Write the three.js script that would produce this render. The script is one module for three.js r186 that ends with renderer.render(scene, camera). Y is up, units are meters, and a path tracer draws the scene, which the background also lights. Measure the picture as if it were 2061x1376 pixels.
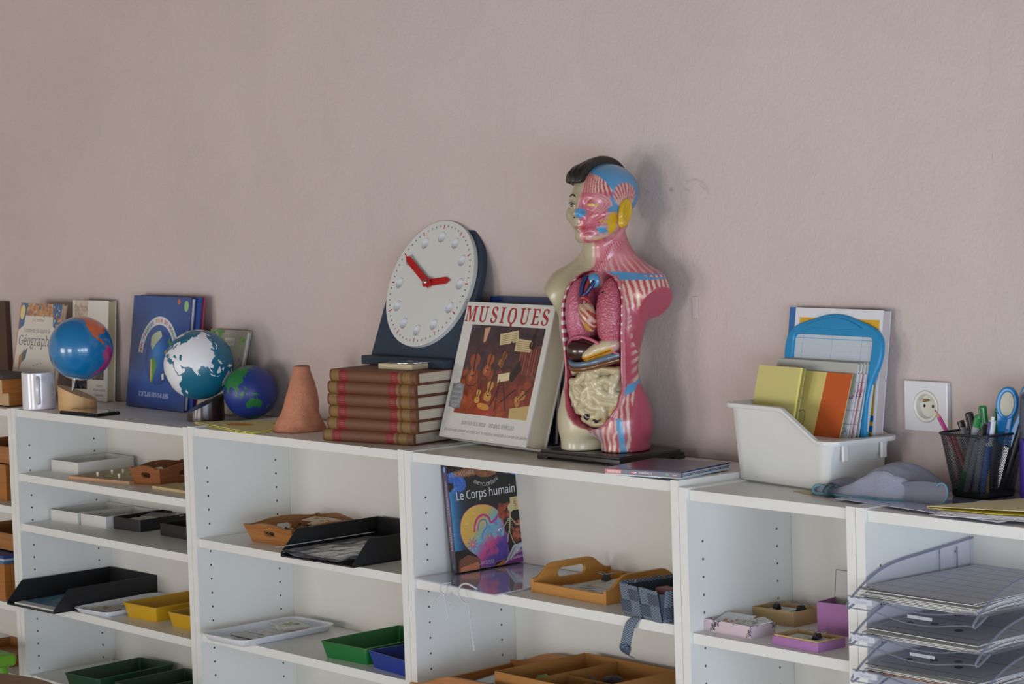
import * as THREE from 'three';
import { RoundedBoxGeometry } from 'three/addons/geometries/RoundedBoxGeometry.js';
import { mergeGeometries, mergeVertices, toCreasedNormals } from 'three/addons/utils/BufferGeometryUtils.js';
import { RectAreaLightUniformsLib } from 'three/addons/lights/RectAreaLightUniformsLib.js';

// ---------------------------------------------------------------- camera, sky, daylight, exposure
const scene = new THREE.Scene();
const camera = new THREE.PerspectiveCamera(16.155, 2061 / 1376, 0.1, 60);
camera.position.set(3.8743, 1.602, 3.2075);
camera.rotation.set(-0.0681, 0.8787, -0.0315, 'YXZ');
scene.add(camera);
scene.background = new THREE.Color().setRGB(0.62, 0.72, 0.86);          // overcast sky outside the windows
const renderer = new THREE.WebGLRenderer({ antialias: true });
renderer.toneMapping = THREE.LinearToneMapping;
renderer.toneMappingExposure = 0.92;
renderer.shadowMap.enabled = true;
RectAreaLightUniformsLib.init();
// daylight of the windows: three in the right wall, one in the wall behind the camera
function daylight(x, y, z, w, h, tx, ty, tz, power, color) {
  const l = new THREE.RectAreaLight(color, power, w, h);
  l.position.set(x, y, z); l.lookAt(tx, ty, tz); scene.add(l);
}
const ROOM = { x0: -4.6, x1: 5.3, z1: 6.4, h: 2.75 };
const WINDOWS_RIGHT = [[1.75, 1.5], [3.45, 1.5], [5.15, 1.5]];        // centre z, width
const WINDOWS_FRONT = [[0.8, 1.8], [-2.2, 1.8]];                          // centre x, width
const SILL = 0.12, HEAD = 1.55;
for (const [z, w] of WINDOWS_RIGHT) daylight(ROOM.x1 - 0.02, (SILL + HEAD) / 2, z, w - 0.1, HEAD - SILL - 0.1, 0, (SILL + HEAD) / 2, z, 9.4, new THREE.Color().setRGB(0.80, 0.93, 1.12));
for (const [x, w] of WINDOWS_FRONT) daylight(x, (SILL + HEAD) / 2, ROOM.z1 - 0.02, w - 0.1, HEAD - SILL - 0.1, x, (SILL + HEAD) / 2, 0, 9.4, new THREE.Color().setRGB(1.03, 0.97, 0.93));

// ---------------------------------------------------------------- helpers
const PI = Math.PI, R = (d) => d * PI / 180;
function rng(seed) { return () => { seed = (seed + 0x6d2b79f5) | 0; let t = Math.imul(seed ^ (seed >>> 15), 1 | seed); t = (t + Math.imul(t ^ (t >>> 7), 61 | t)) ^ t; return ((t ^ (t >>> 14)) >>> 0) / 4294967296; }; }
const V = (x, y, z) => new THREE.Vector3(x, y, z);
const clamp = (x, a = 0, b = 1) => Math.min(b, Math.max(a, x));
const mix = (a, b, t) => a + (b - a) * t;
const smooth = (a, b, x) => { const t = clamp((x - a) / (b - a)); return t * t * (3 - 2 * t); };
// value noise
function hash3(x, y, z) { let n = Math.imul(x, 374761393) + Math.imul(y, 668265263) + Math.imul(z, 2147483647 ^ 0x5bd1e995); n = Math.imul(n ^ (n >>> 13), 1274126177); return ((n ^ (n >>> 16)) >>> 0) / 4294967296; }
function noise3(x, y, z) {
  const xi = Math.floor(x), yi = Math.floor(y), zi = Math.floor(z), f = (t) => t * t * (3 - 2 * t), u = f(x - xi), v = f(y - yi), w = f(z - zi);
  let r = 0;
  for (let k = 0; k < 8; k++) { const a = k & 1, b = (k >> 1) & 1, c = k >> 2; r += hash3(xi + a, yi + b, zi + c) * (a ? u : 1 - u) * (b ? v : 1 - v) * (c ? w : 1 - w); }
  return r;
}
function canvas(w, h, draw) {
  const c = document.createElement('canvas'); c.width = w; c.height = h;
  const g = c.getContext('2d'); draw(g, w, h);
  const t = new THREE.CanvasTexture(c); t.colorSpace = THREE.SRGBColorSpace; t.wrapS = t.wrapT = THREE.RepeatWrapping;
  return t;
}
function grey(w, h, f) {          // data texture for bump and roughness
  const d = new Uint8Array(w * h * 4);
  for (let y = 0; y < h; y++) for (let x = 0; x < w; x++) { const v = clamp(f(x / w, y / h)) * 255, o = (y * w + x) * 4; d[o] = d[o + 1] = d[o + 2] = v; d[o + 3] = 255; }
  const t = new THREE.DataTexture(d, w, h); t.magFilter = t.minFilter = THREE.LinearFilter; t.wrapS = t.wrapT = THREE.RepeatWrapping; t.needsUpdate = true;
  return t;
}
const rep = (t, x, y) => { const c = t.clone(); c.repeat.set(x, y); c.needsUpdate = true; return c; };
const mat = (color, roughness = 0.6, o = {}) => new THREE.MeshStandardMaterial({ color, roughness, ...o });
const phys = (color, roughness = 0.4, o = {}) => new THREE.MeshPhysicalMaterial({ color, roughness, ...o });
function plain(g) { g = g.index ? g.toNonIndexed() : g; for (const n of Object.keys(g.attributes)) if (!['position', 'normal', 'uv'].includes(n)) g.deleteAttribute(n); return g; }
const merge = (list) => mergeGeometries(list.map(plain));
function box(w, h, d, x = 0, y = 0, z = 0, r = 0) {
  const m = Math.min(w, h, d) * 0.49;
  const g = r > 0 ? new RoundedBoxGeometry(w, h, d, 2, Math.min(r, m)) : new THREE.BoxGeometry(w, h, d);
  return g.translate(x, y, z);
}
function shapeOf(pts) { const s = new THREE.Shape(); pts.forEach(([x, y], i) => (i ? s.lineTo(x, y) : s.moveTo(x, y))); s.closePath(); return s; }
function extrude(shape, depth, bevel = 0, seg = 12, bseg = 2) {
  return new THREE.ExtrudeGeometry(shape, { depth: depth - 2 * bevel, bevelEnabled: bevel > 0, bevelThickness: bevel, bevelSize: bevel, bevelOffset: -bevel, bevelSegments: bseg, curveSegments: seg }).translate(0, 0, bevel);
}
const lathe = (pts, seg = 32) => new THREE.LatheGeometry(pts.map(([r, y]) => new THREE.Vector2(Math.max(r, 1e-5), y)), seg);
const cyl = (r0, r1, h, seg = 24) => new THREE.CylinderGeometry(r1, r0, h, seg).translate(0, h / 2, 0);
function tube(pts, r, seg = 40, rad = 8, closed = false) { return new THREE.TubeGeometry(new THREE.CatmullRomCurve3(pts.map((p) => (p.isVector3 ? p : V(...p))), closed, 'centripetal'), seg, r, rad, closed); }
// closed stick between two points
function rod(a, b, r0, r1 = r0, seg = 12) {
  a = V(...a); b = V(...b); const d = b.clone().sub(a), g = cyl(r0, r1, d.length(), seg);
  return g.applyQuaternion(new THREE.Quaternion().setFromUnitVectors(V(0, 1, 0), d.normalize())).translate(a.x, a.y, a.z);
}
const taken = new Map();
function numbered(n) { const k = taken.get(n) ?? 0; taken.set(n, k + 1); return k ? n + '_' + String(k).padStart(3, '0') : n; }
function part(name, geo, m, parent) {
  const o = new THREE.Mesh(Array.isArray(geo) ? merge(geo) : geo, m); o.castShadow = o.receiveShadow = true;
  o.name = parent === scene ? numbered(name) : name; parent.add(o); return o;
}
function thing(name, label, category, [x, y, z] = [0, 0, 0], turn = 0, group) {
  const o = new THREE.Group(); o.name = numbered(name); o.position.set(x, y, z); o.rotation.set(0, turn, 0, 'YXZ'); o.userData = { label, category };
  if (group) o.userData.group = group;
  scene.add(o); return o;
}
function solo(name, label, category, geo, m, [x, y, z] = [0, 0, 0], turn = 0, group) {
  const o = part(name, geo, m, scene); o.position.set(x, y, z); o.rotation.set(0, turn, 0, 'YXZ'); o.userData = { label, category }; if (group) o.userData.group = group; return o;
}
function struct(name, geo, m) { const o = part(name, geo, m, scene); o.userData = { kind: 'structure' }; return o; }
// planar uv in metres from two position axes
function uvFrom(g, a, b, sa = 1, sb = 1) {
  const p = g.attributes.position, uv = new Float32Array(p.count * 2), c = { x: 0, y: 1, z: 2 };
  for (let i = 0; i < p.count; i++) { uv[2 * i] = p.getComponent(i, c[a]) * sa; uv[2 * i + 1] = p.getComponent(i, c[b]) * sb; }
  g.setAttribute('uv', new THREE.BufferAttribute(uv, 2)); return g;
}
// box-projected uv in metres, from the normals
function uvBox(g, s = 1) {
  g = plain(g); const p = g.attributes.position, n = g.attributes.normal, uv = new Float32Array(p.count * 2);
  for (let i = 0; i < p.count; i += 3) {
    const nx = Math.abs(n.getX(i)), ny = Math.abs(n.getY(i)), nz = Math.abs(n.getZ(i));
    for (let k = i; k < i + 3; k++) {
      const x = p.getX(k), y = p.getY(k), z = p.getZ(k);
      uv[2 * k] = (nx > ny && nx > nz ? z : x) * s; uv[2 * k + 1] = (ny > nx && ny > nz ? z : y) * s;
    }
  }
  g.setAttribute('uv', new THREE.BufferAttribute(uv, 2)); return g;
}
// ---------------------------------------------------------------- the room
const plaster = grey(512, 512, (u, v) => 0.5 + 0.35 * (noise3(u * 160, v * 160, 1) - 0.5) + 0.25 * (noise3(u * 64, v * 64, 5) - 0.5) + 0.3 * (noise3(u * 16, v * 16, 9) - 0.5));
const wallTint = canvas(2048, 1024, (g, w, h) => {        // dusty pink emulsion: 5.12 m x 2.56 m, with the scuffs near the anatomy model
  g.fillStyle = '#cbbcb8'; g.fillRect(0, 0, w, h);
  const r = rng(7);
  for (let i = 0; i < 900; i++) { g.fillStyle = `rgba(${r() < 0.5 ? '255,250,245' : '120,105,100'},${0.003 + 0.004 * r()})`; g.beginPath(); g.ellipse(r() * w, r() * h, 20 + 90 * r(), 20 + 90 * r(), 0, 0, 7); g.fill(); }
  const sx = (x) => (x + 2.56) / 5.12 * w, sy = (y) => (2.56 - y) / 2.56 * h;
  g.strokeStyle = 'rgba(120,104,104,0.2)'; g.lineWidth = 1.4; g.lineCap = 'round';
  const line = (pts) => { g.beginPath(); pts.forEach(([x, y], i) => (i ? g.lineTo(sx(x), sy(y)) : g.moveTo(sx(x), sy(y)))); g.stroke(); };
  line([[0.543, 1.583], [0.565, 1.588], [0.585, 1.582], [0.596, 1.572], [0.6, 1.562]]);
  line([[0.578, 1.578], [0.59, 1.568]]); line([[0.535, 1.572], [0.548, 1.566]]);
  line([[0.425, 1.57], [0.44, 1.563]]);
  g.fillStyle = 'rgba(112,98,104,0.32)'; g.beginPath(); g.ellipse(sx(0.499), sy(1.569), 2.2, 1.8, 0, 0, 7); g.fill();
});
const wallMat = new THREE.MeshStandardMaterial({ map: wallTint, roughness: 0.75, bumpMap: rep(plaster, 8, 4), bumpScale: 0.0012 });
const paleWall = mat('#d8d2c8', 0.85), ceilMat = mat('#827c74', 0.9);
const floorMat = new THREE.MeshStandardMaterial({
  map: canvas(512, 512, (g, w, h) => { g.fillStyle = '#d2c9b8'; g.fillRect(0, 0, w, h); const r = rng(3); for (let i = 0; i < 5000; i++) { g.fillStyle = `rgba(${r() < 0.5 ? '230,222,205' : '90,80,66'},0.12)`; g.fillRect(r() * w, r() * h, 1 + 2 * r(), 1 + 2 * r()); } }), roughness: 0.45,
});
floorMat.map.repeat.set(1.2, 1.2);
{
  const { x0, x1, z1, h } = ROOM, t = 0.2;
  const back = box(x1 - x0 + 2 * t, h + 2 * t, t, (x0 + x1) / 2, h / 2, -t / 2);
  const p = back.attributes.position, uv = back.attributes.uv;
  for (let i = 0; i < p.count; i++) uv.setXY(i, (p.getX(i) + 2.56) / 5.12, p.getY(i) / 2.56);
  struct('wall_back', back, wallMat);
  struct('wall_left', box(t, h + 2 * t, z1 + 2 * t, x0 - t / 2, h / 2, z1 / 2), paleWall);
  struct('floor', uvFrom(box(x1 - x0, t, z1, (x0 + x1) / 2, -t / 2, z1 / 2), 'x', 'z'), floorMat);
  struct('ceiling', box(x1 - x0, t, z1, (x0 + x1) / 2, h + t / 2, z1 / 2), ceilMat);
  // walls with window openings: piers, the band below the sills and the band above the heads
  const pierced = (name, from, to, wins, put) => {
    const g = [put((from + to) / 2, SILL / 2, to - from, SILL), put((from + to) / 2, (HEAD + h) / 2, to - from, h - HEAD)];
    let a = from;
    for (const [c, w] of [...wins].sort((p, q) => p[0] - q[0])) { g.push(put((a + c - w / 2) / 2, (SILL + HEAD) / 2, c - w / 2 - a, HEAD - SILL)); a = c + w / 2; }
    g.push(put((a + to) / 2, (SILL + HEAD) / 2, to - a, HEAD - SILL));
    struct(name, g, paleWall);
  };
  pierced('wall_right', 0, z1, WINDOWS_RIGHT.map(([c, w]) => [c + 0.0, w]), (c, y, w, hh) => box(t, hh, w, x1 + t / 2, y, c));
  pierced('wall_front', x0, x1, WINDOWS_FRONT, (c, y, w, hh) => box(w, hh, t, c, y, z1 + t / 2));
  const frameMat = mat('#e9e9e6', 0.4);
  let n = 1;
  const win = (put) => {
    const W = struct('window_' + n++, put(), frameMat);
    return W;
  };
  for (const [z, w] of WINDOWS_RIGHT) win(() => merge([-1, 0, 1].map((s) => box(0.06, HEAD - SILL, 0.06, x1 + 0.12, (SILL + HEAD) / 2, z + s * (w / 2 - 0.03))).concat([SILL + 0.03, HEAD - 0.03].map((y) => box(0.06, 0.06, w, x1 + 0.12, y, z)))));
  for (const [x, w] of WINDOWS_FRONT) win(() => merge([-1, 0, 1].map((s) => box(0.06, HEAD - SILL, 0.06, x + s * (w / 2 - 0.03), (SILL + HEAD) / 2, z1 + 0.12)).concat([SILL + 0.03, HEAD - 0.03].map((y) => box(w, 0.06, 0.06, x, y, z1 + 0.12)))));
  struct('baseboard_back', box(x1 - x0, 0.08, 0.012, (x0 + x1) / 2, 0.04, 0.006), mat('#d9d6cf', 0.5));
}
// ---------------------------------------------------------------- the row of white bookcases
const lam = grey(256, 256, (u, v) => 0.5 + 0.5 * (noise3(u * 128, v * 128, 3) - 0.5));
const white = new THREE.MeshStandardMaterial({ color: '#e4e4e0', roughness: 0.36, bumpMap: rep(lam, 6, 6), bumpScale: 0.00012 });
const whiteBack = new THREE.MeshStandardMaterial({ color: '#d9d7d0', roughness: 0.5 });
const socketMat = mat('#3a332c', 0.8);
const ZF = 0.29, ZB = 0.028, ZW = 0.012;
const BOUND = [-2.46, -1.6556, -0.8166, 0, 0.8019, 1.2189, 2.02];
const PANEL_TOP = [1.0545, 1.0566, 1.0594, 1.059, 1.0475, 1.0475];
const BOARD_TOP = [1.051, 1.0535, 1.0565, 1.056, 1.044, 1.044];
const SHELVES = [[0.8, 0.545, 0.36], [0.889, 0.761, 0.563, 0.371], [0.802, 0.584, 0.33], [0.798, 0.574, 0.33], [0.789, 0.53, 0.3], [0.7245, 0.43]];
const UNIT_LABEL = ['white bookcase mostly cut off at the left edge, with orange wooden boxes inside', 'white bookcase with three narrow gaps and yellow trays, under the mug and the atlas', 'white bookcase under the stack of brown books, with green and blue trays low down',
  'white bookcase under the anatomy model, holding the human body book', 'narrow white bookcase under the white bin, with small kraft and purple boxes', 'white bookcase at the right edge, holding the clear letter trays'];
const PIN_ROWS = [0.037, 0.225];                          // shelf-pin holes: distance of the two columns from the front edge
BOUND.slice(0, -1).forEach((b0, i) => {
  const b1 = BOUND[i + 1], T = PANEL_TOP[i], c = (b0 + b1) / 2, w = b1 - b0 - 0.0012, t = 0.0196;
  const u = thing('bookcase', UNIT_LABEL[i], 'bookcase', [c, 0, 0]);
  const lo = b0 + 0.0006 - c, hi = b1 - 0.0006 - c;
  const pitch = 0.032, top = BOARD_TOP[i];
  const side = (x) => {                                   // panel drawn in (z, y), with real holes drilled for the shelf pins
    const s = shapeOf([[ZW, 0], [ZF, 0], [ZF, T], [ZW, T]]);
    for (const d of PIN_ROWS) for (let y = top - 0.095; y > 0.2; y -= pitch) {
      if (SHELVES[i].some((q) => y < q + 0.004 && y > q - 0.024)) continue;
      const hole = new THREE.Path(); hole.absarc(ZF - d, y, 0.0026, 0, 2 * PI, true); s.holes.push(hole);
    }
    const g = extrude(s, t, 0, 5);
    return part('side_panel', g.rotateY(-PI / 2).translate(x + t, 0, 0), white, u);
  };
  side(lo); side(hi - t);
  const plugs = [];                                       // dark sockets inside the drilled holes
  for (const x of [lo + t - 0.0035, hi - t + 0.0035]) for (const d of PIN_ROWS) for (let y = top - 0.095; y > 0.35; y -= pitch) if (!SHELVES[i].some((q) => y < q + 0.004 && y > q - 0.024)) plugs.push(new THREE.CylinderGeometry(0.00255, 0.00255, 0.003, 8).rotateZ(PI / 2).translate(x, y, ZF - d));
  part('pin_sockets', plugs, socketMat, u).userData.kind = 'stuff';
  const board = (name, y, z0, z1) => part(name, box(w - 2 * t - 0.0006, 0.0192, z1 - z0, 0, y - 0.0096, (z0 + z1) / 2, 0.0008), white, u);
  board('top_board', top, ZW + 0.004, ZF - 0.006);
  for (const y of SHELVES[i]) board('shelf', y, ZB + 0.002, ZF - 0.006);
  board('bottom_board', 0.08, ZB, ZF - 0.006);
  part('plinth', box(w - 2 * t - 0.0006, 0.06, 0.016, 0, 0.03, ZF - 0.03), white, u);
  part('back_panel', box(w - 2 * t - 0.001, top - 0.0196 - 0.03, 0.004, 0, (top - 0.0196 + 0.03) / 2, ZB - 0.002), whiteBack, u);
});
// ---------------------------------------------------------------- books
const pageTex = canvas(64, 256, (g, w, h) => { g.fillStyle = '#ece6d8'; g.fillRect(0, 0, w, h); const r = rng(11); for (let y = 0; y < h; y += 2) { g.fillStyle = `rgba(120,105,80,${0.05 + 0.2 * r()})`; g.fillRect(0, y, w, 1); } });
const pageMat = new THREE.MeshStandardMaterial({ map: pageTex, roughness: 0.85 });
const gloss = (map, o = {}) => phys('#ffffff', 0.32, { map, clearcoat: 0.35, clearcoatRoughness: 0.18, ...o });
// front face in local XY, bottom edge on y = 0, thickness behind; bound on the left
function book(name, label, { at, yaw = 0, lean = 0, roll = 0, w, h, t, front, cover = '#888', spine, ct = 0.0025, over = 0.003, group, pages = pageMat, bound = -1, back }) {
  const b = thing(name, label, 'book', at, yaw, group);
  b.position.y += t * Math.sin(lean); b.rotation.x = -lean; b.rotation.z = roll;
  const cm = typeof cover === 'string' ? phys(cover, 0.4, { clearcoat: 0.25, clearcoatRoughness: 0.25 }) : cover;
  const sm = spine ? gloss(spine) : cm, fm = front ? gloss(front) : cm;
  const s = w / 2 + bound * (w / 2 - ct / 2);
  part('front_cover', box(w, h, ct, w / 2, h / 2, -ct / 2), [cm, cm, cm, cm, fm, cm], b);
  part('back_cover', box(w, h, ct, w / 2, h / 2, -t + ct / 2), back ? mat(back, 0.45) : cm, b);
  part('spine', box(ct, h, t - 2 * ct, s, h / 2, -t / 2), [cm, bound < 0 ? sm : cm, cm, cm, cm, cm].map((m, i) => (i < 2 ? (i === (bound < 0 ? 1 : 0) ? sm : cm) : cm)), b);
  const pw = w - ct - over, pg = box(pw, h - 2 * over, t - 2 * ct - 0.0004, w / 2 - bound * (over / 2 - ct / 2), h / 2, -t / 2);
  // lines of the sheets run along the thickness
  const p = pg.attributes.position, n = pg.attributes.normal, uv = pg.attributes.uv;
  for (let i = 0; i < p.count; i++) uv.setXY(i, Math.abs(n.getX(i)) > 0.5 ? p.getY(i) : p.getX(i), p.getZ(i) / t);
  part('pages', pg, pages, b);
  return b;
}
const font = (g, px, fam = 'sans-serif', style = '') => { g.font = `${style} ${px}px ${fam}`; };
function text(g, s, x, y, { size = 20, fam = 'serif', style = '', fill = '#222', align = 'center', sx = 1, rot = 0 } = {}) {
  g.save(); g.translate(x, y); g.rotate(rot); g.scale(sx, 1); font(g, size, fam, style); g.fillStyle = fill; g.textAlign = align; g.textBaseline = 'middle'; g.fillText(s, 0, 0); g.restore();
}
function arcText(g, s, cx, cy, r, a0, a1, opt) {
  [...s].forEach((c, i) => { const a = a0 + (a1 - a0) * (s.length > 1 ? i / (s.length - 1) : 0.5); text(g, c, cx + r * Math.sin(a), cy - r * Math.cos(a), { ...opt, rot: a + (opt.flip ? PI : 0), fill: typeof opt.fill === 'function' ? opt.fill(i) : opt.fill }); });
}
function blob(g, pts, fill) { g.fillStyle = fill; g.beginPath(); pts.forEach(([x, y], i) => (i ? g.lineTo(x, y) : g.moveTo(x, y))); g.closePath(); g.fill(); }
function daub(g, r, n, x, y, w, h, colors, s0, s1, alpha = 0.5) {
  for (let i = 0; i < n; i++) { g.globalAlpha = alpha * (0.5 + 0.5 * r()); g.fillStyle = colors[Math.floor(r() * colors.length)]; g.beginPath(); g.ellipse(x + r() * w, y + r() * h, s0 + (s1 - s0) * r(), s0 + (s1 - s0) * r() * 0.7, r() * PI, 0, 7); g.fill(); }
  g.globalAlpha = 1;
}
// ---------------------------------------------------------------- world map
const LAND = {
  north_america: [[-168, 66, -156, 71, -128, 70, -115, 68, -95, 69, -82, 73, -78, 63, -94, 59, -82, 53, -79, 51, -77, 56, -78, 62, -70, 61, -64, 58, -56, 52, -66, 49, -60, 46, -70, 43, -74, 40, -76, 35, -81, 31, -80, 25.5, -83, 29.5, -90, 29.5, -97, 27, -97, 21, -94, 18, -90, 21, -87, 21, -88, 16, -83, 14, -83, 10, -78, 8, -80, 7.5, -86, 10.5, -92, 14, -96, 15.8, -105, 20, -110, 23, -113, 31, -114, 31, -110, 23.5, -117, 32, -121, 35, -124, 40, -124, 47, -131, 54, -140, 60, -150, 60, -158, 56, -165, 54, -158, 58.5, -165, 61, -166, 64], [-45, 60, -22, 70, -20, 81, -60, 82, -55, 70], [-85, 22, -75, 20, -74, 19, -78, 22], [-72, 76, -62, 66, -68, 63, -90, 70, -120, 73, -110, 78]],
  south_america: [[-78, 8, -72, 12, -62, 10.5, -52, 5, -50, 0, -44, -2.5, -35, -6, -39, -13, -41, -22, -48, -26, -54, -34, -58, -38, -63, -42, -66, -47, -69, -52, -70, -55, -75, -51, -74, -43, -72, -32, -70, -19, -76, -14, -81, -6, -80, -1, -77, 4]],
  africa: [[-6, 36, 10, 37, 11, 33, 20, 31, 32, 31, 36, 24, 43, 12, 51, 12, 46, 3, 40, -4, 40, -14, 35, -20, 33, -27, 27, -34, 19, -35, 15, -27, 12, -17, 13, -6, 9, 0, 9, 4, 4, 6, -8, 4.5, -13, 9, -17, 14, -17, 21, -10, 30], [44, -25, 47, -25, 50, -15, 44, -18]],
  eurasia: [[-9, 43, -1, 44, -2, 48, 3, 51, 8, 54, 10, 58, 12, 55, 20, 55, 22, 59, 28, 60, 22, 61, 25, 65, 18, 63, 17, 58, 13, 56, 10, 59, 5, 59, 5, 62, 14, 68, 26, 71, 40, 67, 33, 66, 40, 64, 44, 67, 60, 69, 68, 69, 72, 73, 80, 73, 105, 78, 113, 74, 130, 71, 140, 73, 160, 70, 180, 69, 178, 64, 163, 60, 162, 56, 156, 51, 155, 57, 163, 62, 150, 59, 140, 54, 135, 44, 129, 42, 129, 35, 126, 35, 125, 39, 121, 39, 122, 30, 118, 24, 109, 21, 106, 19, 109, 12, 105, 9, 100, 13.5, 103, 2, 99, 8, 98, 16, 94, 16, 91, 22, 87, 21, 80, 15, 80, 10, 77, 8, 73, 17, 72, 21, 67, 25, 57, 26, 50, 30, 52, 24, 57, 24, 59, 22, 54, 17, 45, 13, 43, 15, 39, 21, 35, 28, 35, 36, 28, 36.5, 27, 40, 23, 38, 20, 40, 13, 45.5, 18, 40, 16, 38, 12, 42, 7, 44, 3, 43, 0, 39, -5, 36, -9, 37], [-5, 50, 1, 52, -2, 57, -5, 58, -4, 54], [130, 32, 136, 34, 141, 36, 142, 43, 139, 38], [80, 6, 82, 7, 80, 9], [55, 71, 68, 76, 60, 74], [142, 46, 144, 50, 142, 54]],
  oceania: [[114, -22, 122, -17, 130, -12, 136, -12, 136, -16, 140, -17, 142, -11, 146, -19, 153, -26, 150, -37, 144, -39, 138, -34, 131, -31, 124, -33, 115, -34], [109, 1, 117, 7, 118, 1, 115, -4, 110, -3], [95, 5, 104, -2, 106, -6, 101, -3], [106, -6, 114, -8, 108, -8], [131, -1, 141, -3, 150, -10, 143, -9, 137, -7], [121, 18, 124, 12, 126, 7, 122, 8, 120, 14], [172, -35, 178, -38, 170, -46, 167, -45], [120, 1, 125, 1, 121, -5]],
  antarctica: [[-180, -74, -120, -73, -75, -72, -60, -64, -58, -74, -20, -72, 30, -69, 90, -66, 150, -68, 180, -72, 180, -90, -180, -90]],
};
const SEAS = [[28, 42, 33, 46, 41, 42, 36, 41], [47, 46, 53, 46, 54, 37, 49, 37]];
function drawMap(g, w, h, sea, land, wobble = 6, seed = 5) {
  g.fillStyle = sea; g.fillRect(0, 0, w, h);
  const r = rng(seed), X = (lo) => (lo + 180) / 360 * w, Y = (la) => (90 - la) / 180 * h;
  const poly = (p, fill) => {                              // ragged coast: each edge is broken into jittered steps
    g.fillStyle = fill; g.beginPath();
    for (let i = 0; i < p.length; i += 2) {
      const x0 = X(p[i]), y0 = Y(p[i + 1]), x1 = X(p[(i + 2) % p.length]), y1 = Y(p[(i + 3) % p.length]), n = Math.max(1, Math.round(Math.hypot(x1 - x0, y1 - y0) / 14));
      for (let k = 0; k < n; k++) { const t = k / n, j = k ? wobble : 0, x = mix(x0, x1, t) + (r() - 0.5) * j, y = mix(y0, y1, t) + (r() - 0.5) * j; (i + k ? g.lineTo(x, y) : g.moveTo(x, y)); }
    }
    g.closePath(); g.fill();
  };
  for (const [k, list] of Object.entries(LAND)) for (const p of list) poly(p, typeof land === 'string' ? land : land[k] ?? '#fff');
  for (const p of SEAS) poly(p, sea);
}
// turn a ball so that (lon, lat) looks towards the room with the north pole tilted by roll
function turnGlobe(o, lon, lat, roll, towards) {
  const l = R(lon), b = R(lat), ro = R(roll), t = towards.clone().normalize(), r = V(0, 1, 0).cross(t).normalize(), u = t.clone().cross(r);
  const P = V(Math.cos(b) * Math.cos(l), Math.sin(b), -Math.cos(b) * Math.sin(l)), E = V(-Math.sin(l), 0, -Math.cos(l)), N = V(-Math.sin(b) * Math.cos(l), Math.cos(b), Math.sin(b) * Math.sin(l));
  const e = r.clone().multiplyScalar(Math.cos(ro)).addScaledVector(u, Math.sin(ro)), n = u.clone().multiplyScalar(Math.cos(ro)).addScaledVector(r, -Math.sin(ro));
  const A = new THREE.Matrix4().makeBasis(E, N, P), B = new THREE.Matrix4().makeBasis(e, n, t);
  o.quaternion.setFromRotationMatrix(B.multiply(A.transpose()));
}
const ROOMWARD = V(0.80, 0.085, 0.60);
function slantBase(r, hAt, m, bore) {                       // turned wooden block, sawn off at a slant
  const g = cyl(r, r, 1, 48), p = g.attributes.position;
  for (let i = 0; i < p.count; i++) if (p.getY(i) > 0.5) p.setY(i, hAt(p.getX(i), p.getZ(i)));
  g.computeVertexNormals(); return toCreasedNormals(g, 0.6);
}
const wood = (base, dark, seed, sx = 1, sy = 1, rings = 26) => {
  const t = canvas(512, 512, (g, w, h) => {
    g.fillStyle = base; g.fillRect(0, 0, w, h); const r = rng(seed);
    for (let i = 0; i < rings * 6; i++) { const y = r() * h; g.strokeStyle = dark; g.globalAlpha = 0.06 + 0.22 * r(); g.lineWidth = 0.6 + 2.6 * r(); g.beginPath(); const a = 3 + 14 * r(), f = 0.004 + 0.01 * r(), ph = r() * 7; for (let x = 0; x <= w; x += 8) { const yy = y + a * Math.sin(x * f + ph); x ? g.lineTo(x, yy) : g.moveTo(x, yy); } g.stroke(); }
    g.globalAlpha = 1;
  });
  t.repeat.set(sx, sy); return t;
};
const beechMat = mat('#ffffff', 0.5, { map: wood('#d3a773', '#a87440', 21) });
{ // globe with coloured continents
  const c = V(-1.4352, 1.2106, 0.205), bx = [-1.468, 1.0535, 0.203];
  const o = thing('globe', 'blue globe with orange and pink continents on a light wooden base', 'globe', bx);
  part('base', slantBase(0.0475, (x, z) => 0.045 + 0.42 * (-0.64 * x + 0.77 * z) - 0.0 * x), beechMat, o);
  const map = canvas(1400, 700, (g, w, h) => drawMap(g, w, h, '#0a74ae', { north_america: '#cf5a26', south_america: '#c8337c', africa: '#2f8f4a', eurasia: '#d9a832', oceania: '#7d4a2a', antarctica: '#f0f0ee' }));
  const s = part('ball', new THREE.SphereGeometry(0.0806, 64, 40), phys('#ffffff', 0.28, { map, clearcoat: 0.9, clearcoatRoughness: 0.06 }), o);
  s.position.set(c.x - bx[0], c.y - bx[1], c.z - bx[2]); turnGlobe(s, -132.5, -6, -12.5, ROOMWARD);
  const ax = V(0, 1, 0).applyQuaternion(s.quaternion), a = s.position.clone().addScaledVector(ax, -0.078), b = s.position.clone().addScaledVector(ax, -0.108);
  part('pin', rod(a.toArray(), b.toArray(), 0.0035), mat('#c9c9c6', 0.25, { metalness: 1 }), o);
}
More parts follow.
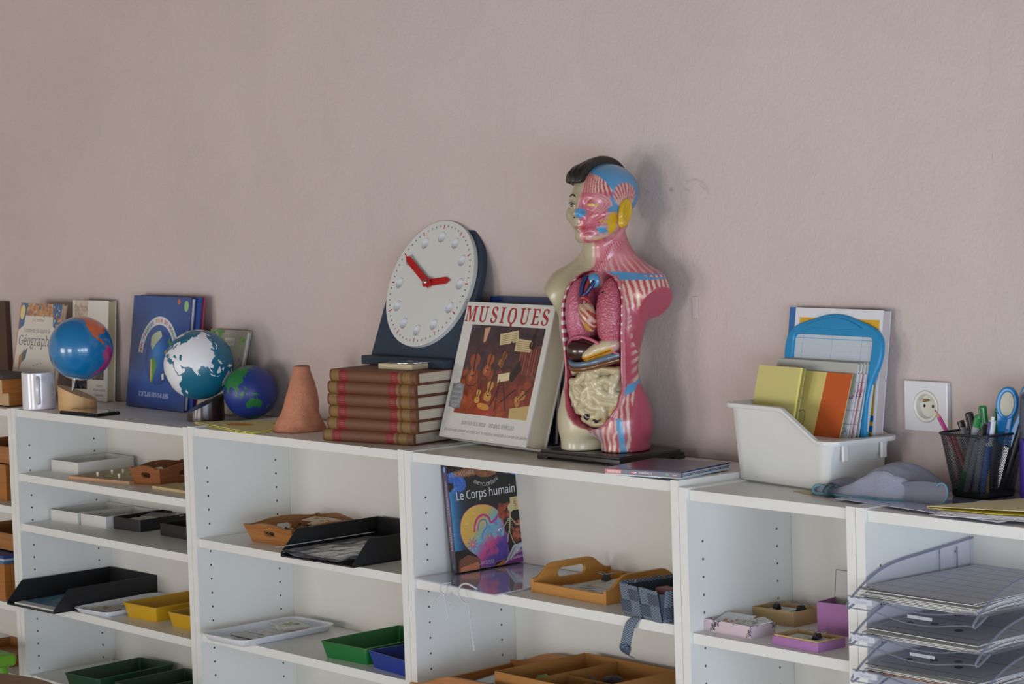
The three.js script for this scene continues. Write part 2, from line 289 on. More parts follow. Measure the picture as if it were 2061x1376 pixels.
{ // rough globe, white land
  const c = V(-0.9861, 1.1834, 0.145), bx = [-0.9535, 1.0535, 0.152];
  const o = thing('globe', 'teal globe with white continents on a dark wooden base', 'globe', bx);
  const up = V(-0.30, 0, 0.0);
  part('base', slantBase(0.0445, (x, z) => 0.0405 + 0.47 * (0.45 * x - 0.89 * z)), phys('#2c1713', 0.3, { clearcoat: 0.6, clearcoatRoughness: 0.2 }), o);
  const map = canvas(2048, 1024, (g, w, h) => drawMap(g, w, h, '#0f6784', '#e6e6ea', 12, 8));
  const s = part('ball', new THREE.SphereGeometry(0.083, 64, 40), phys('#ffffff', 0.42, { map, clearcoat: 0.25, clearcoatRoughness: 0.3 }), o);
  s.position.set(c.x - bx[0], c.y - bx[1], c.z - bx[2]); turnGlobe(s, 80.3, 26.5, 15.5, ROOMWARD);
}
{ // loose ball globe
  const map = canvas(1400, 700, (g, w, h) => { drawMap(g, w, h, '#142f80', '#1d7433', 10, 12); });
  const s = solo('globe_ball', 'small dark blue ball printed with green continents, lying in front of the pale book', 'ball', new THREE.SphereGeometry(0.0632, 56, 36), phys('#ffffff', 0.45, { map, clearcoat: 0.3, clearcoatRoughness: 0.35 }), [-0.860, 1.0565 + 0.0632, 0.086]);
  turnGlobe(s, 128, 2, 12, ROOMWARD);
}
{ // mug
  const o = thing('mug', 'white ceramic mug with a round black emblem, at the left end of the bookcase top', 'mug', [-1.591, 1.0535, 0.244]);
  const emb = canvas(1024, 512, (g, w, h) => {
    g.fillStyle = '#dcdce2'; g.fillRect(0, 0, w, h); const cx = 768, cy = 270;
    g.strokeStyle = '#2a2a32'; g.lineWidth = 7; g.beginPath(); g.ellipse(cx, cy, 112, 180, 0, 0, 7); g.stroke(); g.lineWidth = 3; g.beginPath(); g.ellipse(cx, cy, 70, 112, 0, 0, 7); g.stroke();
    for (let i = 0; i < 22; i++) { const a = i / 22 * 2 * PI; text(g, 'SCMRÉ'[i % 5], cx + 91 * Math.sin(a), cy - 146 * Math.cos(a), { size: 34, fam: 'sans-serif', fill: '#2a2a32', rot: a, sx: 0.7 }); }
    for (const [x, y, w2, h2] of [[-22, -50, 12, 60], [8, -50, 12, 60], [-30, 30, 60, 12], [-8, 42, 14, 40]]) { g.fillStyle = '#2a2a32'; g.fillRect(cx + x, cy + y, w2, h2); }
  });
  const glaze = phys('#ffffff', 0.22, { map: emb, clearcoat: 0.8, clearcoatRoughness: 0.08 });
  const body = lathe([[0, 0.002], [0.034, 0.002], [0.0405, 0.0], [0.0418, 0.004], [0.0418, 0.092], [0.0408, 0.0945], [0.039, 0.0935], [0.0384, 0.088], [0.038, 0.01], [0.034, 0.0065], [0, 0.0065]], 48);
  const p = body.attributes.position, uv = body.attributes.uv;
  for (let i = 0; i < p.count; i++) uv.setY(i, p.getY(i) / 0.0945);
  const m = part('cup', body, glaze, o); m.rotation.y = R(40 - 72);
  const h = part('handle', tube([[0.0405, 0.078, 0], [0.052, 0.081, 0], [0.066, 0.074, 0], [0.071, 0.055, 0], [0.067, 0.035, 0], [0.055, 0.022, 0], [0.041, 0.02, 0]], 0.0062, 48, 12), phys('#dcdce2', 0.22, { clearcoat: 0.8, clearcoatRoughness: 0.08 }), o);
  h.rotation.y = R(-30);
}
{ // smartphone
  const o = thing('smartphone', 'black smartphone lying flat in front of the light wooden globe base', 'phone', [-1.344, 1.0535, 0.240], R(4.8));
  part('body', box(0.162, 0.008, 0.07, 0, 0.004, 0, 0.0035), mat('#15151a', 0.3, { metalness: 0.4 }), o);
  part('screen', box(0.155, 0.0006, 0.064, 0, 0.0081, 0, 0.0002), phys('#1b1c22', 0.08, { clearcoat: 1, clearcoatRoughness: 0.03 }), o);
}
// ---- books behind the globes
const geoCover = canvas(512, 640, (g, w, h) => {
  const r = rng(31); g.fillStyle = '#ddd6cc'; g.fillRect(0, 0, w, h);
  g.fillStyle = '#b98b5f'; g.fillRect(0, 0, w, 84); daub(g, r, 90, 0, 0, w, 84, ['#b4603a', '#8d4e3b', '#d8a56e', '#3f6a94', '#c9b08a'], 5, 20, 0.8);
  blob(g, [[0, 0], [90, 0], [70, 150], [0, 190]], '#3e6a96'); g.fillStyle = '#e3cf8e'; g.beginPath(); g.ellipse(38, 62, 28, 50, 0, 0, 7); g.fill();
  blob(g, [[390, 0], [512, 0], [512, 190], [420, 150]], '#2f5f96'); daub(g, r, 30, 400, 10, 105, 140, ['#9fc0d8', '#e3cf8e', '#c05a3a'], 5, 14, 0.8); g.fillStyle = '#d4735c'; g.beginPath(); g.ellipse(470, 180, 34, 34, 0, 0, 7); g.fill();
  g.fillStyle = '#c98f5f'; g.fillRect(0, 0, 12, h); g.fillRect(w - 12, 0, 12, h);
  text(g, 'J.-F. Martine', 235, 112, { size: 24, fill: '#7b5a4c', style: 'italic' });
  text(g, 'Comment j’ai appris la', 240, 182, { size: 36, fill: '#51565f', sx: 0.8 });
  text(g, 'Géographie', 250, 250, { size: 92, fill: '#4a505c', sx: 0.86 });
  blob(g, [[60, 360], [95, 330], [120, 300], [118, 350], [90, 420], [70, 470]], '#b0764c'); blob(g, [[95, 340], [150, 300], [140, 370], [100, 400]], '#4f6a70');
  g.strokeStyle = '#7b8fa8'; g.lineWidth = 4; for (let i = 0; i < 3; i++) { g.beginPath(); g.arc(250 + i * 40, 420 - i * 8, 10, PI, 0); g.stroke(); }
  const sky = g.createLinearGradient(0, 470, 0, 640); sky.addColorStop(0, '#5d92ac'); sky.addColorStop(1, '#8fb8cd'); g.fillStyle = sky; g.fillRect(12, 470, w - 24, 170); daub(g, r, 160, 12, 480, w - 24, 150, ['#c98a62', '#3f6f9a', '#d9a878', '#7d5a50', '#a9c9d8', '#b7653e'], 4, 18, 0.85);
});
book('book', 'pale geography book with a colourful border leaning on the wall behind the mug', { at: [-1.976, 1.052, 0.126], lean: R(11.2), w: 0.232, h: 0.257, t: 0.012, front: geoCover, cover: '#c9a58c', spine: null });
const whiteCover = canvas(512, 800, (g, w, h) => {
  const r = rng(32); g.fillStyle = '#d9d5cb'; g.fillRect(0, 0, w, h); g.fillStyle = '#c3b7a6'; g.fillRect(30, 0, 190, 260); daub(g, r, 60, 40, 30, 170, 220, ['#a89a8c', '#d8cdbd', '#b98f7c'], 8, 26, 0.6);
  text(g, 'Contes', 120, 60, { size: 64, fill: '#8b8076' }); text(g, 'et', 110, 120, { size: 40, fill: '#8b8076' });
  g.fillStyle = '#5b5650'; g.fillRect(290, 520, 170, 110); daub(g, r, 30, 295, 525, 160, 100, ['#8a7a66', '#3c3a3a', '#a89070'], 6, 22, 0.7); g.fillStyle = '#35353d'; g.fillRect(30, 560, 190, 150); daub(g, r, 40, 30, 560, 190, 150, ['#5b5f70', '#8a8a8f', '#23232a'], 5, 16, 0.8);
  text(g, 'aux', 420, 240, { size: 34, fill: '#55524e' }); text(g, 'MONDE', 400, 282, { size: 34, fill: '#55524e' });
  for (const [s, y] of [['CONTES', 680], ['POUR L’ANNÉE', 712], ['LAROUSSE', 752]]) text(g, s, 400, y, { size: 26, fill: '#55524e', fam: 'sans-serif' });
});
book('book', 'thick white book with yellowed pages leaning behind the blue and orange globe', { at: [-1.742, 1.0535, 0.066], yaw: R(6), lean: R(4), w: 0.155, h: 0.262, t: 0.026, front: whiteCover, cover: '#d6d2c6', pages: mat('#d9cfb4', 0.85, { map: pageTex }) });
const atlasCover = canvas(640, 620, (g, w, h) => {
  const r = rng(33), bg = g.createRadialGradient(330, 330, 60, 320, 320, 470); bg.addColorStop(0, '#2f5fa6'); bg.addColorStop(0.55, '#224a90'); bg.addColorStop(1, '#1c3f82'); g.fillStyle = bg; g.fillRect(0, 0, w, h);
  for (let i = 0; i < 500; i++) { g.fillStyle = 'rgba(150,185,225,0.06)'; g.fillRect(r() * w, r() * h * 0.9, 1 + 2 * r(), 10 + 50 * r()); }
  g.strokeStyle = '#d9dbe0'; g.lineWidth = 46; g.beginPath(); g.ellipse(316, 330, 196, 196, 0, PI * 1.02, PI * 1.86); g.stroke();
  const cols = ['#c03a3a', '#b03060', '#2f8f55', '#3a5fa8', '#d08a2a'];
  arcText(g, 'MON PREMIER TOUR DU MONDE', 316, 330, 196, -R(84), R(58), { size: 30, fam: 'sans-serif', style: 'bold', fill: (i) => cols[Math.floor(i / 3) % 5] });
  g.save(); g.beginPath(); g.ellipse(330, 340, 150, 150, 0, 0, 7); g.clip(); const sea = g.createRadialGradient(300, 300, 20, 330, 340, 150); sea.addColorStop(0, '#3f86c9'); sea.addColorStop(1, '#16408a'); g.fillStyle = sea; g.fillRect(150, 180, 360, 330);
  blob(g, [[230, 200], [330, 185], [350, 220], [290, 260], [250, 300], [230, 270]], '#b7c5a8'); blob(g, [[235, 350], [285, 340], [310, 385], [290, 430], [270, 490], [250, 470], [245, 400]], '#4f9a3f'); blob(g, [[235, 350], [250, 350], [262, 420], [262, 480], [250, 470]], '#d9b13f');
  blob(g, [[390, 300], [440, 280], [490, 310], [480, 370], [440, 400], [400, 370]], '#dd9a2e'); blob(g, [[430, 210], [480, 200], [500, 260], [450, 270], [415, 255]], '#4f8a4a'); blob(g, [[470, 190], [520, 230], [510, 300], [480, 280]], '#7b4a3a'); blob(g, [[370, 430], [395, 420], [400, 455], [380, 460]], '#e6ded4'); g.restore();
  text(g, 'L’ATLAS DES 5-8 ANS', 300, 545, { size: 34, fill: '#d6dae2', sx: 0.95 });
  g.fillStyle = '#c9622e'; g.beginPath(); g.ellipse(505, 26, 16, 14, 0, 0, 7); g.fill(); g.fillStyle = '#8fc07a'; g.beginPath(); g.ellipse(588, 48, 24, 30, 0, 0, 7); g.fill();
});
{
  const o = book('book', 'large blue world atlas with a cartoon globe on its cover', { at: [-1.458, 1.0535, 0.070], yaw: R(-3.1), lean: R(7.5), w: 0.3, h: 0.281, t: 0.013, front: atlasCover, cover: '#1f4187', over: 0.004 });
  book('book', 'red-edged book standing directly behind the large blue atlas', { at: [-1.448, 1.0535, 0.0565], yaw: R(-3.1), lean: R(7.5), w: 0.309, h: 0.2815, t: 0.013, cover: '#24468f', back: '#b8324a', over: 0.001, ct: 0.0035, pages: mat('#2c4a8c', 0.7) });
}
const greyCover = canvas(400, 512, (g, w, h) => {
  const r = rng(34); g.fillStyle = '#a7a191'; g.fillRect(0, 0, w, h); daub(g, r, 26, 20, 0, 120, 60, ['#4f8f3f', '#78b04a'], 6, 22, 0.8); daub(g, r, 20, 320, 40, 60, 110, ['#8ab65a', '#5f9a44'], 6, 18, 0.8); g.fillStyle = '#a53a62'; g.fillRect(352, 170, 16, 22);
  g.fillStyle = '#cfccc2'; g.beginPath(); g.roundRect(170, 48, 110, 48, 12); g.fill(); text(g, 'DÈS 4 ANS', 225, 73, { size: 21, fam: 'sans-serif', fill: '#77736a' }); g.strokeStyle = '#8b8678'; g.lineWidth = 4; for (let i = 0; i < 7; i++) { g.beginPath(); g.arc(120 + 170 * r(), 130 + 90 * r(), 20 + 50 * r(), r() * 6, r() * 6); g.stroke(); }
  g.fillStyle = '#c96a3a'; g.beginPath(); g.ellipse(350, 340, 34, 60, 0.3, 0, 7); g.fill();
});
book('book', 'thin grey-green children’s book leaning on the wall behind the two round globes', { at: [-1.123, 1.0565, 0.074], yaw: R(0.5), lean: R(15.6), w: 0.16, h: 0.204, t: 0.011, front: greyCover, cover: '#b9b7ac' });
// ---- yellow sheets
function sheetGeo(pts, y, t = 0.0012) { const s = shapeOf(pts.map(([x, z]) => [x, -z])); return new THREE.ExtrudeGeometry(s, { depth: t, bevelEnabled: false }).rotateX(-PI / 2).translate(0, y, 0); }
{
  const o = thing('folded_paper', 'folded yellow paper with an orange drawing, under the edge of the clay volcano', 'paper', [-0.66, 1.0565, 0.17]);
  const top = canvas(256, 256, (g, w, h) => { g.fillStyle = '#d3ce8e'; g.fillRect(0, 0, w, h); const r = rng(9); g.fillStyle = '#c8832e'; g.beginPath(); g.ellipse(120, 90, 34, 22, 0.3, 0, 7); g.fill(); g.fillStyle = '#9ea651'; g.beginPath(); g.ellipse(175, 160, 24, 15, 0, 0, 7); g.fill(); daub(g, r, 50, 0, 0, w, h, ['#8a8655', '#c0b46a'], 0.6, 1.4, 0.6); });
  const m = mat('#ffffff', 0.8, { map: top }), edge = mat('#d8cb54', 0.75);
  const P = [[-0.216, 0.062], [0.103, 0.118], [0.088, 0.046], [-0.02, -0.12]];
  const lower = sheetGeo([[-0.205, 0.068], [0.1, 0.122], [0.1, 0.05], [-0.02, -0.11]], 0.0005, 0.0022); part('lower_sheet', lower, edge, o);
  const g = sheetGeo(P, 0.0032, 0.0016); const p = g.attributes.position, uv = g.attributes.uv; for (let i = 0; i < p.count; i++) uv.setXY(i, (p.getX(i) + 0.216) / 0.32, (p.getZ(i) + 0.12) / 0.24);
  part('upper_sheet', g, m, o);
}
{ // clay volcano
  const o = thing('clay_volcano', 'salmon pink clay volcano model with a flat narrow top, standing beside the brown books', 'model', [-0.535, 1.0568, 0.173]);
  const prof = [[0, 0.1375], [0.0105, 0.138], [0.0135, 0.1425], [0.0166, 0.1432], [0.019, 0.141], [0.0203, 0.131], [0.0232, 0.1209], [0.0258, 0.1125], [0.0285, 0.103], [0.0335, 0.0875], [0.0362, 0.0735], [0.0385, 0.06], [0.0415, 0.045], [0.0452, 0.034], [0.0495, 0.0255], [0.054, 0.0145], [0.0585, 0.007], [0.0592, 0.0025], [0.0575, 0], [0.04, 0], [0, 0.0005]];
  const curve = new THREE.SplineCurve(prof.map(([r, y]) => new THREE.Vector2(r, y))), pts = curve.getPoints(150).map((p) => [Math.max(0, p.x), p.y]);
  let g = lathe(pts, 96); const p = g.attributes.position;
  for (let i = 0; i < p.count; i++) {
    let x = p.getX(i), y = p.getY(i), z = p.getZ(i); const k = 1 + 0.05 * (noise3(x * 45 + 9, y * 45, z * 45) - 0.5) * 2 + 0.02 * (noise3(x * 190, y * 190, z * 190) - 0.5), lift = y > 0.002 ? 0.0025 * (noise3(x * 60, 3, z * 60) - 0.5) * (y < 0.14 ? 1 : 0.4) : 0.0015 * Math.max(0, noise3(x * 50, 7, z * 50) - 0.4);
    const s = smooth(0, 0.11, y) * 0.0088; p.setXYZ(i, x * k + s * 0.64, y + lift, z * k - s * 0.77);
  }
  g.computeVertexNormals();
  const grain = grey(256, 256, (u, v) => 0.5 + 0.6 * (noise3(u * 200, v * 200, 2) - 0.5) + 0.5 * (noise3(u * 70, v * 70, 4) - 0.5));
  const tint = canvas(256, 256, (q, w, h) => { q.fillStyle = '#c98669'; q.fillRect(0, 0, w, h); const r = rng(4); daub(q, r, 500, 0, 0, w, h, ['#d79a7c', '#b87254', '#cf8f74'], 2, 9, 0.35); });
  const m = mat('#ffffff', 0.9, { map: rep(tint, 3, 2), bumpMap: rep(grain, 3, 2), bumpScale: 0.0012 });
  part('cone', g, m, o);
  const lip = new THREE.TorusGeometry(0.0165, 0.0022, 8, 40).rotateX(PI / 2).translate(0.0088 * 0.64, 0.1415, -0.0088 * 0.77); part('rim', lip, m, o);
}
// ---------------------------------------------------------------- stack of six brown volumes
{
  const spineTex = canvas(1024, 128, (g, w, h) => {
    g.fillStyle = '#6a432c'; g.fillRect(0, 0, w, h); const r = rng(51);
    for (let i = 0; i < 2600; i++) { g.fillStyle = `rgba(${r() < 0.5 ? '60,34,20' : '160,110,70'},0.16)`; g.fillRect(r() * w, r() * h, 2, 1 + 3 * r()); }
    for (const [a, b] of [[24, 110], [800, 840], [870, 960]]) { g.fillStyle = 'rgba(120,96,44,0.55)'; g.fillRect(a, 0, b - a, h); g.strokeStyle = 'rgba(196,164,84,0.65)'; g.lineWidth = 3; for (let x = a + 6; x < b; x += 14) { g.beginPath(); g.moveTo(x, 0); g.lineTo(x, h); g.stroke(); } }
    for (const [a, b] of [[118, 218], [720, 812]]) { g.fillStyle = '#7d2028'; g.fillRect(a, 0, b - a, h); g.strokeStyle = 'rgba(150,60,55,0.8)'; g.lineWidth = 3; g.strokeRect(a + 8, 6, b - a - 16, h - 12); for (let i = 0; i < 4; i++) { g.fillStyle = 'rgba(176,110,80,0.5)'; g.fillRect(a + 24 + 4 * r(), 26 + i * 22, b - a - 52, 7); } }
  });
  const cloth = mat('#6f3c22', 0.62, { bumpMap: rep(lam, 3, 3), bumpScale: 0.0004 }), spineM = mat('#ffffff', 0.5, { map: spineTex }), leaf = mat('#ddd5ca', 0.85, { map: pageTex });
  const L = 0.259, D = 0.168, T = 0.0254, r = rng(52);
  const dx = [-0.026, -0.012, -0.006, -0.008, -0.007, 0.0], yaws = [10.5, 9.5, 8, 8.5, 8, 7.6], words = ['lowest of the stacked', 'second from the bottom of the stacked', 'third from the bottom of the stacked', 'third from the top of the stacked', 'second from the top of the stacked', 'topmost of the stacked'];
  const proto = new THREE.Group();
  // spine at +z (rounded), head of the volume at +x
  const boardG = (y) => box(L, 0.0026, D - 0.006, 0, y, -0.001, 0.0008);
  part('front_board', boardG(T - 0.0013), cloth, proto); part('back_board', boardG(0.0013), cloth, proto);
  const sp = shapeOf([...Array(13)].map((_, i) => { const a = -PI / 2 + PI * i / 12; return [D / 2 - 0.006 + 0.007 * Math.cos(a), T / 2 + T / 2 * Math.sin(a)]; }).concat([[D / 2 - 0.009, T], [D / 2 - 0.009, 0]]));
  let sg = extrude(sp, L, 0); sg = plain(sg.rotateY(-PI / 2).translate(L / 2, 0, 0));
  { const p = sg.attributes.position, uv = sg.attributes.uv; for (let i = 0; i < p.count; i++) uv.setXY(i, 0.5 + p.getX(i) / L, p.getY(i) / T); }
  part('spine', sg, spineM, proto);
  part('pages', uvBox(box(L - 0.009, T - 0.0056, D - 0.014, 0, T / 2, -0.0005, 0.001), 8), leaf, proto);
  for (let i = 0; i < 6; i++) {
    const b = i ? proto.clone() : proto; b.name = numbered('brown_book');
    b.position.set(-0.181 + dx[i] + 0.003, 1.0566 + i * (T + 0.0001), 0.156 + 0.0015 * (r() - 0.5) - dx[i] * 0.15); b.rotation.y = R(yaws[i]);
    b.userData = { label: words[i] + ' brown cloth volumes with dark red spine labels', category: 'book', group: 'stacked brown volumes' };
    scene.add(b);
  }
}
const STACK = 1.0566 + 6 * 0.0255;
{ // box with a disc
  const o = thing('disc_box', 'flat cream box under a shiny disc on top of the brown books', 'box', [-0.154, STACK, 0.14], R(8.8));
  part('tray', box(0.098, 0.0118, 0.112, 0, 0.0059, 0, 0.0012), mat('#cdbd9c', 0.65), o);
  const d = thing('compact_disc', 'silver disc lying on the flat cream box above the brown books', 'disc', [-0.152, STACK + 0.0121, 0.136], R(8.8)); d.rotation.x = 0.035; d.position.y += 0.002;
  const ring = new THREE.Shape(); ring.absarc(0, 0, 0.0575, 0, 2 * PI); const hole = new THREE.Path(); hole.absarc(0, 0, 0.0075, 0, 2 * PI, true); ring.holes.push(hole);
  part('rim', extrude(ring, 0.0012, 0.0002, 48).rotateX(-PI / 2), phys('#b9bcc2', 0.16, { metalness: 0.85, iridescence: 1, iridescenceIOR: 1.6 }), d);
  const lab = new THREE.Shape(); lab.absarc(0, 0, 0.019, 0, 2 * PI); lab.holes.push(hole);
  part('hub', extrude(lab, 0.0004, 0).rotateX(-PI / 2).translate(0, 0.0012, 0), mat('#8f9298', 0.35, { metalness: 0.5 }), d);
}
{ // teaching clock
  const lean = R(21.4), o = thing('teaching_clock', 'wooden teaching clock with white dial and red hands leaning on the wall', 'clock', [-0.198, STACK, 0.108]);
  const slate = mat('#27384a', 0.6, { bumpMap: rep(lam, 3, 3), bumpScale: 0.0004 }), whiteM = mat('#d9dad6', 0.45);
  part('ledge', box(0.287, 0.0185, 0.046, 0, 0.0093, 0.008, 0.002), slate, o);
    const up = (g) => g.rotateX(-lean).translate(0, 0.0185, -0.004);
  const W = 0.154, hc = 0.161, bs = new THREE.Shape(); bs.moveTo(-W, 0); bs.lineTo(W, 0); bs.lineTo(W, hc); bs.absarc(0, hc, W, 0, PI); bs.lineTo(-W, 0);
  part('board', up(extrude(bs, 0.014, 0.0015, 40).translate(0, 0, -0.014)), slate, o);
  const RF = 0.1415, face = new THREE.Shape(); face.absarc(0, 0, RF, 0, 2 * PI);
  const dial = canvas(1024, 1024, (g, w) => {
    g.fillStyle = '#d4d5d0'; g.fillRect(0, 0, w, w); g.translate(w / 2, w / 2); const k = w / 2 / RF;
    for (let i = 0; i < 60; i++) { g.save(); g.rotate(i * PI / 30); if (i % 5) { g.fillStyle = '#1a1a1c'; g.fillRect(-0.0011 * k, -0.131 * k, 0.0022 * k, 0.0038 * k); } else { g.fillStyle = '#b32626'; g.fillRect(-0.0013 * k, -0.1325 * k, 0.0026 * k, 0.0098 * k); } g.restore(); }
  });
  const RH = 0.1045, rh = 0.0122;
  for (let i = 0; i < 12; i++) { const a = i * PI / 6, q = new THREE.Path(); q.absarc(RH * Math.sin(a), RH * Math.cos(a), rh, 0, 2 * PI, true); face.holes.push(q); }
  const fz = 0.0005, ft = 0.012, fg = plain(extrude(face, ft, 0.001, 64)); { const p = fg.attributes.position, uv = fg.attributes.uv; for (let i = 0; i < p.count; i++) uv.setXY(i, 0.5 + p.getX(i) / (2 * RF), 0.5 + p.getY(i) / (2 * RF)); }
  part('dial', up(fg.translate(0, hc, fz)), mat('#ffffff', 0.42, { map: dial }), o);
  const cap = lathe([[0, 0], [0.0115, 0], [0.01195, 0.0095], [0.0112, 0.0092], [0.0096, 0.0055], [0.006, 0.0028], [0, 0.002]], 28).rotateX(PI / 2), capM = mat('#c6c9cc', 0.4);
  for (let i = 0; i < 12; i++) { const a = i * PI / 6; const m = part('number_disc', up(cap.clone().translate(RH * Math.sin(a), hc + RH * Math.cos(a), fz + 0.0015)), capM, o); }
  const red = mat('#b01c1c', 0.35);
  const hand = (len, wd, deg, z) => { const s = shapeOf([[-wd, -0.014], [wd, -0.014], [wd, len - 0.014], [0, len], [-wd, len - 0.014]]); return up(extrude(s, 0.003, 0.0006).rotateZ(-R(deg)).translate(0, hc, z)); };
  part('hour_hand', hand(0.073, 0.0078, 84, fz + ft + 0.001), red, o);
  part('minute_hand', hand(0.114, 0.0075, 300.5, fz + ft + 0.0046), red, o);
  part('hub', [up(cyl(0.0105, 0.0105, 0.003, 24).rotateX(PI / 2).translate(0, hc, fz + ft + 0.0076))], red, o);
  const screw = part('screw', up(lathe([[0, 0.0032], [0.003, 0.003], [0.0055, 0.0018], [0.006, 0], [0, 0]], 20).rotateX(PI / 2).translate(0, hc, fz + ft + 0.0106)), mat('#b9b9b4', 0.25, { metalness: 1 }), o);
}
// ---------------------------------------------------------------- the music book and the dark blue book behind it
function violin(g, x, y, s, rot, body = '#a2562a', dark = '#3c1d12') {
  g.save(); g.translate(x, y); g.rotate(rot); g.scale(s, s);
  g.fillStyle = body; g.strokeStyle = dark; g.lineWidth = 2.5; g.beginPath(); g.moveTo(0, -42);
  g.bezierCurveTo(26, -46, 34, -22, 22, -8); g.bezierCurveTo(14, 0, 20, 8, 30, 20); g.bezierCurveTo(40, 48, 20, 56, 0, 54); g.bezierCurveTo(-20, 56, -40, 48, -30, 20); g.bezierCurveTo(-20, 8, -14, 0, -22, -8); g.bezierCurveTo(-34, -22, -26, -46, 0, -42); g.fill(); g.stroke();
  g.fillStyle = 'rgba(225,150,80,0.5)'; g.beginPath(); g.ellipse(-8, 24, 9, 20, 0.2, 0, 7); g.fill();
  g.fillStyle = dark; g.fillRect(-4, -100, 8, 112); g.fillRect(-9, 22, 18, 5); g.beginPath(); g.arc(0, -104, 7, 0, 7); g.fill(); g.fillRect(-16, 0, 2.5, 22); g.fillRect(14, 0, 2.5, 22); g.restore();
}
const musCover = canvas(960, 860, (g, w, h) => {
  const r = rng(61); g.fillStyle = '#d5d3cc'; g.fillRect(0, 0, w, h);
  [...'MUSIQUES'].forEach((c, i) => text(g, c, 70 + [0, 128, 245, 330, 430, 555, 668, 765][i] * 1.06, 76, { size: 140, fill: '#a3272b', sx: 1.0, style: 'bold' }));
  const X = 108, Y = 142, W = 800, H = 560; g.save(); g.beginPath(); g.rect(X, Y, W, H); g.clip();
  const bg = g.createLinearGradient(0, Y, 0, Y + H); bg.addColorStop(0, '#33232b'); bg.addColorStop(0.5, '#4a211d'); bg.addColorStop(0.75, '#7a2f1d'); bg.addColorStop(1, '#8d3a20'); g.fillStyle = bg; g.fillRect(X, Y, W, H);
  daub(g, r, 160, X, Y, W, H * 0.5, ['#2a1b22', '#4a3350', '#5c3d30', '#3a2028'], 10, 50, 0.5); daub(g, r, 170, X, Y + H * 0.5, W, H * 0.5, ['#8a3a20', '#a24a26', '#6a2418', '#b65e30'], 10, 46, 0.5);
  for (let i = 0; i < 8; i++) { g.fillStyle = i % 2 ? '#7d3a2a' : '#97482f'; g.fillRect(X + 590 + i * 26, Y + 120, 16, 170); } g.fillStyle = '#5c2a24'; g.fillRect(X + 570, Y + 110, 230, 20);
  blob(g, [[X + 330, Y + 50], [X + 520, Y + 20], [X + 545, Y + 90], [X + 350, Y + 120]], '#cdbd93'); blob(g, [[X + 520, Y + 70], [X + 700, Y + 80], [X + 690, Y + 150], [X + 520, Y + 150]], '#c9b68a'); g.strokeStyle = '#8f7a50'; g.lineWidth = 3; for (let i = 0; i < 5; i++) { g.beginPath(); g.moveTo(X + 360, Y + 60 + i * 12); g.lineTo(X + 520, Y + 36 + i * 12); g.moveTo(X + 535, Y + 86 + i * 12); g.lineTo(X + 680, Y + 92 + i * 12); g.stroke(); }
  violin(g, X + 120, Y + 270, 2.1, -0.06, '#8f4226'); violin(g, X + 280, Y + 240, 1.5, 0.2, '#9a4d28'); violin(g, X + 340, Y + 400, 1.35, 0.12, '#c08a48'); violin(g, X + 420, Y + 200, 1.1, 0.5, '#7f4a26'); violin(g, X + 690, Y + 430, 1.2, 0.9, '#b0743c'); violin(g, X + 230, Y + 440, 0.9, 0.05, '#d0a052');
  blob(g, [[X + 150, Y + 20], [X + 210, Y + 10], [X + 190, Y + 100], [X + 165, Y + 110]], '#c99a78'); violin(g, X + 700, Y + 80, 0.9, 0.1, '#16100f', '#0c0808'); 
  blob(g, [[X + 520, Y + 300], [X + 600, Y + 200], [X + 640, Y + 260], [X + 560, Y + 340]], '#201414'); blob(g, [[X + 400, Y + 300], [X + 520, Y + 280], [X + 530, Y + 330], [X + 410, Y + 350]], '#d9c9a0'); g.strokeStyle = '#24120e'; g.lineWidth = 9; for (const [a, b, c, d] of [[460, 340, 380, 500], [470, 340, 560, 520], [430, 330, 440, 540], [620, 380, 480, 470]]) { g.beginPath(); g.moveTo(X + a, Y + b); g.lineTo(X + c, Y + d); g.stroke(); }
  blob(g, [[X + 600, Y + 500], [X + 800, Y + 470], [X + 800, Y + 560], [X + 610, Y + 560]], '#bda468'); g.fillStyle = '#a23a26'; g.beginPath(); g.ellipse(X + 330, Y + 540, 120, 34, 0, 0, 7); g.fill(); g.fillStyle = '#c98a3a'; g.beginPath(); g.ellipse(X + 310, Y + 505, 70, 20, 0.1, 0, 7); g.fill(); g.restore();
  g.fillStyle = '#7b7f85'; g.fillRect(36, 520, 130, 150); g.fillStyle = '#9b9da0'; g.beginPath(); g.ellipse(101, 595, 70, 82, 0, 0, 7); g.fill(); g.strokeStyle = '#55585e'; g.lineWidth = 3; g.beginPath(); g.ellipse(101, 595, 64, 76, 0, 0, 7); g.stroke();
  for (const [s, y, z] of [['CE COFFRET', 556, 17], ['UN DISQUE', 588, 23], ['COMPACT', 616, 23], ['INCLUS', 642, 17]]) text(g, s, 101, y, { size: z, fill: '#33363c', sx: 0.85 });
  text(g, 'RON VAN DER MEER  ·  MICHAEL BERKELEY', 510, 758, { size: 30, fill: '#4a4a4c', sx: 0.9 }); text(g, 'Un ouvrage unique en relief sur la création musicale à travers les siècles', 500, 808, { size: 27, fill: '#55554f', style: 'italic', sx: 0.98 });
  for (let i = 0; i < 60; i++) { g.fillStyle = 'rgba(90,86,78,0.5)'; g.fillRect(20 + 50 * r(), 120 + 620 * r(), 2 + 7 * r(), 1.5); }
});
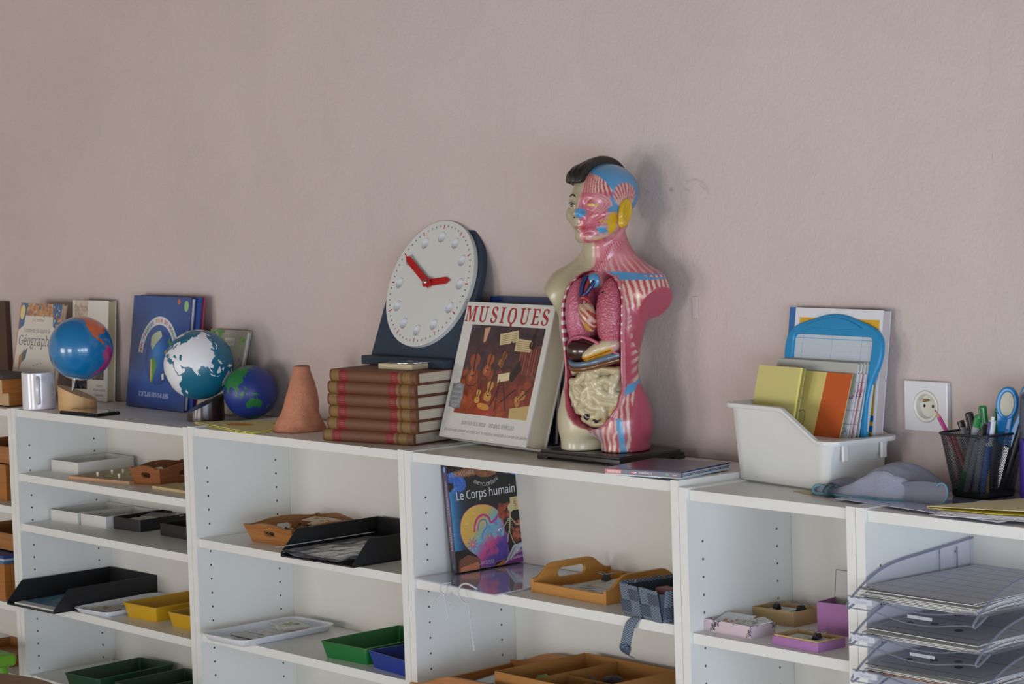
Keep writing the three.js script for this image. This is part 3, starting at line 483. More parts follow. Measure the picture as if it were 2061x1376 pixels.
{
  const b = book('book', 'white music book with a painting of violins on its cover', { at: [-0.046, 1.0592, 0.163], yaw: R(-5.7), lean: R(16.9), w: 0.318, h: 0.286, t: 0.05, front: musCover, cover: '#cfcdc6', ct: 0.003, over: 0.004, pages: mat('#e2d9c8', 0.8, { map: pageTex }) });
  const dc = canvas(512, 600, (g, w, h) => { g.fillStyle = '#10141f'; g.fillRect(0, 0, w, h); g.fillStyle = '#1a3a80'; g.fillRect(0, 0, w, 34); g.fillRect(0, 0, 22, h); g.fillStyle = '#4a6b96'; g.beginPath(); g.ellipse(330, 130, 70, 60, 0, 0, 7); g.fill(); g.fillStyle = '#c9a36a'; g.beginPath(); g.ellipse(345, 110, 58, 40, 0.2, 0, 7); g.fill(); });
  book('book', 'dark blue book leaning on the wall between the clock and the anatomy model', { at: [-0.041, 1.056, 0.047], lean: R(5.7), w: 0.226, h: 0.299, t: 0.014, front: dc, cover: '#142c66' });
}
// ---------------------------------------------------------------- open boxes and trays
// stack of rounded rectangles: rings of [half width, half depth, corner radius, y or (x, z) => y]; both ends capped
function ringLoft(rings, nc = 5, crease = 0.5) {
  const pos = [], idx = [], n = 4 * nc;
  for (const [a, b, r, y] of rings) {
    const rr = Math.max(1e-4, Math.min(r, a * 0.99, b * 0.99));
    for (let q = 0; q < 4; q++) for (let k = 0; k < nc; k++) {
      const t = (q + k / (nc - 1)) * PI / 2, sx = [1, -1, -1, 1][q], sz = [1, 1, -1, -1][q], x = sx * (a - rr) + rr * Math.cos(t), z = sz * (b - rr) + rr * Math.sin(t);
      pos.push(x, typeof y === 'function' ? y(x, z) : y, z);
    }
  }
  const m = rings.length;
  for (let i = 0; i < m - 1; i++) for (let k = 0; k < n; k++) { const a = i * n + k, b = i * n + (k + 1) % n, c = a + n, d = b + n; idx.push(a, c, b, b, c, d); }
  const cap = (i, flip) => { let x = 0, y = 0, z = 0; for (let k = 0; k < n; k++) { x += pos[3 * (i * n + k)]; y += pos[3 * (i * n + k) + 1]; z += pos[3 * (i * n + k) + 2]; } const c = pos.length / 3; pos.push(x / n, y / n, z / n); for (let k = 0; k < n; k++) flip ? idx.push(c, i * n + k, i * n + (k + 1) % n) : idx.push(c, i * n + (k + 1) % n, i * n + k); };
  cap(0, true); cap(m - 1, false);
  const g = new THREE.BufferGeometry(); g.setAttribute('position', new THREE.Float32BufferAttribute(pos, 3)); g.setIndex(idx); g.computeVertexNormals();
  const f = toCreasedNormals(g, crease); f.setAttribute('uv', new THREE.Float32BufferAttribute(new Float32Array(f.attributes.position.count * 2), 2)); return uvBox(f, 1);
}
// w, d: outside of the base; f: how far the rim leans out; t: wall
const openBox = (w, d, h, { f = 0, t = 0.002, r = 0.002, lip = 0 } = {}) => {
  const a = w / 2, b = d / 2, rings = [[a, b, r, 0], [a + f, b + f, r + f * 0.3, lip ? h - 0.003 : h]];
  if (lip) rings.push([a + f + lip, b + f + lip, r + f * 0.3 + lip, h - 0.003], [a + f + lip, b + f + lip, r + f * 0.3 + lip, h]);
  rings.push([a + f - t, b + f - t, Math.max(0.0006, r + f * 0.3 - t), h], [a - t, b - t, Math.max(0.0006, r - t), t]);
  return ringLoft(rings);
};
const paper = mat('#d9d8d4', 0.75), card = mat('#d5d3cc', 0.6);
const prints = {};
function printed(key, draw, w = 256, h = 192) { return prints[key] ??= mat('#ffffff', 0.55, { map: canvas(w, h, draw) }); }
const scribble = (g, r, n, x, y, w, h, color, lw = 2) => { g.strokeStyle = color; g.lineWidth = lw; for (let i = 0; i < n; i++) { const a = x + r() * w, b = y + r() * h; g.beginPath(); g.moveTo(a, b); g.bezierCurveTo(a + 20 * (r() - 0.5), b + 20 * (r() - 0.5), a + 40 * (r() - 0.5), b + 30 * (r() - 0.5), a + 50 * (r() - 0.5), b + 30 * (r() - 0.5)); g.stroke(); } };
const SAME = { 2: 1, 12: 11, 15: 14, 19: 17, 20: 16, 50: 47, 51: 47, 61: 47, 62: 47, 64: 63, 65: 63, 72: 6, 73: 3, 74: 1, 75: 1, 76: 1, 77: 6, 49: 48, 33: 31, 9: 4, 22: 21 };   // several cards carry the same print
const picture = (seed0, colors, bg = '#d8d6d0') => { const seed = SAME[seed0] ?? seed0; return printed('p' + seed, (g, w, h) => { g.fillStyle = bg; g.fillRect(0, 0, w, h); const r = rng(seed); daub(g, r, 10, w * 0.2, h * 0.2, w * 0.6, h * 0.6, colors, 8, 34, 0.9); scribble(g, r, 6, w * 0.15, h * 0.15, w * 0.6, h * 0.6, '#3a3a3a', 2); g.strokeStyle = '#8a8880'; g.lineWidth = 3; g.strokeRect(4, 4, w - 8, h - 8); }); };
function flat(w, t, d, m, side = card) { const g = box(w, t, d, 0, t / 2, 0); return [g, [side, side, m, side, side, side]]; }
// a loose heap of cards, each a child
function cardHeap(name, label, at, turn, list, group) {
  const o = thing(name, label, 'cards', at, turn, group);
  list.forEach(([x, y, z, w, d, rot, m, tilt = 0], i) => { const [g, ms] = flat(w, 0.0012, d, m); const c = part('card', g, ms, o); c.position.set(x, y, z); c.rotation.set(tilt, rot, 0, 'YXZ'); });
  return o;
}
const SH = { A: 0.889, B: 0.761, C: 0.563, D: 0.371, E: 0.802, F: 0.584, G: 0.798, H: 0.574, I: 0.789 };
const chalk = mat('#d2d1cb', 0.55), blackBoard = mat('#191a1d', 0.5), kraftM = mat('#c2a373', 0.8, { bumpMap: lam, bumpScale: 0.0003 });
const oak = mat('#ffffff', 0.45, { map: wood('#a9713a', '#6d3c18', 71, 4, 4, 30) }), oakPale = mat('#ffffff', 0.45, { map: wood('#bd853f', '#8a5420', 72, 4, 4, 18) }), plyEdge = mat('#d3bb8d', 0.6);
// ---- first bookcase, upper gap
solo('white_box', 'shallow open white box at the back of the top gap, beside the peg board', 'box', openBox(0.131, 0.166, 0.031), chalk, [-1.543, SH.A, 0.125], R(1.4));
{
  const o = thing('peg_board', 'thin wooden board with a yellow oval and small white pegs', 'board game', [-1.322, SH.A, 0.146], R(8.7));
  const face = printed('peg', (g, w, h) => { g.fillStyle = '#a98c62'; g.fillRect(0, 0, w, h); g.fillStyle = '#a5a05c'; g.strokeStyle = '#5c5a3e'; g.lineWidth = 5; g.beginPath(); g.ellipse(w * 0.56, h * 0.5, w * 0.34, h * 0.36, 0, 0, 7); g.fill(); g.stroke(); g.fillStyle = '#9c6a50'; g.beginPath(); g.ellipse(w * 0.62, h * 0.42, w * 0.2, h * 0.16, 0.2, 0, 7); g.fill(); });
  const [g, ms] = flat(0.235, 0.008, 0.2, face, mat('#c79a76', 0.6)); part('board', g, ms, o);
  const pg = lathe([[0, 0.011], [0.0035, 0.011], [0.0038, 0.009], [0.0022, 0], [0, 0]], 14), wp = mat('#e0dfdc', 0.4);
  for (const [x, z] of [[-1.353, 0.22], [-1.363, 0.173], [-1.349, 0.15], [-1.325, 0.136], [-1.273, 0.206]]) { const v = V(x + 1.322, 0.008, z - 0.146).applyAxisAngle(V(0, 1, 0), -R(8.7)); part('peg', pg, wp, o).position.copy(v); }
}
// wooden tray with four leaning sides, each with a grip hole and a waved upper edge
function gripTray(name, label, at, turn, { w, d, h, f, wave = 0.006, m = oak, heart = false }) {
  const o = thing(name, label, 'tray', at, turn), t = 0.006, tilt = Math.atan2(f, h);
  const side = (len) => {
    const s = new THREE.Shape(), a = len / 2, b = len / 2 + f; s.moveTo(-a, 0); s.lineTo(a, 0); s.lineTo(b, h); s.bezierCurveTo(b * 0.7, h - wave, b * 0.55, h + wave, 0, h + wave); s.bezierCurveTo(-b * 0.55, h + wave, -b * 0.7, h - wave, -b, h); s.lineTo(-a, 0);
    const q = new THREE.Path(), gw = Math.min(0.02, len * 0.17), gh = 0.0068, gy = h * 0.58; q.absarc(gw - gh, gy, gh, -PI / 2, PI / 2, false); q.absarc(-gw + gh, gy, gh, PI / 2, PI * 1.5, false); s.holes.push(q);
    return uvBox(extrude(s, t, 0.0006, 10, 1).translate(0, 0, -t).rotateX(tilt), 1);
  };
  part('base', uvBox(box(w, 0.004, d, 0, 0.002, 0)), m, o);
  const W = side(w), D = side(d);
  for (const k of [0, 1]) { const a = part('side', W, m, o); a.position.z = (k ? -1 : 1) * d / 2; a.rotation.y = k * PI; const b = part('side', D, m, o); b.position.x = (k ? -1 : 1) * w / 2; b.rotation.y = k ? -PI / 2 : PI / 2; }
  return o;
}
gripTray('wooden_tray', 'small brown wooden tray with grip holes, beside the peg board', [-1.163, SH.A, 0.125], R(11), { w: 0.092, d: 0.158, h: 0.043, f: 0.008, m: mat('#ffffff', 0.45, { map: wood('#93592e', '#55290f', 73, 5, 5, 34) }) });
solo('wooden_strip', 'flat cream wooden plate lying in front of the small brown tray', 'plate', box(0.15, 0.008, 0.07, 0, 0.004, 0, 0.001), plyEdge, [-0.999, SH.A, 0.2], R(-0.6));
// ---- second gap
solo('white_box', 'empty open white box in the second gap, leftmost of its row', 'box', openBox(0.13, 0.172, 0.029), chalk, [-1.567, SH.B, 0.118], R(2.5));
{ const b = solo('white_box', 'open white box holding pale cards, in the middle of the second gap', 'box', openBox(0.112, 0.16, 0.029), chalk, [-1.436, SH.B, 0.115], R(4));
  cardHeap('picture_cards', 'pale cards lying in the middle white box of the second gap', [-1.436, SH.B + 0.0025, 0.115], R(4), [[-0.004, 0, 0.02, 0.09, 0.09, 0.05, picture(1, ['#b7b3ab', '#98948d'])], [0.005, 0.0015, -0.03, 0.09, 0.08, -0.06, picture(2, ['#c7c3ba', '#8b877f'])]]); }
solo('black_box', 'open black card box full of picture cards, beside the white boxes', 'box', openBox(0.115, 0.15, 0.03), blackBoard, [-1.306, SH.B, 0.1], R(4));
cardHeap('picture_cards', 'white and dark picture cards heaped in the fuller black box', [-1.306, SH.B + 0.02, 0.098], R(4), [[-0.022, 0.0, 0.035, 0.05, 0.06, 0.3, picture(3, ['#b9b5ac', '#77736c'])], [0.01, 0.004, 0.03, 0.06, 0.055, -0.25, picture(4, ['#a9a59c'], '#cfccc4'), 0.06], [0.0, 0.007, -0.02, 0.075, 0.05, 0.4, picture(5, ['#b5562f', '#3a3a38', '#c98a4a', '#7a3a2a'], '#4a4540'), 0.05], [0.03, 0.005, -0.04, 0.05, 0.045, -0.35, picture(6, ['#a7a39a'], '#c9c6be'), 0.08]]);
solo('black_box', 'open black card box that is empty, at the right end of the second gap', 'box', openBox(0.12, 0.13, 0.03), blackBoard, [-1.104, SH.B, 0.098], R(0));
// ---- third gap
function letterTray(name, label, at, turn, w, d, h, m) {
  const o = thing(name, label, 'letter tray', at, turn), t = 0.003;
  part('base', box(w, t, d, 0, t / 2, 0), m, o); part('back_wall', box(w, h, t, 0, h / 2, -d / 2 + t / 2), m, o);
  const s = shapeOf([[-d / 2, 0], [d / 2, 0], [d / 2, 0.008], [d / 2 - 0.045, h], [-d / 2, h]]);
  for (const k of [-1, 1]) part('side_wall', extrude(s, t, 0.0004, 4, 1).rotateY(-PI / 2).translate(k > 0 ? w / 2 : -w / 2 + t, 0, 0), m, o);
  return o;
}
letterTray('letter_tray', 'black letter tray holding a blue leaflet, on the third shelf of the left bookcase', [-1.514, SH.C, 0.186], R(2.9), 0.222, 0.31, 0.056, blackBoard);
{ const lf = printed('leaflet', (g, w, h) => { const q = g.createLinearGradient(0, 0, w, h); q.addColorStop(0, '#2f5f86'); q.addColorStop(1, '#46728e'); g.fillStyle = q; g.fillRect(0, 0, w, h); const r = rng(75); daub(g, r, 20, 0, h * 0.4, w, h * 0.6, ['#7a9a8a', '#b9a88a', '#2a4f7a', '#4d86a8'], 8, 30, 0.6); g.fillStyle = '#c9ccd0'; g.fillRect(0, h - 18, w, 18); });
  const [g, ms] = flat(0.19, 0.004, 0.27, lf); const o = part('leaflet', g, ms, scene); o.position.set(-1.508, SH.C + 0.0031, 0.196); o.rotation.y = R(2.9); o.userData = { label: 'glossy blue leaflet lying in the black letter tray of the left bookcase', category: 'leaflet' }; }
const foodTray = (w, d, h = 0.014) => { const a = w / 2, b = d / 2; return ringLoft([[a - 0.014, b - 0.014, 0.012, 0], [a - 0.01, b - 0.01, 0.015, 0.003], [a - 0.003, b - 0.003, 0.022, h - 0.002], [a, b, 0.024, h - 0.002], [a, b, 0.024, h], [a - 0.005, b - 0.005, 0.02, h], [a - 0.012, b - 0.012, 0.014, 0.0045], [a - 0.016, b - 0.016, 0.012, 0.003]], 7, 0.8); };
const trayWhite = phys('#dcdfe6', 0.3, { clearcoat: 0.3 });
solo('white_tray', 'white plastic tray of small picture cards between the black letter tray and the yellow trays', 'tray', foodTray(0.148, 0.262), trayWhite, [-1.322, SH.C, 0.158], R(6));
cardHeap('picture_cards', 'mixed coloured picture cards on the white tray beside the yellow trays', [-1.322, SH.C + 0.004, 0.158], R(6), [[-0.022, 0, 0.06, 0.07, 0.06, 0.2, picture(7, ['#8a8f86', '#b07a4a'])], [0.018, 0.0015, 0.02, 0.06, 0.05, -0.3, picture(8, ['#2f8f8a', '#1f6f7a'], '#c9cdca')], [-0.01, 0.0015, -0.03, 0.07, 0.05, 0.35, picture(9, ['#55514c', '#c9c5bc'])], [0.012, 0.003, -0.075, 0.06, 0.05, -0.15, picture(10, ['#1f1f22', '#b08a90'])]]);
const binTray = (w, d, h) => openBox(w, d, h, { f: 0.0075, t: 0.0018, r: 0.005, lip: 0.0016 });
const plastic = (c) => phys(c, 0.42, { clearcoat: 0.15, clearcoatRoughness: 0.3 });
solo('plastic_tray', 'yellow plastic tray, left one of the yellow pair', 'tray', binTray(0.124, 0.19, 0.036), plastic('#c79a0a'), [-1.167, SH.C, 0.13], R(3));
solo('plastic_tray', 'yellow plastic tray, right one of the yellow pair and partly hidden', 'tray', binTray(0.124, 0.19, 0.036), plastic('#c79a0a'), [-0.965, SH.C, 0.128], R(2));
cardHeap('small_cards', 'grey and coloured scraps in the left yellow tray', [-1.155, SH.C + 0.0022, 0.12], R(3), [[0.01, 0.002, 0.0, 0.05, 0.04, 0.5, picture(11, ['#3f5a66', '#8a8a86'])], [0.015, 0.006, -0.055, 0.06, 0.045, -0.3, picture(12, ['#a07a70', '#5a5a58'])], [-0.01, 0.004, -0.03, 0.045, 0.035, 0.2, picture(13, ['#a33c30', '#444'])]]);
cardHeap('small_cards', 'pale slanting cards in the right yellow tray', [-0.975, SH.C + 0.0022, 0.13], R(3), [[-0.015, 0.012, 0.0, 0.06, 0.08, 0.1, picture(14, ['#c9b896', '#d8d0c0'], '#d5c9a8'), -0.25], [-0.02, 0.016, -0.03, 0.055, 0.07, 0.3, picture(15, ['#d8d0c0'], '#cfc8b4'), -0.3]]);
// ---- bottom gap
solo('plastic_tray', 'dark green plastic tray at the very bottom, the left one of two', 'tray', binTray(0.126, 0.222, 0.034), plastic('#0f4028'), [-1.376, SH.D, 0.168], R(7));
solo('plastic_tray', 'dark green plastic tray at the very bottom, the right one of two', 'tray', binTray(0.126, 0.2, 0.034), plastic('#0f4028'), [-1.172, SH.D, 0.155], R(5));
cardHeap('small_cards', 'pale and blue cards in the left dark green tray at the bottom', [-1.376, SH.D + 0.0022, 0.17], R(7), [[0.0, 0, -0.06, 0.09, 0.07, 0.1, picture(16, ['#8f938a'], '#a9aaa2')], [-0.005, 0.0015, 0.01, 0.08, 0.05, -0.1, picture(17, ['#8a8a84'], '#a3a49c')], [0.006, 0.003, -0.02, 0.04, 0.02, 0.2, picture(18, ['#2f55a8'], '#3a62b0')], [-0.004, 0.0015, 0.07, 0.06, 0.045, 0.2, picture(19, ['#6a4a40', '#8a8a84'], '#9a9b93')]]);
cardHeap('small_cards', 'white and blue cards in the right dark green tray at the bottom', [-1.172, SH.D + 0.0022, 0.16], R(5), [[-0.01, 0, 0.0, 0.07, 0.06, 0.2, picture(20, ['#a9a9b8'], '#b9b9c4')], [0.02, 0.0015, -0.04, 0.06, 0.05, -0.2, picture(18, [], '')]]);
// ---- second bookcase
gripTray('wooden_tray', 'oak tray with waved edges full of small beads, beside a black letter tray', [-0.592, SH.E, 0.13], R(3), { w: 0.15, d: 0.186, h: 0.042, f: 0.014 });
{ // beads and a transparent bag in the oak tray
  const o = thing('bead_heap', 'heap of small brown and cream beads in the oak tray', 'beads', [-0.592, SH.E + 0.004, 0.13], R(3)); o.userData.kind = 'stuff';
  const r = rng(81), g = [], g2 = [], sph = new THREE.SphereGeometry(0.004, 8, 6);
  for (let i = 0; i < 260; i++) (i % 3 ? g : g2).push(sph.clone().translate((r() - 0.5) * 0.14, 0.004 + 0.02 * r() * r(), (r() - 0.5) * 0.17));
  part('dark_beads', g, mat('#7b4526', 0.4), o); part('light_beads', g2, mat('#c9b08a', 0.4), o);
  cardHeap('picture_cards', 'pale flat card propped at the back of the oak bead tray', [-0.612, SH.E + 0.036, 0.075], R(6), [[0, 0, 0, 0.08, 0.04, 0, picture(21, ['#8a5a34'], '#c9b08a'), 0.1], [0.05, 0.002, 0.03, 0.06, 0.05, 0.2, picture(22, ['#d8d6d0'], '#8f7a5c'), 0.1]]);
}
letterTray('letter_tray', 'black letter tray stuffed with clear plastic pockets, beside the oak bead tray', [-0.305, SH.E, 0.17], R(2.4), 0.252, 0.272, 0.056, blackBoard);
const clear = (o = {}) => phys('#ffffff', 0.1, { transmission: 1, thickness: 0, ior: 1.45, ...o });
{
  const o = thing('plastic_pockets', 'crumpled clear punched pockets spilling over the front of the black letter tray', 'plastic pockets', [-0.312, SH.E + 0.004, 0.185], R(2.4));
  const wavy = (w, d, y, seed, amp) => { const g = new THREE.PlaneGeometry(w, d, 24, 24).rotateX(-PI / 2), p = g.attributes.position; for (let i = 0; i < p.count; i++) { const x = p.getX(i), z = p.getZ(i); p.setY(i, y + amp * (noise3(x * 22 + seed, z * 22, seed) + 0.5 * noise3(x * 60, z * 60 + seed, seed)) - 0.05 * Math.max(0, z - 0.11)); } g.computeVertexNormals(); return g; };
  for (let i = 0; i < 4; i++) { const m = part('pocket', wavy(0.215 - 0.01 * i, 0.26, 0.002 + 0.004 * i, 3 + 7 * i, 0.006), i % 2 ? clear({ roughness: 0.16 }) : phys('#c9ccd2', 0.2, { transmission: 0.55, thickness: 0, clearcoat: 0.6 }), o); m.rotation.y = 0.04 * (i - 1.5); m.position.set(0.004 * i, 0, 0.002 * i); }
  const strip = new THREE.Shape(); strip.moveTo(-0.011, -0.13); strip.lineTo(0.011, -0.13); strip.lineTo(0.011, 0.13); strip.lineTo(-0.011, 0.13); for (let i = 0; i < 11; i++) { const q = new THREE.Path(); q.absarc(0, -0.118 + i * 0.0236, 0.0034, 0, 2 * PI, true); strip.holes.push(q); }
  const st = part('punched_strip', extrude(strip, 0.0006, 0).rotateX(-PI / 2), mat('#cfd2da', 0.5), o); st.position.set(-0.1, 0.021, 0.012); st.rotation.z = 0.12;
  for (const [x, z, a, s] of [[0.03, 0.0, 0.3, 31], [0.06, -0.05, -0.2, 32], [-0.02, 0.05, 0.1, 33]]) { const [g, ms] = flat(0.07, 0.001, 0.05, picture(s, ['#8a8a86', '#4a4a4c', '#b7a27a'])); const c = part('label_card', g, ms, o); c.position.set(x, 0.016, z); c.rotation.y = a; }
}
solo('white_tray', 'large white plastic tray with word cards, lying across the left part of a shelf', 'tray', foodTray(0.165, 0.268, 0.017), trayWhite, [-0.652, SH.F, 0.198], R(2.9));
{
  const wc = (s0) => { const s = 41 + (s0 & 1); return printed('w' + s, (g, w, h) => { g.fillStyle = '#cfd0d0'; g.fillRect(0, 0, w, h); const r = rng(s); scribble(g, r, 12, 20, 20, w - 60, h - 50, '#4a4c50', 5); }); };
  cardHeap('word_cards', 'loose word cards spread over the large white tray', [-0.652, SH.F + 0.0045, 0.198], R(2.9), [[-0.01, 0, 0.045, 0.1, 0.04, 0, wc(41)], [-0.015, 0, 0.0, 0.1, 0.038, 0.04, wc(42)], [0.04, 0.0015, 0.02, 0.05, 0.04, 0.2, wc(43)], [0.02, 0.0015, -0.03, 0.1, 0.04, -0.05, wc(44)], [0.04, 0.0015, -0.065, 0.06, 0.04, 0.3, wc(45)]]);
  const o = thing('card_stack', 'neat stack of square picture cards on the large white tray', 'cards', [-0.66, SH.F + 0.0065, 0.135], R(-14));
  for (let i = 0; i < 7; i++) { const [g, ms] = flat(0.078, 0.0014, 0.062, picture(46, ['#6f7a3a', '#a89a4a', '#4a4a3a'], '#d2d0ca')); const c = part('card', g, ms, o); c.position.y = i * 0.0016; c.rotation.y = 0.03 * ((i * 7) % 5 - 2); }
}
solo('plastic_tray', 'bright green plastic tray of cards, behind the blue tray', 'tray', binTray(0.138, 0.208, 0.036), plastic('#0c6a2c'), [-0.288, SH.F, 0.146], R(3.5));
solo('plastic_tray', 'dark blue plastic tray in front of the green tray, cut by the bookcase side', 'tray', binTray(0.134, 0.185, 0.036), plastic('#12328c'), [-0.108, SH.F, 0.165], R(-6));
cardHeap('small_cards', 'pale cards lying in the bright green tray', [-0.288, SH.F + 0.0022, 0.146], R(3.5), [[-0.01, 0, 0.02, 0.1, 0.1, 0, picture(47, ['#c9c6be'], '#c5c6c0')], [0.02, 0.004, -0.03, 0.07, 0.05, 0.4, picture(48, ['#8a8a80', '#c9b88a']), 0.1], [0.025, 0.006, -0.07, 0.06, 0.045, -0.3, picture(49, ['#3a4a34', '#8a8a80']), 0.1]]);
cardHeap('small_cards', 'a few pale cards lying in the dark blue tray', [-0.108, SH.F + 0.0022, 0.165], R(-6), [[0.02, 0, 0.03, 0.08, 0.06, 0.2, picture(50, ['#b9b6ae'])], [0.03, 0.0015, -0.02, 0.06, 0.05, -0.3, picture(51, ['#a9a69e'])]]);
// ---------------------------------------------------------------- bookcase under the anatomy model
const bodyCover = canvas(880, 1000, (g, w, h) => {
  const r = rng(91); g.fillStyle = '#0d0c10'; g.fillRect(0, 0, w, h); g.translate(0, 62); g.scale(1, 0.938);
  const bl = g.createLinearGradient(0, 0, 240, 0); bl.addColorStop(0, '#3f97d0'); bl.addColorStop(1, 'rgba(20,40,90,0)'); g.fillStyle = bl; g.fillRect(0, 240, 240, 560);
  for (let i = 0; i < 60; i++) { g.fillStyle = `rgba(150,210,240,0.12)`; g.fillRect(r() * 90, 250 + r() * 520, 40 + 60 * r(), 2); }
  blob(g, [[0, 0], [880, 60], [880, 0]], '#151018'); blob(g, [[40, 60], [200, 40], [380, 50], [620, 80], [560, 130], [470, 150], [380, 140], [330, 110], [200, 120], [60, 110]], '#8a5636'); daub(g, r, 40, 60, 45, 520, 80, ['#a86a44', '#6a3d26', '#b98058'], 6, 24, 0.5);
  for (const [x, y, s] of [[36, 110, 52], [128, 180, 74], [690, 100, 44], [790, 110, 58], [840, 90, 30], [60, 240, 30]]) { g.fillStyle = '#2f62b8'; g.beginPath(); g.arc(x, y, s, 0, 7); g.fill(); daub(g, r, 60, x - s, y - s, 2 * s, 2 * s * 0.9, ['#7fb2e8', '#3f7ad0', '#1d3f8a', '#a9d0f0'], 2, 9, 0.5); }
  text(g, 'L’INCROYABLE', 165, 84, { size: 46, fam: 'serif', fill: '#b9b2a8', sx: 0.9, rot: -0.02 }); arcText(g, 'ENCYCLOPÉDIE', 440, -20, 235, R(180 + 34), R(180 - 34), { size: 44, fam: 'sans-serif', fill: '#d9d6d0', flip: true });
  text(g, 'Le Corps humain', 425, 290, { size: 112, fam: 'sans-serif', fill: '#e4e4e6', sx: 0.83 });
  g.fillStyle = '#d9c08a'; g.fillRect(700, 372, 110, 128); text(g, 'DÈS', 755, 396, { size: 20, fam: 'sans-serif', fill: '#222' }); text(g, '5', 755, 440, { size: 74, fam: 'serif', fill: '#222' }); text(g, 'ANS', 755, 484, { size: 18, fam: 'sans-serif', fill: '#222' });
  // head in profile
  const H = new Path2D('M 280 990 C 300 930 270 900 250 870 C 130 800 70 700 90 580 C 110 450 230 390 350 400 C 470 405 560 470 590 560 C 604 610 590 640 605 680 C 630 730 650 750 640 775 C 630 800 612 790 616 812 C 640 832 612 850 626 872 C 636 905 600 960 540 960 C 480 950 450 960 440 1000 Z');
  g.save(); g.clip(H); const q = g.createLinearGradient(90, 420, 600, 960); q.addColorStop(0, '#e0b850'); q.addColorStop(0.34, '#d9a848'); q.addColorStop(0.5, '#6ab0c8'); q.addColorStop(0.66, '#c84a86'); q.addColorStop(0.8, '#5a3a98'); q.addColorStop(1, '#4a2f8a'); g.fillStyle = q; g.fillRect(60, 380, 640, 640);
  daub(g, r, 90, 90, 400, 330, 330, ['#e8cc6a', '#d9a83f', '#7ab8c0', '#e0a050'], 5, 20, 0.5); daub(g, r, 40, 420, 560, 170, 160, ['#5ab4cc', '#7cc8d0', '#4a98c0'], 14, 40, 0.45); daub(g, r, 40, 380, 800, 240, 150, ['#4a38a0', '#5a3fae', '#3f2f90'], 14, 40, 0.5); daub(g, r, 30, 300, 760, 200, 130, ['#d8507a', '#c83f88'], 12, 34, 0.5);
  g.strokeStyle = '#b8327e'; g.lineWidth = 22; g.lineCap = 'round'; g.beginPath(); g.moveTo(250, 640); g.bezierCurveTo(260, 470, 420, 470, 440, 560); g.bezierCurveTo(440, 610, 520, 560, 540, 520); g.stroke(); g.lineWidth = 12; g.strokeStyle = '#5a6ac8'; g.beginPath(); g.moveTo(290, 640); g.bezierCurveTo(290, 520, 400, 520, 400, 590); g.bezierCurveTo(400, 640, 330, 650, 330, 720); g.stroke(); g.strokeStyle = '#c8408a'; g.lineWidth = 9; for (let i = 0; i < 9; i++) { const a = i * 0.7; g.beginPath(); g.moveTo(215, 760); g.lineTo(215 + 58 * Math.cos(a), 760 + 58 * Math.sin(a)); g.stroke(); } g.fillStyle = '#e0b04a'; g.beginPath(); g.arc(215, 760, 12, 0, 7); g.fill();
  g.restore(); g.strokeStyle = '#c05a9a'; g.lineWidth = 5; g.stroke(H); g.fillStyle = '#e8e8ee'; g.beginPath(); g.ellipse(545, 662, 22, 12, -0.3, 0, 7); g.fill(); g.fillStyle = '#1b2a50'; g.beginPath(); g.arc(552, 663, 8, 0, 7); g.fill();
  blob(g, [[40, 890], [150, 850], [280, 900], [270, 1000], [20, 1000]], '#7a4a38'); blob(g, [[50, 960], [250, 930], [270, 1000], [40, 1000]], '#c8785a'); blob(g, [[440, 1000], [560, 960], [640, 980], [620, 1000]], '#b5683a');
  // skeleton and organs
  daub(g, r, 26, 560, 440, 110, 120, ['#b5482a', '#c8603a', '#8a3420'], 14, 34, 0.85); daub(g, r, 34, 690, 600, 120, 190, ['#c05a34', '#b04828', '#d88058', '#7a3020'], 12, 32, 0.85);
  g.fillStyle = '#d0c08a'; g.beginPath(); g.ellipse(700, 470, 36, 42, 0.2, 0, 7); g.fill(); g.strokeStyle = '#c3bb90'; g.lineCap = 'round'; g.lineWidth = 13; const seg = (p) => { g.beginPath(); p.forEach(([x, y], i) => (i ? g.lineTo(x, y) : g.moveTo(x, y))); g.stroke(); };
  seg([[690, 510], [660, 690]]); g.lineWidth = 9; seg([[680, 560], [600, 640], [570, 720]]); seg([[685, 560], [750, 640], [840, 640]]); seg([[660, 690], [690, 790], [740, 860]]); seg([[655, 690], [620, 790]]); g.lineWidth = 5; for (let i = 0; i < 5; i++) seg([[648, 570 + i * 20], [702, 578 + i * 20]]);
  blob(g, [[880, 740], [880, 1000], [560, 1000]], '#7d1f86'); blob(g, [[560, 1000], [690, 830], [830, 810], [800, 850], [690, 930]], '#b9bec8'); blob(g, [[600, 970], [700, 850], [720, 846], [640, 945]], '#7d8698');
  for (const [s, y, z] of [['avec', 838, 44], ['plein', 890, 52], ['d’animations', 946, 44]]) text(g, s, 790 - (y - 838) * 0.5, y, { size: z, fam: 'sans-serif', style: 'italic', fill: '#ececf0', sx: 0.8, rot: -0.08 });
  text(g, 'LAROUSSE', 350, 950, { size: 46, fam: 'sans-serif', fill: '#c9b8c8', sx: 0.9 });
});
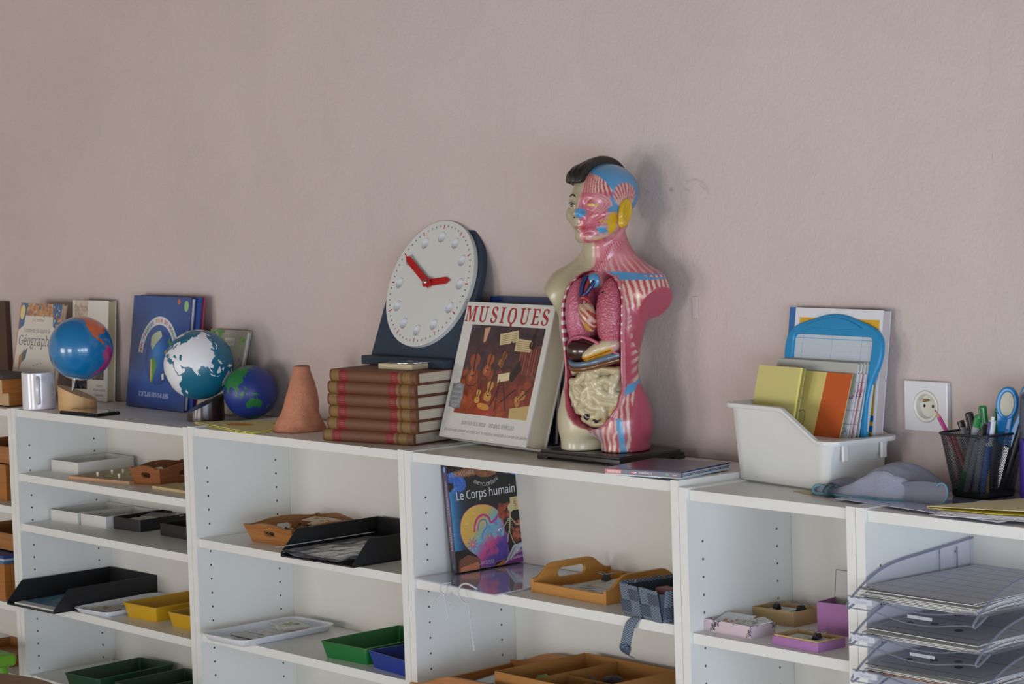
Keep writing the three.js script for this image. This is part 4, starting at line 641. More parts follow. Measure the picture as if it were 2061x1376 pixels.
const bodySpine = canvas(96, 1000, (g, w, h) => { const q = g.createLinearGradient(0, 0, 0, h); q.addColorStop(0, '#1d1620'); q.addColorStop(0.1, '#4a3a5a'); q.addColorStop(0.5, '#7a6478'); q.addColorStop(1, '#3a2a3a'); g.fillStyle = q; g.fillRect(0, 0, w, h); text(g, 'LAROUSSE', 48, 700, { size: 50, rot: -PI / 2, fill: '#cfc3cc', sx: 0.85 }); text(g, 'Le Corps humain', 48, 340, { size: 50, rot: -PI / 2, fill: '#cfc3cc', sx: 0.8, fam: 'sans-serif' }); g.fillStyle = '#7aa8d8'; g.beginPath(); g.arc(48, 90, 26, 0, 7); g.fill(); g.fillStyle = '#2a6a4a'; g.beginPath(); g.arc(48, 950, 22, 0, 7); g.fill(); });
book('book', 'human body encyclopedia with a glowing head on its black cover, leaning inside the bookcase', { at: [0.063, SH.G + 0.0058, 0.212], yaw: R(93), lean: R(5.8), w: 0.205, h: 0.231, t: 0.017, front: bodyCover, cover: '#1a131c', spine: bodySpine });
{ // plastic folders with strings
  const o = thing('plastic_folder', 'clear plastic folder lying under the human body encyclopedia', 'folder', [0.02, SH.G, 0]);
  const pts = [[0.006, 0.296], [0.285, 0.316], [0.272, 0.185], [0.235, 0.036], [0.006, 0.036]];
  const inner = printed('folder', (g, w, h) => { g.fillStyle = '#b9bac2'; g.fillRect(0, 0, w, h); const r = rng(95); daub(g, r, 40, 0, 0, w, h, ['#b9bac2', '#9a9ca8', '#c5c5cc'], 8, 40, 0.5); });
  part('sheets', sheetGeo(pts.map(([x, z]) => [x * 0.97 + 0.004, z * 0.97 + 0.002]), 0.0006, 0.0032), mat('#c2c3ca', 0.5), o);
  part('cover', sheetGeo(pts, 0.004, 0.0008), clear({ roughness: 0.07, color: '#fafaff' }), o);
  const cord = mat('#c9c9cc', 0.85), y0 = SH.G + 0.006;
  const s1 = thing('string', 'white string tied in a bow, hanging from the clear folder', 'string', [0, 0, 0]);
  part('loop', tube([[0.142, 0.8042, 0.29], [0.127, 0.801, 0.301], [0.122, 0.79, 0.303], [0.133, 0.782, 0.303], [0.143, 0.79, 0.303], [0.142, 0.8, 0.3], [0.138, 0.8042, 0.288]], 0.0016, 60, 6, false), cord, s1);
  part('knot', new THREE.SphereGeometry(0.0034, 10, 8).translate(0.134, 0.781, 0.303), cord, s1);
  part('bow', tube([[0.134, 0.781, 0.303], [0.118, 0.778, 0.304], [0.106, 0.77, 0.304], [0.1, 0.762, 0.304], [0.104, 0.762, 0.305], [0.118, 0.772, 0.305], [0.134, 0.78, 0.304], [0.15, 0.774, 0.304], [0.168, 0.764, 0.304], [0.176, 0.758, 0.305], [0.17, 0.756, 0.305], [0.152, 0.765, 0.305], [0.135, 0.779, 0.304]], 0.001, 90, 6), cord, s1);
  part('tail', tube([[0.134, 0.781, 0.303], [0.139, 0.768, 0.304], [0.143, 0.752, 0.304], [0.147, 0.736, 0.304]], 0.0014, 24, 6), cord, s1);
  const s2 = thing('string', 'long white string with a twisted end, hanging right of the bow', 'string', [0, 0, 0]);
  part('loop', tube([[0.236, 0.8042, 0.3], [0.228, 0.808, 0.303], [0.21, 0.812, 0.304], [0.192, 0.807, 0.304], [0.183, 0.795, 0.306], [0.19, 0.782, 0.307], [0.208, 0.773, 0.307], [0.217, 0.776, 0.307]], 0.0019, 60, 6), cord, s2);
  const tw = (ph) => [...Array(34)].map((_, i) => { const t = i / 33, a = t * 34 + ph; return [0.2155 + 0.0128 * t + 0.0011 * Math.cos(a), 0.778 - 0.096 * t, 0.306 + 0.0011 * Math.sin(a)]; });
  for (const ph of [0, PI]) part('strand', tube(tw(ph), 0.0011, 120, 5), cord, s2);
}
// tray with two taller grip ends
function endTray(name, label, at, turn, { w, d, hl, hh, ends = 'x', m, gap = 0.06 }) {
  const o = thing(name, label, 'tray', at, turn), t = 0.008, L = ends === 'x' ? d : w;
  const s = new THREE.Shape(), a = L / 2; s.moveTo(-a, 0); s.lineTo(a, 0); s.lineTo(a, hl); s.bezierCurveTo(a * 0.72, hl, a * 0.68, hh, a * 0.42, hh); s.lineTo(-a * 0.42, hh); s.bezierCurveTo(-a * 0.68, hh, -a * 0.72, hl, -a, hl); s.lineTo(-a, 0);
  const q = new THREE.Path(), gw = gap / 2, gh = 0.009, gy = hh - 0.022; q.absarc(gw - gh, gy, gh, -PI / 2, PI / 2, false); q.absarc(-gw + gh, gy, gh, PI / 2, PI * 1.5, false); s.holes.push(q);
  const e = uvBox(extrude(s, t, 0.0012, 12, 2).translate(0, 0, -t)), railL = ends === 'x' ? w - 2 * t : d - 2 * t, rail = uvBox(box(ends === 'x' ? railL : t, hl - 0.006, ends === 'x' ? t : railL, 0, (hl - 0.006) / 2, 0, 0.001));
  part('base', uvBox(box(w - 0.002, 0.004, d - 0.002, 0, 0.0022, 0)), m, o);
  for (const k of [-1, 1]) {
    const p = part('grip_end', e, m, o); if (ends === 'x') { p.position.x = k * w / 2; p.rotation.y = k * PI / 2; } else { p.position.z = k * d / 2; p.rotation.y = k > 0 ? 0 : PI; }
    const r = part('rail', rail, m, o); if (ends === 'x') r.position.z = k * (d / 2 - t / 2); else r.position.x = k * (w / 2 - t / 2);
  }
  return o;
}
endTray('wooden_tray', 'pale wooden tray with one high grip end showing, behind the grey woven basket', [0.428, SH.G, 0.132], R(-1.5), { w: 0.226, d: 0.198, hl: 0.026, hh: 0.052, m: oakPale, gap: 0.07 });
cardHeap('worksheet_cards', 'white cards and a black clip in the pale tray behind the basket', [0.43, SH.G + 0.0046, 0.13], R(-1), [[-0.01, 0.001, 0.0, 0.15, 0.12, 0.05, picture(61, ['#c9c9c9'], '#c5c6ca')], [0.02, 0.006, -0.03, 0.13, 0.1, -0.12, picture(62, ['#a9a9ad'], '#cfd0d2'), 0.06], [-0.02, 0.0025, 0.05, 0.12, 0.06, 0.2, picture(63, ['#4a4a4e', '#b0b0b4'], '#c9cacc')]]);
function clip(label, at, turn, s = 1) {
  const o = thing('binder_clip', label, 'clip', at, turn); const m = mat('#17181a', 0.4, { metalness: 0.3 });
  part('jaw', extrude(shapeOf([[-0.006, 0], [0.006, 0], [0.0015, 0.011], [-0.0015, 0.011]].map(([x, y]) => [x * s, y * s])), 0.019 * s, 0.0005).translate(0, 0, -0.0095 * s), m, o);
  for (const k of [-1, 1]) part('wire_arm', tube([[0, 0.010 * s, -0.006 * s], [k * 0.012 * s, 0.013 * s, -0.005 * s], [k * 0.02 * s, 0.012 * s, 0], [k * 0.012 * s, 0.013 * s, 0.005 * s], [0, 0.010 * s, 0.006 * s]], 0.0008 * s, 30, 6), mat('#8f9094', 0.3, { metalness: 0.9 }), o);
}
clip('black binder clip lying on the cards of the pale wooden tray', [0.385, SH.G + 0.013, 0.095], 0.4, 1.1);
{ // woven basket
  const o = thing('woven_basket', 'grey woven strap basket standing at the right end of the shelf', 'basket', [0.7, SH.G, 0.216], R(-9.8));
  const w = 0.128, d = 0.128, h = 0.056, f = 0.009;
  const knit = canvas(128, 128, (g) => { g.fillStyle = '#5f6c7c'; g.fillRect(0, 0, 128, 128); for (let y = 0; y < 128; y += 8) for (let x = 0; x < 128; x += 12) { g.fillStyle = (x / 12 + y / 8) % 2 < 1 ? '#9aa9b8' : '#3c4654'; g.beginPath(); g.ellipse(x + 6, y + 4, 5, 2.4, 0.3, 0, 7); g.fill(); } });
  const km = mat('#ffffff', 0.8, { map: rep(knit, 26, 26), bumpMap: rep(lam, 9, 9), bumpScale: 0.0006 }), kd = mat('#b5bcc6', 0.85, { map: rep(knit, 26, 26) });
  part('lining', openBox(w - 0.004, d - 0.004, h - 0.003, { f: f - 0.001, t: 0.0015, r: 0.004 }), mat('#3a4450', 0.9), o);
  const tilt = Math.atan2(f, h), strap = (len, wid, out) => uvBox(box(wid, len, 0.0018, 0, len / 2, out, 0.0006));
  [[w, d, 0, 4], [d, w, PI / 2, 4], [w, d, PI, 4], [d, w, -PI / 2, 4]].forEach(([len, dep, rot, n]) => {
    for (let i = 0; i < n; i++) { // upright straps, the alternate ones over and under the two bands
      const u = (i - (n - 1) / 2) * (len / n), over = i % 2, s = part('strap', strap(h + 0.004, len / n - 0.002, over ? 0.0012 : -0.0004), km, o);
      s.position.set(u * Math.cos(rot) + dep / 2 * Math.sin(rot), 0, -u * Math.sin(rot) + dep / 2 * Math.cos(rot)); s.rotation.set(tilt, rot, 0, 'YXZ');
    }
    for (const [y, odd] of [[0.007, 0], [0.031, 1]]) for (let i = 0; i < n; i++) {
      if ((i + odd) % 2) continue; const u = (i - (n - 1) / 2) * (len / n), b = part('band', uvBox(box(len / n + 0.002, 0.0215, 0.0018, u, 0.0107, 0.0016, 0.0006)), kd, o);
      const off = dep / 2 + y * Math.tan(tilt); b.position.set(off * Math.sin(rot), y, off * Math.cos(rot)); b.rotation.set(tilt, rot, 0, 'YXZ');
    }
  });
  const rb = thing('ribbon', 'grey woven ribbon hanging from the shelf edge below the basket', 'ribbon', [0, 0, 0]);
  const path = new THREE.CatmullRomCurve3([V(0.69, 0.7995, 0.272), V(0.679, 0.7995, 0.285), V(0.669, 0.79, 0.2905), V(0.66, 0.765, 0.2935), V(0.655, 0.743, 0.295), V(0.662, 0.737, 0.303), V(0.676, 0.7335, 0.309), V(0.696, 0.7325, 0.311)]), n = 40, pos = [], uv = [], idx = [];
  for (let i = 0; i <= n; i++) { const p = path.getPointAt(i / n), t = i / n, wd = t > 0.62 ? mix(0.0135, 0.004, (t - 0.62) / 0.38) : 0.0135, ax = t > 0.6 ? V(-0.2, 0.55, 0.8).normalize() : V(0.99, 0.12, 0.0); for (const k of [-1, 1]) { pos.push(p.x + k * wd * ax.x, p.y + k * wd * ax.y * (t > 0.6 ? 1 : 0.4), p.z + k * wd * ax.z); uv.push(k * 0.0135, t * 0.13); } if (i < n) { const a = 2 * i; idx.push(a, a + 1, a + 2, a + 1, a + 3, a + 2); } }
  const g = new THREE.BufferGeometry(); g.setAttribute('position', new THREE.Float32BufferAttribute(pos, 3)); g.setAttribute('uv', new THREE.Float32BufferAttribute(uv, 2)); g.setIndex(idx); g.computeVertexNormals();
  const back = g.clone(), bp = back.attributes.position; for (let i = 0; i < bp.count; i++) bp.setXYZ(i, bp.getX(i) + 0.0006, bp.getY(i) - 0.0006, bp.getZ(i) - 0.0008);
  part('band', merge([g, back]), km, rb); 
  solo('felt_piece', 'folded red felt piece lying in the grey woven basket', 'felt', box(0.07, 0.018, 0.05, 0, 0.009, 0, 0.008), mat('#8a2a22', 0.9), [0.735, SH.G + 0.036, 0.19], 0.3);
  solo('felt_piece', 'pale pink felt piece at the back of the grey woven basket', 'felt', box(0.05, 0.014, 0.03, 0, 0.007, 0, 0.006), mat('#b98a90', 0.9), [0.672, SH.G + 0.03, 0.2], -0.2);
}
// ---- lowest visible gap of that bookcase
endTray('wooden_tray', 'large oak tray with grip ends and white papers, under the cardboard sorting box', [0.282, SH.H, 0.186], R(5), { w: 0.445, d: 0.29, hl: 0.03, hh: 0.056, ends: 'z', m: oak, gap: 0.09 });
{ const ps = thing('paper_stack', 'white worksheets lying in the large oak tray', 'papers', [0.19, SH.H + 0.0046, 0.18], R(5)); for (let i = 0; i < 5; i++) { const [g, ms] = flat(0.19, 0.0012, 0.24, picture(64 + (i % 2), ['#c9cacd', '#bfc4cc'], '#d0d1d3'), paper); const c = part('sheet', g, ms, ps); c.position.set(0.004 * ((i * 3) % 4), i * 0.002, 0.004 * ((i * 5) % 3)); c.rotation.set(0.012 * i, 0.05 * ((i * 7) % 5 - 2), 0); } }
{
  const o = thing('sorting_box', 'brown cardboard sorting box with inner dividers, resting on the large oak tray', 'box', [0.406, SH.H + 0.0325, 0.175], R(0.2));
  const k = mat('#a9773c', 0.8, { bumpMap: lam, bumpScale: 0.0003 }); part('shell', openBox(0.264, 0.238, 0.04, { t: 0.003, r: 0.001 }), k, o);
  part('divider', box(0.003, 0.032, 0.23, -0.035, 0.019, 0), k, o); part('divider', box(0.16, 0.028, 0.003, 0.045, 0.017, 0.02), k, o); part('divider', box(0.003, 0.026, 0.1, 0.05, 0.016, 0.068), k, o);
  const r = rng(97), lump = (s, seed) => { const g = new THREE.IcosahedronGeometry(s, 3), p = g.attributes.position; for (let i = 0; i < p.count; i++) { const v = V(p.getX(i), p.getY(i), p.getZ(i)), k2 = 0.8 + 0.45 * noise3(v.x * 130 + seed, v.y * 130, v.z * 130); p.setXYZ(i, v.x * k2, v.y * k2 * 0.7, v.z * k2); } const m = mergeVertices(g, 1e-5); m.computeVertexNormals(); return m; };
  const y = SH.H + 0.0365; let n = 0;
  for (const [x, z, s, c, lab] of [[0.325, 0.215, 0.017, '#5f9a1c', 'crumpled lime green piece in the left part of the sorting box'], [0.44, 0.135, 0.019, '#3a2a38', 'larger dark purple mineral lump in the sorting box'], [0.395, 0.15, 0.013, '#4a3040', 'smaller dark purple mineral lump in the sorting box'], [0.49, 0.145, 0.011, '#3a3a34', 'dark grey stone at the right in the sorting box'], [0.385, 0.245, 0.012, '#44525e', 'blue-grey stone near the front of the sorting box']]) solo('stone', lab, 'stone', lump(s, 5 + n++), mat(c, n === 1 ? 0.45 : 0.6), [x, y + s * 0.62, z], r() * 6, 'stones in the sorting box');
}
// ---------------------------------------------------------------- narrow bookcase
const pattern = printed('flower', (g, w, h) => { g.fillStyle = '#cdb9c0'; g.fillRect(0, 0, w, h); const r = rng(101); for (let i = 0; i < 13; i++) { const x = r() * w, y = r() * h; g.strokeStyle = '#2a2430'; g.lineWidth = 2; g.beginPath(); g.moveTo(x, y); g.bezierCurveTo(x + 50 * (r() - 0.5), y - 60 * r(), x + 70 * (r() - 0.5), y + 50 * r(), x + 90 * (r() - 0.5), y - 30 * r()); g.stroke(); for (let k = 0; k < 4; k++) { g.beginPath(); g.ellipse(x + 30 * (r() - 0.5), y + 30 * (r() - 0.5), 9, 4, r() * 6, 0, 7); k % 2 ? g.stroke() : (g.fillStyle = '#3a3440', g.fill()); } } });
solo('patterned_box', 'small pink box printed with dark flower tendrils', 'box', uvBox(openBox(0.117, 0.06, 0.022, { t: 0.0016, r: 0.0006 }), 11), pattern, [0.882, SH.I, 0.226], R(-0.7));
cardHeap('small_cards', 'white cards sticking up out of the pink flowered box', [0.882, SH.I + 0.019, 0.224], R(-0.7), [[-0.02, 0, 0.0, 0.07, 0.05, 0.05, picture(71, ['#c8622e', '#b9bcc8'], '#cfd2d2'), 0.3], [0.024, 0.001, 0.004, 0.06, 0.046, -0.2, picture(72, ['#8a8d90'], '#c9cccc'), 0.12], [0.036, 0.003, -0.004, 0.05, 0.045, -0.5, picture(73, ['#9a9d9c'], '#c5c8c6'), 0.14]]);
solo('kraft_box', 'small open brown card box behind the pink flowered box', 'box', openBox(0.1, 0.068, 0.027, { t: 0.0018, r: 0.0006 }), kraftM, [0.872, SH.I, 0.098], R(1.6));
cardHeap('small_cards', 'white cards held by clips inside the small brown card box', [0.872, SH.I + 0.018, 0.098], R(1.6), [[0.012, 0, 0, 0.066, 0.056, 0, picture(74, ['#c9c9c6'], '#d2d2ce')], [-0.012, 0.0016, 0.002, 0.05, 0.05, 0.1, picture(75, ['#b9b9b6'], '#c9cac8')]]);
clip('black binder clip in the small brown card box', [0.9, SH.I + 0.0215, 0.088], 0.2); clip('binder clip at the left in the small brown card box', [0.852, SH.I + 0.0215, 0.1], 1.2, 0.9);
const lilac = mat('#a873a8', 0.75);
solo('purple_box', 'tall open purple box holding a large white card', 'box', openBox(0.1, 0.09, 0.055, { t: 0.0016, r: 0.0006 }), lilac, [1.03, SH.I, 0.088], R(9));
{ const o = thing('card', 'large white card standing in the tall purple box', 'card', [1.018, SH.I + 0.004, 0.085], R(4)); o.rotation.x = -0.1; part('sheet', box(0.08, 0.1, 0.0012, 0, 0.05, 0), mat('#b9bab6', 0.6), o); part('sheet', box(0.08, 0.1, 0.0012, 0.002, 0.05, -0.004), mat('#b9bab6', 0.6), o); part('margin', [box(0.08, 0.0008, 0.0003, 0, 0.0995, 0.0008), box(0.0008, 0.1, 0.0003, -0.0395, 0.05, 0.0008)], mat('#3a3b40', 0.6), o); }
clip('black binder clip gripping the top right of the large white card', [1.056, SH.I + 0.094, 0.078], 1.6, 0.9);
solo('purple_box', 'shallow purple box lined in tan, at the front of the narrow bookcase', 'box', [openBox(0.11, 0.066, 0.0155, { t: 0.0016, r: 0.0006 })], lilac, [1.054, SH.I, 0.233], R(-1.5));
{ const o = solo('tan_tray', 'tan card lining inside the shallow purple box', 'box', openBox(0.1062, 0.0622, 0.0165, { t: 0.0012, r: 0.0005 }), kraftM, [1.054, SH.I + 0.0018, 0.233], R(-1.5)); }
cardHeap('small_cards', 'white cards under a black clip in the shallow purple box', [1.05, SH.I + 0.0105, 0.233], R(-1.5), [[-0.016, 0, 0, 0.055, 0.05, 0.06, picture(76, ['#c9c9cc'], '#cfd0d2')], [0.022, 0.0014, 0.004, 0.05, 0.05, -0.1, picture(77, ['#b9babd'], '#c5c6c8')]]);
clip('black binder clip on the cards of the shallow purple box', [1.07, SH.I + 0.0135, 0.229], 0.3);
// ---------------------------------------------------------------- on the wall
{
  const o = thing('wall_socket', 'square white wall socket with a round recess and an earth pin', 'socket', [1.133, 1.1845, 0]);
  const pm = phys('#d9d9dc', 0.3, { clearcoat: 0.3 }), W = 0.0485, H = 0.0435;
  const s = shapeOf([[-W, -H], [W, -H], [W, H], [-W, H]]); const q = new THREE.Path(); q.absarc(0, 0, 0.0275, 0, 2 * PI, true); s.holes.push(q);
  part('cover_plate', extrude(s, 0.0105, 0.0016, 40, 3), pm, o);
  part('insert_ring', lathe([[0.0275, 0.0005], [0.0275, 0.0108], [0.0262, 0.0116], [0.0222, 0.0114], [0.021, 0.0105], [0.0192, 0.0028], [0.0185, 0.0018]], 48).rotateX(PI / 2), phys('#dcdad2', 0.28, { clearcoat: 0.3 }), o);
  const f = new THREE.Shape(); f.absarc(0, 0, 0.0192, 0, 2 * PI); for (const k of [-1, 1]) { const h = new THREE.Path(); h.absarc(k * 0.0095, 0, 0.0028, 0, 2 * PI, true); f.holes.push(h); }
  part('recess_floor', extrude(f, 0.0012, 0).translate(0, 0, 0.0012), mat('#d3d0c4', 0.4), o);
  part('recess_back', cyl(0.019, 0.019, 0.002).rotateX(PI / 2).translate(0, 0, -0.0014), mat('#1b1b1b', 0.8), o);
  part('earth_pin', [cyl(0.0024, 0.0024, 0.0135, 16).rotateX(PI / 2).translate(0, 0.0105, 0.001), new THREE.SphereGeometry(0.0024, 14, 8).translate(0, 0.0105, 0.0145)], mat('#a58f6a', 0.25, { metalness: 1 }), o);
}
solo('wall_strip', 'small pale adhesive strip stuck on the wall to the right of the anatomy model', 'strip', box(0.0145, 0.041, 0.003, 0, 0, 0.0015, 0.001), mat('#cdbfbe', 0.6), [0.5583, 1.3436, 0]);
// ---------------------------------------------------------------- white file bin and what stands in it
const BIN = { x: 0.933, y: 1.0442, z: 0.090, turn: R(-7), w: 0.25, d: 0.132 };
{
  const o = thing('file_bin', 'white plastic file bin with a sloping front edge, full of folders', 'bin', [BIN.x, BIN.y, BIN.z], BIN.turn);
  const a = BIN.w / 2, b = BIN.d / 2, f = 0.014, hi = 0.141, lo = 0.09, x1 = 0.018, x2 = 0.112;
  const top = (dy) => (x) => mix(hi, lo, clamp((x - x1) / (x2 - x1))) + dy;
  const bm = phys('#dadbd8', 0.38, { clearcoat: 0.2, clearcoatRoughness: 0.3 });
  const nc = 24, dense = (rings) => { // rounded rectangle walked in small steps so that the sloping rim stays straight
    const ring = ([A, B, r, y]) => { const p = []; const E = (x0, z0, x1_, z1_, n) => { for (let i = 0; i < n; i++) p.push([mix(x0, x1_, i / n), mix(z0, z1_, i / n)]); }; const C = (cx, cz, t0) => { for (let i = 0; i < 5; i++) { const t = t0 + i / 5 * PI / 2; p.push([cx + r * Math.cos(t), cz + r * Math.sin(t)]); } }; C(A - r, B - r, 0); E(A - r, B, -A + r, B, nc); C(-A + r, B - r, PI / 2); E(-A, B - r, -A, -B + r, 6); C(-A + r, -B + r, PI); E(-A + r, -B, A - r, -B, nc); C(A - r, -B + r, PI * 1.5); E(A, -B + r, A, B - r, 6); return p.map(([x, z]) => [x, typeof y === 'function' ? y(x) : y, z]); };
    const R_ = rings.map(ring), n = R_[0].length, pos = R_.flat(2), idx = [];
    for (let i = 0; i < R_.length - 1; i++) for (let k = 0; k < n; k++) { const p = i * n + k, q = i * n + (k + 1) % n; idx.push(p, p + n, q, q, p + n, q + n); }
    for (const [i, flip] of [[0, true], [R_.length - 1, false]]) { const c = pos.length / 3; pos.push(0, R_[i][0][1], 0); for (let k = 0; k < n; k++) flip ? idx.push(c, i * n + k, i * n + (k + 1) % n) : idx.push(c, i * n + (k + 1) % n, i * n + k); }
    const g = new THREE.BufferGeometry(); g.setAttribute('position', new THREE.Float32BufferAttribute(pos, 3)); g.setIndex(idx); g.computeVertexNormals(); return toCreasedNormals(g, 0.7);
  };
  part('body', dense([[a - 0.006, b - 0.006, 0.012, 0], [a, b, 0.014, 0.004], [a + f * 0.42, b + f * 0.25, 0.016, 0.06], [a + f, b + f * 0.5, 0.018, top(-0.004)], [a + f - 0.003, b + f * 0.5 - 0.003, 0.015, top(-0.004)], [a + f * 0.3, b + f * 0.2 - 0.003, 0.013, 0.058], [a - 0.003, b - 0.003, 0.011, 0.003]]), bm, o);
  part('rim', dense([[a + f - 0.002, b + f * 0.5 - 0.002, 0.016, top(-0.007)], [a + f + 0.013, b + f * 0.5 + 0.007, 0.026, top(-0.008)], [a + f + 0.0145, b + f * 0.5 + 0.0085, 0.028, top(-0.005)], [a + f + 0.0135, b + f * 0.5 + 0.0075, 0.027, top(0)], [a + f + 0.001, b + f * 0.5 + 0.001, 0.018, top(0.001)], [a + f - 0.003, b + f * 0.5 - 0.003, 0.014, top(-0.003)]].slice(0, 6)).translate(0, 0, 0), bm, o);
  for (const [x, z, h] of [[-a - f - 0.008, b * 0.55, hi], [a + f + 0.003, b * 0.62, lo], [a + f + 0.003, -b * 0.7, lo]]) part('tab', box(0.006, 0.03, 0.012, x, h - 0.022, z, 0.002), bm, o);
}
// the rim ring above is closed by its own caps; what stands inside hides them
function leaf(name, label, category, { at, yaw, lean, w, h, t, front, side, group }) {
  const o = thing(name, label, category, at, R(yaw), group); o.rotation.x = -R(lean); o.position.y += t * Math.sin(R(lean)); return o;
}
const Y0 = BIN.y + 0.0045;
{
  const bk = canvas(512, 620, (g, w, h) => { g.fillStyle = '#dcdce0'; g.fillRect(0, 0, w, h); g.fillStyle = '#d8a51c'; g.fillRect(60, 36, w - 75, h - 60); g.fillStyle = '#1f66a8'; g.fillRect(0, 0, 34, h); g.fillStyle = '#e2c060'; g.fillRect(430, 100, 60, 90); g.fillStyle = '#1f66a8'; for (let i = 0; i < 5; i++) g.fillRect(400, 380 + i * 36, 100, 22); g.fillStyle = '#d8a51c'; g.fillRect(400, 470, 100, 8); });
  book('folder', 'tall yellow and blue folder with white edges at the back of the bin', { at: [0.82, Y0, 0.056], yaw: R(-3), lean: R(7.5), w: 0.236, h: 0.302, t: 0.02, front: bk, cover: '#d9dae0', over: 0.001, ct: 0.0012, pages: mat('#d6d2e2', 0.75, { map: pageTex }) }).userData.category = 'folder';
}
{ // whiteboard with a waved blue frame
  const o = leaf('whiteboard', 'small lined whiteboard in a wavy bright blue frame, standing in the bin', 'whiteboard', { at: [0.819, Y0, 0.074], yaw: -4, lean: 11, w: 0.25, h: 0.295, t: 0.008 });
  const fm = phys('#1287bd', 0.4, { clearcoat: 0.25, clearcoatRoughness: 0.3 }), W = 0.246, H = 0.297, s = new THREE.Shape();
  s.moveTo(0.03, 0); s.lineTo(W - 0.03, 0); s.bezierCurveTo(W - 0.004, 0.0, W - 0.01, 0.06, W - 0.016, 0.1); s.bezierCurveTo(W - 0.022, 0.145, W - 0.02, 0.16, W - 0.012, 0.185); s.bezierCurveTo(W, 0.21, W + 0.003, 0.225, W, 0.245); s.bezierCurveTo(W - 0.004, 0.275, W - 0.04, 0.28, W - 0.07, 0.288); s.bezierCurveTo(W * 0.56, H + 0.003, W * 0.44, H + 0.003, 0.07, 0.288); s.bezierCurveTo(0.04, 0.28, 0.004, 0.275, 0, 0.245); s.bezierCurveTo(-0.003, 0.225, 0.0, 0.21, 0.008, 0.185); s.bezierCurveTo(0.016, 0.16, 0.018, 0.145, 0.012, 0.1); s.bezierCurveTo(0.006, 0.06, 0.004, 0, 0.03, 0);
  const q = new THREE.Path(), x0 = 0.02, x1 = W - 0.024, y1 = 0.258, r = 0.012; q.moveTo(x0 + 0.008, 0.03); q.lineTo(x0, y1 - r); q.quadraticCurveTo(x0, y1, x0 + r, y1); q.lineTo(x1 - r, y1); q.quadraticCurveTo(x1, y1, x1, y1 - r); q.lineTo(x1 - 0.008, 0.03); q.lineTo(x0 + 0.008, 0.03); s.holes.push(q);
  part('frame', extrude(s, 0.011, 0.0035, 14, 4).translate(0, 0, -0.008), fm, o);
  const hump = extrude((() => { const z = new THREE.Shape(); z.moveTo(0.05, 0.272); z.bezierCurveTo(W * 0.4, 0.296, W * 0.6, 0.296, W - 0.05, 0.272); z.bezierCurveTo(W * 0.6, 0.268, W * 0.4, 0.268, 0.05, 0.272); return z; })(), 0.004, 0.0016, 14, 3); part('grip', hump.translate(0, 0, 0.0015), fm, o);
  const bt = canvas(512, 600, (g, w, h) => { g.fillStyle = '#c3ccd4'; g.fillRect(0, 0, w, h); for (let x = 0; x < w; x += 11) { g.strokeStyle = 'rgba(120,150,180,0.35)'; g.lineWidth = 1.5; g.beginPath(); g.moveTo(x, 0); g.lineTo(x, h); g.stroke(); } for (let y = 20; y < h; y += 26) { g.strokeStyle = y % 104 < 26 ? 'rgba(60,140,200,0.8)' : 'rgba(120,160,195,0.3)'; g.lineWidth = y % 104 < 26 ? 2.5 : 1.2; g.beginPath(); g.moveTo(0, y); g.lineTo(w, y); g.stroke(); } for (let x = 60; x < w; x += 180) { g.strokeStyle = 'rgba(60,140,200,0.5)'; g.lineWidth = 2; g.beginPath(); g.moveTo(x, 0); g.lineTo(x, h); g.stroke(); } });
  part('writing_surface', box(W - 0.03, 0.25, 0.003, W / 2, 0.135, -0.004), phys('#ffffff', 0.25, { map: bt, clearcoat: 0.4 }), o);
}
